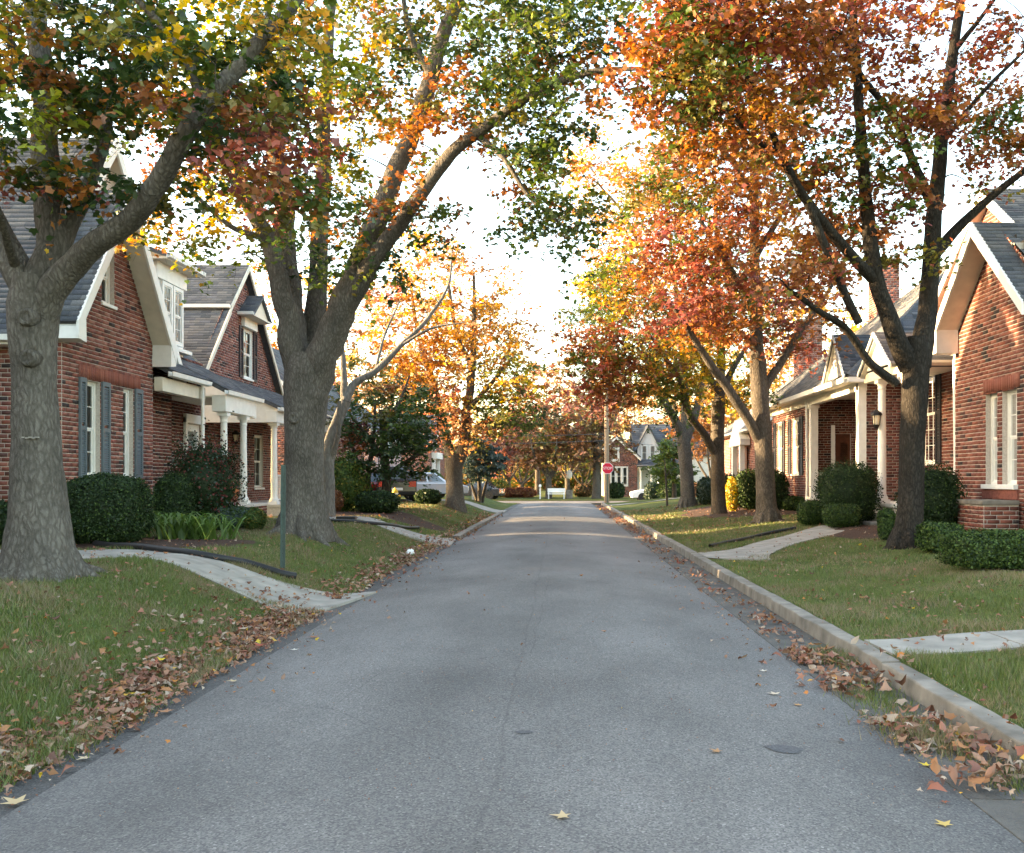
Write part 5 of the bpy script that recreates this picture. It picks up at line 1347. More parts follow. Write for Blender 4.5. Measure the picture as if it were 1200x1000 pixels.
r2, br2, dr2 = tree('maple_tree', 'red orange maple with a knotted grey trunk, second from the near right porch', (900, 613),
    [(900, 613, 0, 36), (898, 590, 0, 32), (896, 550, 0, 30), (893, 500, 0, 28), (890, 460, 0, 28), (888, 420, 0, 26)],
    [[(892, 520, 0, 16), (876, 490, -0.3, 15), (852, 455, -0.6, 14), (835, 430, -0.9, 12), (815, 400, -1.2, 9), (790, 360, -1.6, 6)],
     [(888, 430, 0, 22), (886, 370, 0.2, 18), (885, 310, 0.4, 16), (884, 240, 0.5, 14), (882, 160, 0.6, 11), (878, 60, 0.8, 7), (875, -60, 0.9, 4)],
     [(893, 460, 0, 14), (918, 420, 0.3, 12), (940, 385, 0.5, 10), (965, 350, 0.8, 7), (990, 310, 1, 4)],
     [(887, 380, 0, 12), (865, 330, -0.6, 9), (840, 290, -1.0, 7), (810, 240, -1.4, 4)],
     [(886, 300, 0.3, 11), (920, 240, 0.8, 8), (940, 170, 1.2, 5)],
     [(884, 230, 0.4, 9), (850, 180, -0.4, 7), (800, 130, -1, 4)]],
    [(850, 340, 80, 60, -0.6, 2.5, 56, MIX_RO), (800, 300, 70, 60, -1.5, 2.0, 44, MIX_RO), (900, 260, 80, 60, 0.4, 2.5, 46, MIX_O), (840, 220, 80, 60, -0.6, 2.3, 46, MIX_RO), (930, 370, 60, 50, 0.6, 1.8, 30, MIX_RO), (780, 230, 50, 50, -1.4, 1.5, 26, MIX_GR),
     (880, 140, 90, 70, 0.3, 2.6, 50, MIX_O), (790, 170, 60, 50, -1.2, 1.8, 24, MIX_GR), (860, 380, 60, 30, -0.6, 1.6, 22, MIX_RO), (960, 300, 50, 50, 0.8, 1.6, 20, MIX_RO), (800, 370, 40, 30, -1.2, 1.2, 14, MIX_R), (880, 40, 100, 60, 0, 2.6, 40, MIX_O)],
    leaf=0.18, tmpl=TRI5, per=50, rc=0.6, ws=0.72, wl=0.78, seg=20, bark_m='bark_brown', flare=0.4, thin=0.07, twigs=2, group=None)

r3, br3, dr3 = tree('maple_tree', 'maple with green and yellow crown standing between two right trunks', (843, 603),
    [(843, 603, 0, 18), (842, 585, 0, 16.5), (841, 550, 0, 16), (841, 500, 0, 15.5), (842, 470, 0, 16)],
    [[(840, 535, 0, 10), (822, 505, -0.5, 9), (805, 480, -0.9, 8), (798, 450, -1.1, 7), (780, 420, -1.4, 5), (760, 390, -1.8, 3)],
     [(842, 480, 0, 13), (845, 430, 0.3, 11), (843, 370, 0.5, 9), (840, 300, 0.7, 6), (838, 220, 0.8, 3)],
     [(842, 470, 0, 9), (860, 430, 0.6, 7), (880, 400, 1, 4)], [(841, 460, 0, 8), (820, 420, -0.6, 6), (790, 370, -1.2, 4), (760, 330, -1.6, 2)]],
    [(790, 430, 60, 40, -1, 2.4, 44, MIX_Y), (740, 420, 60, 45, -2, 2.2, 50, MIX_GR), (830, 400, 60, 50, 0, 2.4, 36, MIX_Y), (860, 450, 50, 30, 0.6, 2, 26, MIX_Y), (760, 360, 60, 40, -1.2, 2.2, 40, MIX_GR), (820, 330, 70, 60, 0, 2.5, 30, MIX_Y), (715, 445, 40, 35, -2.4, 1.5, 26, MIX_RO), (700, 405, 45, 30, -2.4, 1.5, 24, MIX_GR), (780, 470, 30, 20, -1, 1.5, 10, MIX_G), (730, 330, 50, 40, -1.6, 1.8, 26, MIX_Y)],
    leaf=0.19, tmpl=TRI5, per=52, rc=0.72, seg=16, bark_m='bark_brown', flare=0.3, thin=0.09, twigs=1)

r4, br4, dr4 = tree('maple_tree', 'sunlit forked maple with pale gold crown, farthest along the right kerb', (806, 594),
    [(806, 594, 0, 21), (806, 580, 0, 18.5), (804, 550, 0, 17.5), (802, 525, 0, 18), (800, 508, 0, 18)],
    [[(800, 515, 0, 12), (790, 490, -0.4, 10), (776, 465, -0.8, 8), (765, 440, -1.2, 6), (750, 400, -1.6, 4)], [(801, 515, 0, 11), (803, 480, 0.3, 10), (801, 430, 0.5, 8), (795, 360, 0.7, 6), (785, 280, 0.9, 4), (775, 190, 1, 2)], [(804, 515, 0, 11), (815, 485, 0.4, 9), (822, 450, 0.6, 7), (830, 400, 0.8, 5), (840, 340, 1, 3)],
     [(797, 380, 0.6, 6), (760, 310, 0, 4), (730, 250, -0.6, 3), (700, 215, -1, 2)]],
    [(760, 290, 70, 60, 0, 3, 50, MIX_GO), (720, 240, 50, 50, -0.6, 2.4, 40, MIX_GO), (800, 370, 60, 60, 0.4, 3, 40, MIX_Y), (760, 420, 50, 40, -1, 2.4, 34, MIX_GR), (780, 200, 60, 50, 0.6, 2.6, 30, MIX_GO), (830, 420, 40, 40, 0.8, 2.2, 22, MIX_Y), (720, 320, 40, 40, -0.8, 2, 26, MIX_Y), (700, 370, 40, 40, -1.2, 2, 26, MIX_G), (690, 190, 35, 40, -1, 2, 16, MIX_GO)],
    leaf=0.21, tmpl=TRI5, per=46, rc=0.85, ws=0.88, seg=14, bark_m='bark_grey', flare=0.35, thin=0.11, twigs=1)

# T2b: bare leaning small tree behind the forked maple
tree('bare_tree', 'slender leaning bare tree just behind the large forked maple', (384, 607),
    [(384, 607, 0, 17), (385, 575, 0, 15), (384, 545, 0, 15), (387, 520, 0, 15), (395, 495, 0, 13), (405, 470, 0, 13)],
    [[(405, 470, 0, 12), (415, 450, 0.1, 9), (440, 435, 0.2, 8), (470, 405, 0.4, 6), (500, 375, 0.6, 5), (525, 335, 0.8, 3), (530, 290, 0.9, 1.6)], [(404, 468, 0, 9), (402, 430, 0, 7), (400, 390, 0.2, 5), (410, 340, 0.4, 3)], [(470, 405, 0.4, 4), (505, 385, 0.2, 3), (545, 378, 0, 1.5)], [(440, 435, 0.2, 4), (450, 395, 0.6, 3), (470, 350, 0.9, 1.5)], [(388, 540, 0, 8), (396, 510, -0.3, 6), (398, 470, -0.5, 4)]],
    [(480, 340, 60, 40, 0.6, 1.5, 7, MIX_GO)], leaf=0.14, tmpl=TRI5, per=14, rc=0.4, seg=14, bark_m='bark_smooth', flare=0.2, thin=0.05, twigs=3)

# T3: dark green small tree with reddish stems
tree('crabapple_tree', 'low spreading dark green tree with thin reddish stems beside the parked cars', (453, 598),
    [(453, 598, 0, 13), (453, 575, 0, 11), (452, 550, 0, 10), (450, 520, 0, 9), (447, 480, 0, 7)],
    [[(452, 560, 0, 7), (470, 545, -0.4, 5), (495, 530, -0.8, 4), (515, 515, -1, 2)], [(451, 540, 0, 6), (430, 510, 0.3, 5), (405, 480, 0.6, 3)], [(450, 520, 0, 6), (465, 480, 0.2, 4), (480, 440, 0.3, 2)], [(440, 598, 0.8, 6), (432, 560, 0.6, 6), (437, 520, 0.4, 5), (440, 470, 0.3, 3)], [(425, 598, 0.9, 5), (425, 565, 0.8, 5), (412, 520, 0.8, 4), (405, 490, 0.8, 2)]],
    [(455, 490, 65, 50, 0, 2.2, 46, {'dkgreen': 6, 'green': 3, 'olive': 1}), (440, 460, 50, 35, 0.2, 2, 20, {'dkgreen': 4, 'olive': 2, 'rust': 1.4}), (490, 500, 40, 40, -0.6, 1.6, 30, {'dkgreen': 6, 'green': 2}), (420, 510, 30, 20, 0.5, 1.4, 12, {'maroon': 3, 'rust': 2, 'dkgreen': 2}), (470, 540, 45, 18, -0.5, 1.6, 20, {'dkgreen': 6, 'green': 2})],
    leaf=0.15, tmpl=DIA, per=70, rc=0.5, seg=12, bark_m='bark_brown', flare=0.2, thin=0.07, twigs=1)

# T4: golden maple
t4, b4, d4 = tree('maple_tree', 'big golden orange maple with short thick forked trunk on the left verge', (533, 597),
    [(533, 597, 0, 27), (533, 582, 0, 23), (532, 560, 0, 22), (532, 545, 0, 24), (533, 532, 0, 24)],
    [[(530, 542, 0, 14), (522, 515, 0, 11), (515, 480, 0.2, 10), (505, 440, 0.4, 8), (490, 390, 0.5, 5), (480, 330, 0.6, 3)], [(536, 542, 0, 15), (545, 515, -0.2, 13), (548, 480, -0.3, 11), (552, 440, -0.3, 9), (556, 390, -0.4, 6), (555, 320, -0.5, 3)], [(548, 480, -0.3, 7), (575, 450, -0.8, 5), (600, 420, -1.2, 3)], [(515, 470, 0.2, 6), (480, 450, 0, 4), (450, 430, -0.3, 3)], [(552, 430, -0.3, 6), (535, 390, -0.6, 5), (525, 330, -0.8, 3)]],
    [(530, 350, 70, 55, 0, 3.4, 70, MIX_GO), (490, 400, 60, 60, 0.2, 3, 54, MIX_GO), (575, 390, 50, 60, -0.4, 3, 50, MIX_GO), (540, 430, 80, 40, -0.3, 3, 46, MIX_GO), (600, 440, 40, 40, -1, 2.4, 34, MIX_Y), (570, 490, 50, 35, -0.8, 2.2, 34, MIX_GR), (535, 490, 28, 36, -0.8, 0.9, 24, {'pink': 3, 'peach': 3, 'rust': 2}), (450, 360, 40, 50, 0.2, 2.6, 30, {'peach': 3, 'pink': 3, 'orange': 2}), (460, 440, 40, 40, 0.2, 2.4, 24, MIX_GO), (610, 480, 30, 30, -1, 1.8, 16, MIX_G), (500, 300, 40, 30, 0, 2.4, 22, MIX_GO)],
    leaf=0.2, tmpl=TRI5, per=46, rc=0.8, ws=0.88, seg=16, bark_m='bark_grey', flare=0.25, thin=0.09, twigs=1)

tree('rounded_tree', 'small grey green round headed tree on slim stems before the brick bungalow', (562, 589),
    [(562, 589, 0, 5), (562, 575, 0, 4.5), (561, 560, 0, 4), (560, 545, 0, 3)], [[(565, 589, 0.3, 4), (569, 570, 0.3, 3.5), (575, 550, 0.3, 2)], [(559, 589, 0.2, 4), (553, 568, 0.2, 3), (548, 550, 0.2, 2)]],
    [(562, 543, 26, 22, 0, 1.4, 60, {'bluegreen': 5, 'dkgreen': 2}), (560, 528, 18, 14, 0, 1.1, 24, {'bluegreen': 5, 'dkgreen': 1})], leaf=0.2, tmpl=DIA, per=60, rc=0.5, seg=8, bark_m='bark_brown', flare=0.1, thin=0.08, twigs=0)
tree('young_tree', 'young green bushy tree beside the thin staked sapling near the corner', (790, 584),
    [(790, 584, 0, 6), (790, 570, 0, 5), (790, 545, 0, 4), (789, 520, 0, 2)], [[(790, 565, 0, 3), (775, 545, 0, 2)], [(790, 560, 0, 3), (805, 540, 0, 2)]],
    [(789, 550, 24, 22, 0, 1.6, 46, {'green': 4, 'dkgreen': 3, 'olive': 1}), (788, 525, 16, 14, 0, 1.2, 20, {'green': 4, 'olive': 2})], leaf=0.2, tmpl=DIA, per=60, rc=0.55, seg=8, bark_m='bark_brown', flare=0.1, thin=0.08, twigs=0)
tree('sapling', 'thin sapling with a stake at the right verge before the corner', (782, 593), [(782, 593, 0, 3), (781, 575, 0, 2.4), (780, 558, 0, 2), (779, 540, 0, 1.4)], [[(780, 560, 0, 1.2), (787, 548, 0, 0.8)]], [(780, 545, 7, 10, 0, 0.3, 5, MIX_G)], leaf=0.1, tmpl=DIA, per=12, rc=0.2, seg=8, bark_m='bark_brown', flare=0.0, thin=0.04, twigs=1)

# trees beyond the cross street
def far_tree(label, px, d, wpx, top, rad, pal, n=70, fork=0.3, spread=1.0, name='tree', zc=0.56, leaf=0.36, ground=0.07):
    base = W(px, 0, d); base[2] = ground
    pyb = VPY + (EYE - base[2]) / d * FX; pyt = top
    H = pyb - pyt; fy = pyb - H * fork
    tr = [(px, pyb, 0, wpx * 1.2), (px, pyb - H * fork * 0.4, 0, wpx), (px, fy, 0, wpx * 0.95)]
    lim = []
    for s in (-0.75, -0.2, 0.35, 0.85):
        lim.append([(px, fy + 3, 0, wpx * 0.6), (px + s * rad * 0.35, fy - H * 0.12, random.uniform(-1, 1), wpx * 0.45), (px + s * rad * 0.65, fy - H * 0.3, random.uniform(-2, 2), wpx * 0.25), (px + s * rad * 0.7, fy - H * 0.5, random.uniform(-2, 2), wpx * 0.1)])
    k = d / FX
    cr = [(px, pyt + H * (1 - zc) * 0.9, rad, H * 0.36, 0, rad * k * 0.9, n, pal), (px + rad * 0.3, pyt + H * 0.25, rad * 0.6, H * 0.22, 0, rad * k * 0.6, n // 4, pal), (px - rad * 0.4, pyt + H * 0.5, rad * 0.6, H * 0.2, -1, rad * k * 0.6, n // 4, pal)]
    return tree(name, label, tuple(base), tr, lim, cr, leaf=leaf, tmpl=DIA, per=42, rc=1.05, seg=10, bark_m='bark_brown' if wpx < 7 else 'bark_grey', flare=0.25, thin=0.14, twigs=0, group='trees beyond the cross street', dull=0.25 if d > 75 else 0.1)
far_tree('far tall red maple rising in the middle gap beyond the crossing', 630, 98, 6, 408, 44, {'pink': 4, 'red': 3, 'peach': 2}, 80)
far_tree('far dark forked oak with rusty orange leaves beyond the crossing', 643, 80, 7, 470, 40, {'olive': 3, 'rust': 3, 'orange': 2, 'green': 2}, 60, fork=0.22)
far_tree('far thick grey trunk oak with brown crown left of the utility pole', 699, 80, 9, 440, 45, {'rust': 4, 'brown': 3, 'olive': 2, 'pink': 1}, 66, fork=0.42)
far_tree('far crimson maple behind the round headed tree', 596, 92, 5, 480, 34, {'crimson': 4, 'red': 3, 'orange': 2}, 50, fork=0.2)
far_tree('far yellow tree low behind the crossing left side', 565, 104, 5, 470, 40, {'gold': 4, 'yellow': 3, 'orange': 2}, 50, fork=0.15)
far_tree('far green tree behind the dark forked oak', 665, 108, 6, 450, 46, MIX_G, 70, fork=0.15)
far_tree('far golden tree right above the end brick house', 752, 112, 6, 420, 60, MIX_GO, 80, fork=0.2)
far_tree('far orange tree behind the right hand maples', 835, 84, 6, 440, 50, MIX_O, 70, fork=0.12)
far_tree('far pale gold tree behind the right houses', 905, 66, 7, 330, 80, MIX_GO, 80, fork=0.15, leaf=0.3)
far_tree('far amber tree over the end house roof', 815, 104, 6, 430, 55, {'gold': 3, 'orange': 4, 'peach': 3}, 70, fork=0.12)
far_tree('far peach coloured tree behind the pale left house', 480, 92, 7, 400, 70, {'peach': 4, 'pink': 2, 'orange': 3}, 80, fork=0.2)
far_tree('far olive tree behind the left blue grey roof', 420, 80, 7, 380, 70, {'peach': 3, 'gold': 3, 'olive': 2}, 70, fork=0.2)
far_tree('far rusty tree behind the left house row', 340, 62, 9, 300, 90, {'orange': 3, 'gold': 3, 'pink': 2}, 70, fork=0.2, leaf=0.3)
far_tree('far green tree standing behind the right chimney', 1010, 62, 9, 330, 90, MIX_GO, 60, fork=0.2, leaf=0.3)
far_tree('far low yellow tree in the crossing background', 684, 118, 5, 500, 36, {'yellow': 4, 'lime': 3, 'olive': 2}, 46, fork=0.1)
far_tree('far dark tree in the crossing background', 612, 122, 5, 470, 50, {'dkgreen': 4, 'green': 3, 'rust': 2}, 60, fork=0.1)
far_tree('far brown tree beyond the end house left edge', 712, 126, 6, 430, 50, {'brown': 3, 'rust': 3, 'peach': 2}, 60, fork=0.1)

# ------------------------------------------------------------------ shrubs
def shrub(label, x0, x1, yt, yb, pal, name='shrub', boxy=2.0, leaf=0.05, n=5000, d=None, depth=None, cat='shrub', group=None, tmpl=DIA, lmat='evergreen', rag=0.10, core=True, stems=3, back=None):
    """photo box of the shrub; stands on the ground where its foot shows"""
    c = G((x0 + x1) / 2, yb) if d is None else W((x0 + x1) / 2, yb, d)
    wd = (x1 - x0) / FX * c[1]; rx_ = wd / 2; ry_ = rx_ if depth is None else depth / 2
    c = c + np.array([c[0] / c[1] * ry_ * 0.6, ry_ * 0.6, 0])
    rx_ *= c[1] / (c[1] - ry_ * 0.6)
    gz = ground_z(c[0], c[1]); c[2] = gz
    top = W((x0 + x1) / 2, yt, c[1])[2]; H = max(0.25, top - gz)
    root = thing(name, tuple(c), label, cat, group)
    n = int(n * 1.5)
    e = 2.0 / boxy
    def surf(m, scale):
        ar = np.array([ry_ * H / 2, rx_ * H / 2, rx_ * ry_]); ar = ar / ar.sum()
        ax = rng.choice(3, m, p=ar); p = rng.uniform(-1, 1, (m, 3)); p[np.arange(m), ax] = rng.choice([-1.0, 1.0], m)
        p /= (np.abs(p) ** boxy).sum(1, keepdims=True) ** (1 / boxy)
        u = norm(np.sign(p) * np.abs(p) ** (boxy - 1) / np.array([rx_, ry_, H / 2]))
        return p * scale, u
    p, u = surf(n, (1 + rag * rng.normal(0, 0.6, (n, 1))))
    q = p * np.array([rx_, ry_, H / 2])
    bump = 1 + rag * 0.9 * fnoise(q * 1.0, 4.5)[:, None] + rag * 0.5 * fnoise(q, 11.0)[:, None]
    deep = np.where(rng.random((n, 1)) < 0.3, rng.uniform(0.75, 1.0, (n, 1)), 1.0)
    q = q * bump * deep
    q[:, 2] += H * 0.5
    keep = q[:, 2] > 0.02
    q, u = q[keep], u[keep]
    V, F, kv = leaf_geo(c + q, leaf * rng.uniform(0.6, 1.3, len(q)), tmpl, nrm=u, tilt=0.7)
    col = pick_cols(len(q), pal) * rng.uniform(0.6, 1.3, (len(q), 1))
    o = bpy.data.objects.new('foliage', np_mesh('foliage', V, F, np.repeat(col, kv, 0), lmat)); link(o, root)
    if core:
        m = MB(); th = np.linspace(0, 2 * np.pi, 14, endpoint=False); vs = []
        ph = np.linspace(-1.45, 1.45, 8)
        for f in ph:
            for t in th:
                v = np.array([math.cos(f) * math.cos(t), math.cos(f) * math.sin(t), math.sin(f)]); v = np.sign(v) * np.abs(v) ** e; v /= (np.abs(v) ** boxy).sum() ** (1 / boxy)
                vs.append(tuple(c + v * np.array([rx_, ry_, H / 2]) * 0.86 * (1 + 0.05 * math.sin(7 * t + 5 * f)) + np.array([0, 0, H * 0.5])))
        fs = [(j * 14 + k, j * 14 + (k + 1) % 14, (j + 1) * 14 + (k + 1) % 14, (j + 1) * 14 + k) for j in range(7) for k in range(14)]
        me = np_mesh('inner_growth', np.array(vs), np.array(fs), np.array(PAL[list(pal)[0]]) * 0.9, lmat, smooth=True); link(bpy.data.objects.new('inner_growth', me), root)
    m = MB()
    for k in range(stems):
        a = 2 * math.pi * k / max(1, stems) + 0.4
        m.tube([tuple(c + np.array([0.05 * math.cos(a), 0.05 * math.sin(a), -0.05])), tuple(c + np.array([rx_ * 0.25 * math.cos(a), ry_ * 0.25 * math.sin(a), H * 0.4])), tuple(c + np.array([rx_ * 0.5 * math.cos(a), ry_ * 0.5 * math.sin(a), H * 0.7]))], [0.025, 0.018, 0.01], 6)
    m.build('stem', 'bark_brown', root)
    return root

YEW = {'yew': 6, 'boxwood': 1}; BOX = {'boxwood': 4, 'yew': 3, 'green': 0.5}
# left
shrub('big clipped dark yew hedge under the shuttered windows', 80, 170, 558, 640, YEW, 'hedge', 2.7, 0.038, 20000, depth=1.4, cat='hedge', rag=0.07)
shrub('clipped dark yew bush behind the big hedge by the porch', 184, 226, 556, 610, YEW, 'hedge', 2.6, 0.045, 8000, cat='hedge', rag=0.08, d=19.0)
shrub('dark green bush at the left picture edge behind the big maple', -40, 14, 588, 640, YEW, 'shrub', 2.6, 0.06, 4500)
shrub('purplish black weeping bush in front of the left porch', 204, 276, 517, 606, {'yew': 6, 'maroon': 2, 'bluegreen': 1}, 'shrub', 2.0, 0.06, 7000, rag=0.3, stems=6, d=20.0)
shrub('low grey green mound beside the strappy leaved clump', 248, 300, 594, 622, {'bluegreen': 4, 'boxwood': 3}, 'shrub', 2.2, 0.05, 4000)
shrub('small green shrub at the porch steps corner', 288, 310, 596, 622, {'boxwood': 4, 'olive': 1}, 'shrub', 2.2, 0.05, 2000)
shrub('large arching green shrub right of the forked maple', 376, 430, 536, 600, {'boxwood': 3, 'green': 3, 'olive': 1}, 'shrub', 2.0, 0.09, 5200, rag=0.22)
shrub('rusty red brown mound behind the forked maple', 376, 402, 574, 601, {'rust': 4, 'brown': 3}, 'shrub', 2.0, 0.07, 2600, lmat='leaf')
shrub('dark spreading evergreen by the mulch bed near the red stemmed tree', 418, 466, 576, 603, YEW, 'shrub', 2.2, 0.08, 4000)
shrub('dark bush in front of the parked silver car', 487, 516, 574, 592, YEW, 'shrub', 2.2, 0.1, 2500)
shrub('round green shrub behind the parked silver car', 492, 520, 553, 588, {'green': 4, 'boxwood': 2}, 'shrub', 2.0, 0.12, 3000, d=56)
shrub('rust coloured hedge far left of the crossing', 588, 628, 572, 583, {'rust': 3, 'maroon': 3, 'brown': 2}, 'hedge', 3.0, 0.16, 2600, d=84, cat='hedge', depth=2)
shrub('green and rust hedge beyond the crossing on the left', 560, 596, 562, 583, {'green': 3, 'olive': 3, 'gold': 1}, 'hedge', 2.4, 0.18, 2600, d=86, cat='hedge', depth=2)
shrub('dark far shrub left of the grey trunk oak', 672, 694, 568, 583, {'brown': 3, 'yew': 3}, 'shrub', 2.2, 0.15, 1600, d=86)
shrub('dark far shrub right of the utility pole', 712, 732, 566, 583, YEW, 'shrub', 2.2, 0.15, 1600, d=80)
# right
shrub('large round dark shrub left of the porch steps', 958, 1028, 543, 603, YEW, 'shrub', 2.3, 0.045, 11000, d=23.6)
shrub('low clipped bush beside the porch walk, left one', 936, 966, 588, 616, BOX, 'shrub', 3.0, 0.05, 3200)
shrub('low clipped dark bush beside the porch walk, next to the steps', 966, 1006, 591, 620, BOX, 'shrub', 2.8, 0.05, 3400)
shrub('small clipped bush against the far brick house wall', 914, 942, 582, 600, BOX, 'shrub', 3.0, 0.06, 2400)
shrub('tall dark yew against the white downspout', 1056, 1124, 547, 620, YEW, 'shrub', 2.2, 0.045, 11000, rag=0.14, d=19.6)
shrub('narrow clipped bush at the steps beside the dark maple', 1030, 1048, 597, 634, BOX, 'shrub', 3.0, 0.05, 2400)
shrub('small clipped hedge bush at the foot of the dark maple', 1078, 1126, 614, 648, BOX, 'hedge', 3.2, 0.05, 4200, cat='hedge')
shrub('long clipped boxwood hedge along the near right house', 1112, 1250, 624, 668, BOX, 'hedge', 4.0, 0.038, 18000, cat='hedge', depth=1.0)
shrub('small orange shrub beside the white downspout foot', 1106, 1126, 590, 622, {'orange': 4, 'rust': 3, 'red': 2}, 'shrub', 2.0, 0.07, 900, lmat='leaf', core=False)
shrub('small orange shrub at the right picture edge above the hedge', 1188, 1216, 578, 626, {'orange': 4, 'red': 3}, 'shrub', 2.0, 0.07, 1000, lmat='leaf', core=False)
shrub('big rounded evergreen left of the knotted trunk', 862, 892, 552, 598, {'yew': 4, 'boxwood': 3}, 'shrub', 2.6, 0.08, 4200)
shrub('big rounded evergreen right of the knotted trunk', 888, 922, 553, 598, YEW, 'shrub', 2.6, 0.08, 4200, d=34)
shrub('yellow leaved shrub between two right trunks', 850, 868, 560, 600, {'yellow': 4, 'lime': 3, 'gold': 1}, 'shrub', 2.0, 0.09, 1500, lmat='leaf', core=False)
shrub('round blue green evergreen right of the sunlit maple', 817, 838, 560, 592, {'bluegreen': 3, 'yew': 3}, 'shrub', 2.2, 0.1, 3000)
shrub('round evergreen behind the middle right trunk', 846, 864, 556, 588, YEW, 'shrub', 2.2, 0.1, 2400, d=46)
shrub('rounded far bush at the corner left of the white car', 755, 774, 566, 584, {'yew': 3, 'bluegreen': 2}, 'shrub', 2.3, 0.12, 2000, d=68)
shrub('wide rounded far bush in front of the white car', 772, 800, 562, 584, {'yew': 3, 'boxwood': 2}, 'shrub', 2.3, 0.12, 2600, d=66)
shrub('brown far hedge right of the wide rounded bush', 800, 818, 566, 583, {'rust': 3, 'brown': 3}, 'hedge', 3, 0.14, 1600, d=72, cat='hedge')
for k, (a, b_, dd, lab, pl_) in enumerate(((520, 600, 140, 'left', {'rust': 3, 'green': 3, 'gold': 2}), (600, 690, 135, 'middle', {'olive': 3, 'green': 3, 'orange': 2}), (690, 800, 140, 'right', {'green': 3, 'gold': 2, 'rust': 2}), (800, 900, 120, 'farthest right', {'gold': 3, 'orange': 3, 'green': 2}), (430, 520, 120, 'farthest left', {'green': 3, 'gold': 2, 'orange': 2}))):
    shrub('far thicket closing the view, %s one of five' % lab, a - 15, b_ + 15, 520, 577, pl_, 'thicket', 2.4, 0.5, 4200, d=dd, cat='thicket', depth=5, rag=0.2, lmat='leaf', group='thickets at the end of the view')

# strappy leaved clump (each blade its own)
def strappy():
    c = G(218, 634); root = thing('daylily_clump', tuple(c), 'bright green clump of arching strap leaves in front of the yew hedges', 'plant')
    for k in range(150):
        a = random.uniform(0, 2 * math.pi); L = random.uniform(0.35, 0.75); ox, oy = random.gauss(0, 0.42), random.gauss(0, 0.22)
        p0 = c + np.array([ox, oy, 0]); p0[2] = ground_z(p0[0], p0[1])
        dx, dy = math.cos(a), math.sin(a); wd = random.uniform(0.018, 0.03); h = random.uniform(0.55, 0.85)
        vs, fs = [], []
        for i in range(6):
            t = i / 5; r = L * t; z = h * (1.9 * t - 1.45 * t * t); ww = wd * (1 - t ** 2.2) + 0.002
            q = p0 + np.array([dx * r, dy * r, z]); s = np.array([-dy, dx, 0]) * ww
            vs += [q - s, q + np.array([0, 0, -0.006]), q + s]
            if i:
                m_ = 3 * i; fs += [(m_ - 3, m_ - 2, m_ + 1, m_), (m_ - 2, m_ - 1, m_ + 2, m_ + 1)]
        colr = np.array(PAL['hosta']) * random.uniform(0.7, 1.3) 
        o = bpy.data.objects.new('leaf', np_mesh('leaf', np.array(vs), np.array(fs), colr, 'leaf')); link(o, root)
strappy()

# ------------------------------------------------------------------ trunk details
def knot(parent, px, py, d, off, r, name='knot'):
    c = W(px, py, d - off); m = MB()
    m.lathe((0, 0, 0), [(r * 1.25, -0.10), (r * 1.2, 0.0), (r * 0.98, 0.05), (r * 0.72, 0.055), (r * 0.5, 0.03), (r * 0.2, 0.028)], 16, axis=1)
    v = [(c[0] + x, c[1] - y, c[2] + z) for x, y, z in m.v]; m.v = v; m.f = [f[::-1] for f in m.f]
    m.build(name, 'bark_grey', parent, smooth=True)
knot(t1, 34, 420, d1, 0.235, 0.085); knot(t1, 32, 372, d1, 0.25, 0.09)
m = MB()
for k, x in enumerate((27, 31, 35, 39, 43)):
    c = W(x, 513 + (0.5 if k % 2 else -0.3), d1 - 0.275 + 0.012 * abs(k - 2)); m.box((c[0] - 0.015, c[1] - 0.004, c[2] - 0.007), (c[0] + 0.015, c[1] + 0.03, c[2] + 0.008))
o = m.build('paint_mark', 'concrete', t1); o['label'] = 'short white painted mark on the bark'
knot(t2, 345, 490, d2, 0.38, 0.11)

# ------------------------------------------------------------------ edging, post, small things
def pipe(name, label, cat, pts, r, material, lift=0.04):
    P = []
    for px, py in pts:
        g = G(px, py); P.append((g[0], g[1], g[2] + lift))
    P, R = smooth_path(np.array(P), np.full(len(P), r), 8)
    P[:, 2] = [max(ground_z(a, b), 0) + lift for a, b, _ in P]
    m = MB(); m.tube(P, R, 8); o = m.build(name, material, smooth=True); tag(o, label, cat); return o
pipe('lawn_edging', 'black plastic edging pipe curving round the left mulch bed', 'edging', [(112, 641), (180, 647), (240, 655), (290, 664), (330, 676), (346, 679)], 0.055, 'black_plastic', 0.05)
pipe('lawn_edging', 'short black edging at the foot of the forked maple bed', 'edging', [(382, 612), (410, 613), (445, 616), (490, 620)], 0.05, 'black_plastic', 0.04)
pipe('lawn_edging', 'thin black edging along the right lawn by the porch walk', 'edging', [(832, 642), (860, 636), (895, 628), (932, 621)], 0.045, 'black_plastic', 0.04)
o = MB(); c = G(406, 611); o.box((c[0] - 0.25, c[1] - 0.12, c[2]), (c[0] + 0.25, c[1] + 0.12, c[2] + 0.13)); tag(o.build('drain_box', 'black_plastic', bevel=0.02), 'black plastic drain box lying by the entry walk', 'drain box')

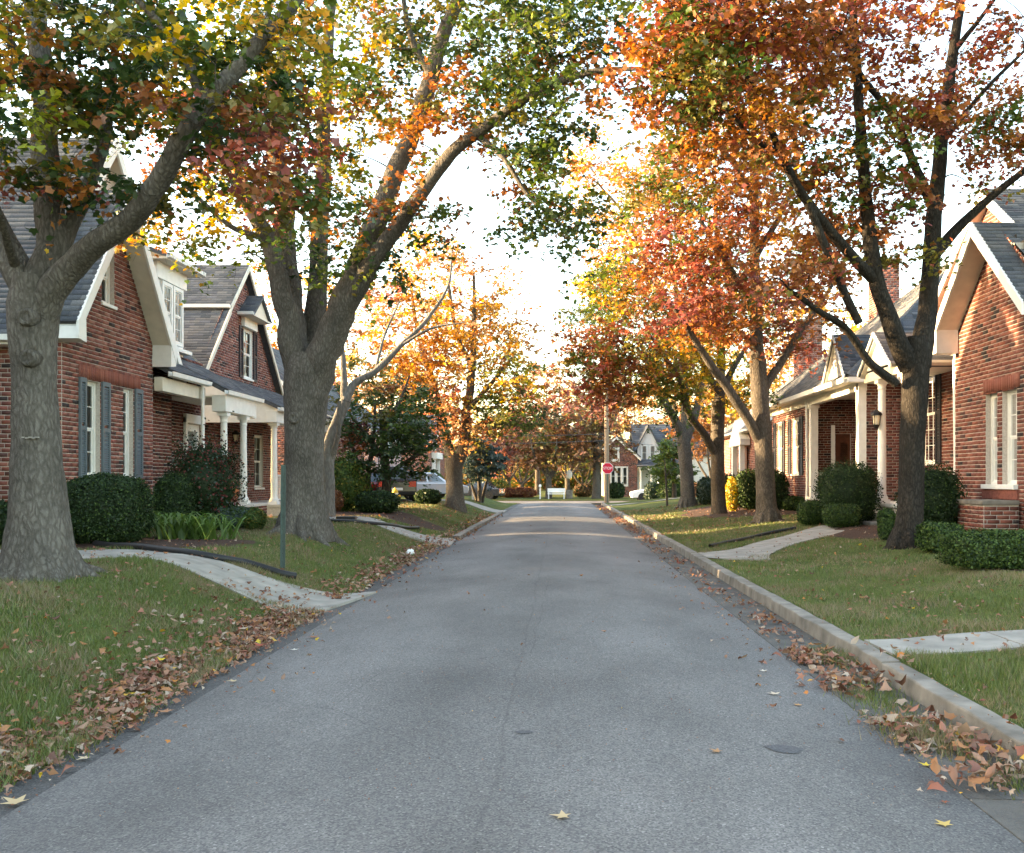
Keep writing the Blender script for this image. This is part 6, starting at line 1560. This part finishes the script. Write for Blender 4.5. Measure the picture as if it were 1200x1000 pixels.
c = G(331, 667); p = thing('sign_post', tuple(c), 'thin green metal sign post standing on the left lawn', 'post')
top = W(333, 545, c[1])[2]
m = MB(); x, y, z = c
m.add([(x - 0.035, y, z - 0.2), (x - 0.02, y + 0.025, z - 0.2), (x + 0.02, y + 0.025, z - 0.2), (x + 0.035, y, z - 0.2), (x - 0.02, y, top), (x - 0.005, y + 0.025, top), (x + 0.035, y + 0.025, top), (x + 0.05, y, top)], [(0, 1, 5, 4), (1, 2, 6, 5), (2, 3, 7, 6)])
o = m.build('post', 'green_metal', p); s_ = o.modifiers.new('solid', 'SOLIDIFY'); s_.thickness = 0.006
m = MB()
for k in range(7): m.lathe((x + 0.015 * k / 7, y + 0.02, z + 0.25 + k * 0.19), [(0.008, -0.012), (0.008, 0.002)], 6, axis=1)
m.build('bolt', 'black_metal', p)

# crumpled white paper at the left verge, white lawn stone
c = G(481, 651); m = MB(); th = np.linspace(0, 2 * np.pi, 9, endpoint=False); vs = []
for f in np.linspace(-1.3, 1.3, 6):
    for t in th: 
        r = 0.1 * (1 + random.uniform(-0.3, 0.25)); vs.append((c[0] + r * math.cos(f) * math.cos(t), c[1] + r * math.cos(f) * math.sin(t), c[2] + 0.07 + r * 0.7 * math.sin(f)))
m.add(vs, [(j * 9 + k, j * 9 + (k + 1) % 9, (j + 1) * 9 + (k + 1) % 9, (j + 1) * 9 + k) for j in range(5) for k in range(9)] + [tuple(range(8, -1, -1)), tuple(range(45, 54))])
tag(m.build('paper_bag', 'sign_white'), 'crumpled white paper bag at the left verge', 'litter')

# brick planter on the near right house front
def planter():
    c = np.array([8.55, 17.9, ground_z(8.55, 17.9)])
    h = thing('brick_planter', (8.6, 18, c[2]), 'low brick planter with stone cap under the paired windows', 'planter')
    x0, x1, y0, y1, z0, z1 = 8.25, 8.93, 18.3, 19.5, 0.4, 1.2
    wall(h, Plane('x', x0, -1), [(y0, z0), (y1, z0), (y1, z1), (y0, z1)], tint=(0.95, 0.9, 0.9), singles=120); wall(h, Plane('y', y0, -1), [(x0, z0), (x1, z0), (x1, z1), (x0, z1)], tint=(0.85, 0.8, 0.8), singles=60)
    wall(h, Plane('y', y1, 1), [(x0, z0), (x1, z0), (x1, z1), (x0, z1)], bricks=False)
    boxp(h, 'cap', (x0 - 0.05, y0 - 0.05, z1), (x1, y1 + 0.05, z1 + 0.09), 'kerb_concrete', 0.015)
planter()

# flower pot and small blue pot at the porches
def pot(label, px, py, d, s, material, pal):
    c = W(px, py, d); r = thing('flower_pot', tuple(c), label, 'flower pot')
    m = MB(); m.lathe(tuple(c), [(0.1 * s, 0), (0.15 * s, 0.26 * s), (0.165 * s, 0.27 * s), (0.165 * s, 0.31 * s), (0.14 * s, 0.31 * s), (0.13 * s, 0.27 * s)], 14); m.build('pot', material, r, smooth=False)
    C = c + np.array([0, 0, 0.42 * s]) + rng.normal(0, 0.09 * s, (160, 3)); V, F, kv = leaf_geo(C, 0.06 * s, HEX); link(bpy.data.objects.new('foliage', np_mesh('foliage', V, F, np.repeat(pick_cols(160, pal), kv, 0), 'leaf')), r)
pot('clay pot with small plant at the left porch edge', 273, 587, 25.0, 1.0, 'clay', {'green': 3, 'lime': 1})
pot('white pot with pale flowers before the left porch', 261, 594, 23.5, 1.2, 'sign_white', {'peach': 2, 'green': 2})

# leafy stones by the maple bed: fire hydrant
def hydrant():
    c = G(463, 594); s = c[1] / FX * 1.0; r = thing('fire_hydrant', tuple(c), 'small yellow and white fire hydrant by the far left lawn', 'hydrant')
    m = MB(); m.lathe(tuple(c), [(0.16, 0), (0.16, 0.04), (0.1, 0.06), (0.1, 0.5), (0.13, 0.52), (0.13, 0.56)], 14); m.build('barrel', 'sign_white', r)
    m = MB(); m.lathe(tuple(c), [(0.125, 0.56), (0.11, 0.65), (0.06, 0.72), (0.03, 0.73), (0.03, 0.78)], 14); m.build('bonnet', 'yellow_paint', r)
    for sx in (-1, 1):
        m = MB(); m.lathe((c[0] + sx * 0.09, c[1], c[2] + 0.42), [(0.05, 0), (0.05, sx * 0.08), (0.065, sx * 0.08), (0.065, sx * 0.12)], 10, axis=0); m.build('nozzle', 'yellow_paint', r)
hydrant()

# ------------------------------------------------------------------ parked cars
def car(label, name, x, y, z, rot, paint, L=4.6, Wd=1.8, H=1.5, suv=False, rear_red=True):
    """built along +y (front at +y), turned by rot about z"""
    ROOTLOC = (x, y, z)
    r = thing(name, ROOTLOC, label, 'car', 'parked cars'); r.rotation_euler = (0, 0, rot)
    def put(m, nm, matn, parent=r, smooth=False):
        me = bpy.data.meshes.new(nm); me.from_pydata(m.v, [], m.f); me.update(); me.materials.append(MATS[matn]); o = bpy.data.objects.new(nm, me); COL.objects.link(o); o.parent = parent
        if nm in ('body', 'cabin'):
            b = o.modifiers.new('bevel', 'BEVEL'); b.width = 0.06; b.segments = 3; b.limit_method = 'ANGLE'
        return o
    hl = L / 2; zb = 0.28; zs = H * 0.62
    prof = [(-hl, 0.45), (-hl + 0.08, zb), (hl - 0.08, zb), (hl, 0.5), (hl - 0.06, zs * 0.78), (hl - 0.5, zs * 0.9), (hl - L * 0.28, zs), (-hl + 0.1, zs + (0.03 if suv else 0.0)), (-hl + 0.02, zs * 0.9)]
    m = MB(); m.prism([(-Wd / 2, a, b) for a, b in prof], (Wd, 0, 0)); body = put(m, 'body', paint)
    if suv: cab = [(-hl + 0.12, zs), (-hl + 0.28, H), (hl - L * 0.46, H), (hl - L * 0.29, zs)]
    else: cab = [(-hl + L * 0.13, zs), (-hl + L * 0.27, H), (hl - L * 0.46, H), (hl - L * 0.27, zs)]
    ins = 0.16; m = MB(); vs = []
    for sx in (-1, 1):
        for a, b in cab: vs.append((sx * (Wd / 2 - 0.05 - (ins if b == H else 0)), a, b - (0.03 if b < H else 0)))
    m.add(vs, [(3, 2, 1, 0), (4, 5, 6, 7), (0, 1, 5, 4), (1, 2, 6, 5), (2, 3, 7, 6), (3, 0, 4, 7)]); put(m, 'cabin', paint)
    # glazing slightly proud of the cabin
    def lerp(p, q, t): return tuple(p[i] + (q[i] - p[i]) * t for i in range(3))
    for sx in (0, 4):
        A, B, C_, D = vs[sx], vs[sx + 1], vs[sx + 2], vs[sx + 3]; ox = -0.012 if sx == 0 else 0.012
        for t0, t1 in ((0.08, 0.47), (0.52, 0.9)):
            lo0, lo1 = lerp(lerp(A, D, t0), lerp(B, C_, t0), 0.14), lerp(lerp(A, D, t1), lerp(B, C_, t1), 0.14); hi0, hi1 = lerp(lerp(A, D, t0), lerp(B, C_, t0), 0.86), lerp(lerp(A, D, t1), lerp(B, C_, t1), 0.86)
            m = MB(); m.quad(*[(q[0] + ox, q[1], q[2]) for q in (lo0, lo1, hi1, hi0)]); put(m, 'window', 'car_glass')
    for a, b, oy, nm in ((0, 1, -0.015, 'rear_window'), (3, 2, 0.015, 'windscreen')):
        P = [lerp(lerp(vs[a], vs[a + 4], t), lerp(vs[b], vs[b + 4], t), s) for t, s in ((0.1, 0.12), (0.9, 0.12), (0.88, 0.88), (0.12, 0.88))]
        m = MB(); m.quad(*[(q[0], q[1] + oy, q[2] + 0.006) for q in P]); put(m, nm, 'car_glass')
    for sx in (-1, 1):
        for yy in (-hl + 0.85, hl - 0.85):
            m = MB(); m.lathe((sx * (Wd / 2 - 0.08), yy, 0.33), [(0.22, -0.1), (0.33, -0.1), (0.335, 0.0), (0.33, 0.1), (0.22, 0.1)], 20, axis=0); w_ = put(m, 'wheel', 'rubber')
            m = MB(); m.lathe((sx * (Wd / 2 - 0.08), yy, 0.33), [(0.21, sx * 0.07), (0.2, sx * 0.095), (0.05, sx * 0.08), (0.04, sx * 0.1)], 14, axis=0); put(m, 'rim', 'alloy', w_)
        m = MB(); m.box((sx * (Wd / 2 - 0.38), -hl - 0.012, zs * 0.68), (sx * (Wd / 2 - 0.04), -hl + 0.1, zs * 0.92)); put(m, 'tail_lamp', 'tail_lamp')
        m = MB(); m.box((sx * (Wd / 2 - 0.42), hl - 0.14, zs * 0.62), (sx * (Wd / 2 - 0.05), hl - 0.01, zs * 0.76)); put(m, 'headlight', 'lamp_glass')
    m = MB(); m.box((-0.26, -hl - 0.012, 0.55), (0.26, -hl + 0.02, 0.67)); put(m, 'number_plate', 'sign_white')
    m = MB(); m.box((-Wd / 2 + 0.05, -hl - 0.04, 0.34), (Wd / 2 - 0.05, -hl + 0.08, 0.5)); put(m, 'bumper', 'rubber')
    return r
def lz(x, y): return ground_z(x, y) + 0.02
car('dark sport utility car with red tail lamps parked in the left driveway', 'parked_car', -8.3, 47.2, lz(-8.3, 47.2), math.radians(12), 'car_black', 4.6, 1.85, 1.7, suv=True)
car('silver sedan parked beyond the dark car on the left', 'parked_car', -7.4, 51.3, lz(-7.4, 51.3), math.radians(-50), 'car_silver', 4.6, 1.8, 1.45)
car('red car half hidden behind the dark sport utility car', 'parked_car', -9.9, 51.0, lz(-9.9, 51.0), math.radians(20), 'car_red', 4.5, 1.8, 1.5)
car('white car parked behind the rounded bushes at the corner', 'parked_car', 7.6, 71.4, 0.03, math.radians(90), 'car_white', 4.6, 1.8, 1.5)
car('dark car at the far end seen past the golden maple', 'parked_car', -6.9, 76.5, 0.08, math.radians(80), 'car_black', 4.4, 1.8, 1.45)

# ------------------------------------------------------------------ utility pole, stop sign, wires
c = np.array([(711 - VPX) / FX * 63, 63.0, lawn_z(3.1, 63)])
up_ = thing('utility_pole', tuple(c), 'tall brown wooden utility pole at the street corner', 'utility pole')
m = MB(); m.tube([(c[0], c[1], c[2] - 0.3), (c[0], c[1], 4.5), (c[0] - 0.05, c[1], 9.6)], [0.17, 0.15, 0.12], 12); m.build('pole', 'pole_wood', up_, smooth=True)
m = MB(); m.box((c[0] - 1.2, c[1] - 0.05, 9.0), (c[0] + 1.1, c[1] + 0.06, 9.12)); m.build('crossarm', 'pole_wood', up_)
for dx in (-1.1, -0.4, 0.4, 1.0):
    MB().lathe((c[0] + dx, c[1], 9.12), [(0.02, 0), (0.05, 0.04), (0.03, 0.08), (0.045, 0.12), (0.02, 0.16)], 8).build('insulator', 'sign_white', up_)
sg = thing('stop_sign', (3.1, 62.4, 0.1), 'red octagonal stop sign in front of the utility pole', 'sign')
zc = W(712, 549, 62.3)[2]; xc = W(712, 549, 62.3)[0]
m = MB(); R8 = 0.40; oc = [(xc + R8 * math.cos(math.pi / 8 + k * math.pi / 4), 62.3, zc + R8 * math.sin(math.pi / 8 + k * math.pi / 4)) for k in range(8)]
m.prism(oc, (0, 0.01, 0)); m.build('rim', 'sign_white', sg)
m = MB(); R8 = 0.37; m.prism([(xc + R8 * math.cos(math.pi / 8 + k * math.pi / 4), 62.294, zc + R8 * math.sin(math.pi / 8 + k * math.pi / 4)) for k in range(8)], (0, 0.004, 0)); m.build('face', 'sign_red', sg)
fc = bpy.data.curves.new('lettering', 'FONT'); fc.body = 'STOP'; fc.size = 0.25; fc.align_x = 'CENTER'; fc.align_y = 'CENTER'; fc.extrude = 0.001; fc.materials.append(MATS['sign_white'])
fo = bpy.data.objects.new('lettering', fc); COL.objects.link(fo)
bpy.context.view_layer.update()
lm = bpy.data.meshes.new_from_object(fo.evaluated_get(bpy.context.evaluated_depsgraph_get())); bpy.data.objects.remove(fo)
fo = bpy.data.objects.new('lettering', lm); link(fo, sg); fo.location = (xc, 62.288, zc); fo.rotation_euler = (math.pi / 2, 0, 0)
m = MB(); m.box((xc - 0.03, 62.31, 0.0), (xc + 0.03, 62.35, zc + 0.3)); m.build('post', 'green_metal', sg)
def wire(label, a, b, sag, r=0.018):
    P = [tuple(np.array(a) * (1 - t) + np.array(b) * t - np.array([0, 0, sag * 4 * t * (1 - t)])) for t in np.linspace(0, 1, 14)]
    m = MB(); m.tube(P, r, 5); tag(m.build('power_wire', 'wire', smooth=True), label, 'wire', 'overhead wires at the crossing')
wire('lower overhead wire running left from the utility pole', (c[0], 63, 4.75), (-30, 66, 5.2), 0.35, 0.025)
wire('upper overhead wire running left from the utility pole crossarm', (c[0] - 1.1, 63, 9.2), (-30, 67, 9.3), 0.4, 0.025)
wire('overhead wire running right from the utility pole to the end house', (c[0], 63, 5.0), (8.7, 89, 5.0), 0.3, 0.025)
wire('second lower overhead wire running left below the first', (c[0], 63, 4.3), (-30, 66, 4.5), 0.35, 0.022)

# small far things beyond the crossing
c = np.array([(667 - VPX) / FX * 80, 80.0, 0.07])
lp = thing('lamp_post', tuple(c), 'short yard lamp post with white globe beyond the crossing', 'lamp post')
m = MB(); m.box((c[0] - 0.3, 79.7, 0), (c[0] + 0.3, 80.3, 0.8)); m.build('pier', 'kerb_concrete', lp, bevel=0.03)
m = MB(); m.tube([(c[0], 80, 0.8), (c[0], 80, 1.75)], 0.05, 8); m.build('post', 'black_metal', lp)
m = MB(); m.lathe((c[0], 80, 2.1), [(0.08, -0.38), (0.22, -0.25), (0.27, 0.0), (0.2, 0.3), (0.08, 0.4)], 14); m.build('globe', 'sign_white', lp, smooth=True)
c = np.array([(652 - VPX) / FX * 79, 79.0, 0.07])
bt = thing('white_bench', tuple(c), 'white bench beside the dark forked oak beyond the crossing', 'bench')
m = MB(); m.box((c[0] - 0.75, 78.8, 0.45), (c[0] + 0.75, 79.2, 0.52)); m.build('seat', 'sign_white', bt); m = MB(); m.box((c[0] - 0.75, 79.2, 0.6), (c[0] + 0.75, 79.25, 0.95)); m.build('backrest', 'sign_white', bt)
for dx in (-0.65, 0.65):
    for yy in (78.85, 79.15): m = MB(); m.box((c[0] + dx - 0.04, yy - 0.04, 0.05), (c[0] + dx + 0.04, yy + 0.04, 0.45 if yy < 79 else 0.9)); m.build('leg', 'sign_white', bt)
for px, dd, lab in ((554, 54, 'white mailbox post beside the round headed tree'), (633, 78, 'small white mailbox left of the dark forked oak')):
    c = np.array([(px - VPX) / FX * dd, dd, ground_z((px - VPX) / FX * dd, dd)]); mbx = thing('mailbox', tuple(c), lab, 'mailbox')
    m = MB(); m.box((c[0] - 0.05, c[1] - 0.05, c[2]), (c[0] + 0.05, c[1] + 0.05, c[2] + 1.0)); m.build('post', 'sign_white', mbx)
    m = MB(); prof = [(-0.1, 0), (0.1, 0), (0.1, 0.12)] + [(0.1 * math.cos(a), 0.12 + 0.1 * math.sin(a)) for a in np.linspace(0, math.pi, 8)[1:-1]] + [(-0.1, 0.12)]
    m.prism([(c[0] + a, c[1] - 0.25, c[2] + 1.0 + b_) for a, b_ in prof], (0, 0.5, 0)); m.build('box', 'sign_white', mbx)

# ------------------------------------------------------------------ fallen leaves
DRY = np.array([(0.26, 0.13, 0.08), (0.21, 0.10, 0.06), (0.31, 0.18, 0.12), (0.30, 0.19, 0.125), (0.15, 0.07, 0.045), (0.27, 0.115, 0.075), (0.36, 0.27, 0.2), (0.22, 0.085, 0.055), (0.31, 0.14, 0.06)])
def litter():
    X, Y, Zl, Sz = [], [], [], []
    def band(n, xf, y0, y1, lift, size=0.11, p=1.0):
        y = y0 + (y1 - y0) * rng.random(n) ** p; x = xf(y, n)
        X.append(x); Y.append(y); Zl.append(rng.random(n) ** 2 * lift); Sz.append(np.full(n, size))
    # left: a drift along the verge
    band(2900, lambda y, n: -3.3 + 0.13 * rng.normal(0, 1, n) + 0.08 * np.sin(2.2 * y) + 0.05 * np.sin(5.1 * y), 4.6, 12.0, 0.05, 0.085)
    band(650, lambda y, n: -3.1 + 0.09 * rng.normal(0, 1, n), 4.6, 12.0, 0.015, 0.075)
    band(2500, lambda y, n: -3.2 + 0.2 * rng.normal(0, 1, n), 4.6, 12.5, 0.01, 0.022)
    band(1800, lambda y, n: 2.45 + 0.2 * rng.normal(0, 1, n), 4.6, 14, 0.008, 0.022)
    band(900, lambda y, n: -3.25 + 0.2 * rng.normal(0, 1, n), 13.2, 24.5, 0.06, 0.11)
    band(700, lambda y, n: -3.2 + 0.25 * rng.normal(0, 1, n), 24, 46, 0.06, 0.13)
    # right: in the gutter, heaped against the kerb
    band(900, lambda y, n: 2.42 + 0.13 * rng.normal(0, 1, n) + 0.05 * np.sin(1.7 * y), 8.6, 24, 0.03, 0.09, 1.4)
    band(230, lambda y, n: 2.30 + 0.08 * rng.normal(0, 1, n), 5.8, 9.5, 0.03, 0.105)
    band(150, lambda y, n: 2.62 + 0.07 * rng.normal(0, 1, n), 5.3, 8.8, 0.08, 0.11)
    for cx, cy, n, s in ((2.58, 5.65, 130, 0.16), (2.3, 5.05, 60, 0.14), (2.2, 7.6, 60, 0.15), (2.35, 6.3, 60, 0.12), (2.62, 7.9, 60, 0.12), (2.5, 4.7, 60, 0.15), (2.32, 8.8, 60, 0.16)):
        X.append(rng.normal(cx, s, n)); Y.append(rng.normal(cy, s * 1.5, n)); Zl.append(rng.random(n) * 0.09); Sz.append(np.full(n, 0.1))
    band(900, lambda y, n: 2.45 + 0.14 * rng.normal(0, 1, n), 24, 60, 0.04, 0.13)
    # thin scatter over the lawns, walks and the road
    band(1500, lambda y, n: -rng.uniform(3.4, 9, n), 6, 26, 0.015, 0.07, 1.3)
    band(500, lambda y, n: -3.4 - np.abs(rng.normal(0, 0.5, n)), 5, 13, 0.02, 0.08)
    band(1700, lambda y, n: rng.uniform(3.0, 9, n), 6.5, 30, 0.015, 0.065, 1.3)
    band(500, lambda y, n: rng.uniform(3.0, 9, n), 28, 48, 0.02, 0.12)
    band(70, lambda y, n: rng.uniform(XL, XR, n), 8, 40, 0.0, 0.06)
    band(120, lambda y, n: XR - np.abs(rng.normal(0, 0.35, n)), 5.5, 20, 0.0, 0.06)
    band(120, lambda y, n: XL + np.abs(rng.normal(0, 0.3, n)), 5.5, 22, 0.0, 0.06)
    band(1500, lambda y, n: rng.uniform(XL, XR, n), 4.5, 16, 0.0, 0.012)
    band(500, lambda y, n: -rng.uniform(3.3, 9, n), 26, 46, 0.02, 0.12)
    x = np.concatenate(X); y = np.concatenate(Y); l = np.concatenate(Zl); s = np.concatenate(Sz)
    cl = np.sin(2.3 * y + 0.7) + 0.8 * np.sin(4.9 * y + 1.9) + 0.6 * np.sin(11 * y)
    keep = ~((x > 2) & (x < 2.8) & (y < 30) & (rng.random(len(x)) > 1 / (1 + np.exp(-1.9 * (cl + 0.1))))) & ~((x < -2.9) & (x > -3.7) & (rng.random(len(x)) > 1 / (1 + np.exp(-1.2 * (cl + 2.6)))))
    x, y, l, s = x[keep], y[keep], l[keep], s[keep]
    z = np.maximum(ground_za(x, y), np.where(x > 0, 0.0, -0.02))
    k = (x > 2.75) & (x < 2.95); z[k] = 0.15
    on_lawn = np.abs(x) > 3.4
    C = np.stack([x, y, z + l + np.where(on_lawn, 0.045, 0.022)], 1)
    col = DRY[rng.integers(0, len(DRY), len(x))] * rng.uniform(0.7, 1.2, (len(x), 1))
    fresh = (rng.random(len(x)) < 0.025)[:, None]; col = np.where(fresh, pick_cols(len(x), {'gold': 2, 'orange': 3, 'red': 1, 'yellow': 1}), col)
    size = s * rng.uniform(0.45, 1.2, len(x)); pickt = rng.random(len(x)); VV, FF, CC, o_ = [], [], [], 0
    OVAL = (HEX[0] * np.array([0.75, 1.15, 2.0]), HEX[1]); SLIM = (TRI5[0] * np.array([0.9, 1.1, 2.5]), TRI5[1])
    for tm_, sel in ((STAR, pickt < 0.4), (star_template(5, 0.42), (pickt >= 0.4) & (pickt < 0.55)), (OVAL, (pickt >= 0.55) & (pickt < 0.8)), (SLIM, pickt >= 0.8)):
        V, F, kv = leaf_geo(C[sel], size[sel], tm_, tilt=0.36, curl=0.3); VV.append(V); FF.append(F + o_); CC.append(np.repeat(col[sel], kv, 0)); o_ += len(V)
    o = bpy.data.objects.new('leaf_litter', np_mesh('leaf_litter', np.concatenate(VV), np.concatenate(FF), np.concatenate(CC), 'dry_leaf')); link(o)
    tag(o, 'drifts of dry brown fallen leaves along both edges of the street', 'leaf litter', kind='stuff')
litter()

def single_leaf(label, px, py, size, col, ang):
    c = G(px, py); T, F = star_template(5, 0.42); T = T.copy(); T[:, 2] = 0.25 * T[:, 0] ** 2 + 0.18 * np.abs(T[:, 1]) * random.random() 
    ca, sa = math.cos(ang), math.sin(ang); R = np.array([[ca, -sa, 0], [sa, ca, 0], [0, 0, 1]])
    V = (T * size) @ R.T
    o = bpy.data.objects.new('fallen_leaf', np_mesh('fallen_leaf', V, F, np.array(col), 'dry_leaf')); link(o); o.location = (c[0], c[1], c[2] + 0.012)
    tag(o, label, 'leaf', 'single leaves lying on the road')
tan = (0.48, 0.35, 0.2)
single_leaf('pale tan fallen leaf lying near the bottom centre of the road', 661, 959, 0.14, tan, 1.4)
single_leaf('pale yellow fallen leaf at the bottom right of the road', 1108, 969, 0.13, (0.52, 0.36, 0.12), 0.4)
single_leaf('large pale leaf at the lower left road edge', 20, 943, 0.2, tan, 1.2)
single_leaf('whitish curled leaf on the right half of the road', 908, 815, 0.14, (0.52, 0.42, 0.32), 0.2)
single_leaf('small orange brown leaf right of the whitish curled leaf', 936, 828, 0.1, (0.45, 0.24, 0.1), 2.2)
single_leaf('small brown leaf lying left of the dark oval road stain', 841, 883, 0.11, (0.36, 0.2, 0.1), 1.0)
single_leaf('small yellow leaf beside the right gutter leaves', 1086, 899, 0.1, (0.6, 0.42, 0.06), 0.9)
single_leaf('small reddish leaf at the lower right near the gutter', 1107, 942, 0.07, (0.3, 0.09, 0.05), 2.9)
single_leaf('brown leaf standing out on the road near the left leaf drift', 193, 836, 0.16, (0.36, 0.18, 0.1), 0.1)
single_leaf('tan leaf on the road beyond the left leaf drift', 274, 800, 0.13, tan, 2.0)
single_leaf('pale leaf on the lower left asphalt shoulder', 100, 890, 0.12, (0.55, 0.42, 0.28), 2.6)
single_leaf('reddish brown leaf on the road near the left walk mouth', 368, 748, 0.17, (0.32, 0.15, 0.09), 0.7)
single_leaf('white leaf on the road left of the walk mouth', 345, 763, 0.12, (0.6, 0.55, 0.48), 0.3)
single_leaf('brown leaf on the road beside the right gutter', 840, 712, 0.14, (0.28, 0.12, 0.08), 0.3)
single_leaf('pale speck leaf on the road near the right gutter', 895, 788, 0.1, (0.55, 0.47, 0.38), 0.1)

# dark oil stains on the asphalt
for k, (px, py, a, b_, lab) in enumerate(((919, 879, 0.11, 0.045, 'dark oval stain on the right half of the road'), (614, 859, 0.055, 0.018, 'dark small stain near the middle of the road'))):
    c = G(px, py); m = MB(); N = 18
    m.add([(c[0] + a * math.cos(t) * (1 + 0.15 * math.sin(3 * t) + 0.1 * math.sin(7 * t + k)), c[1] + b_ * 2 * math.sin(t), road_z(c[0] + a * math.cos(t)) + 0.004) for t in np.linspace(0, 2 * math.pi, N, endpoint=False)], [tuple(range(N))])
    tag(m.build('road_stain', 'stain'), lab, 'stain', 'stains on the road')
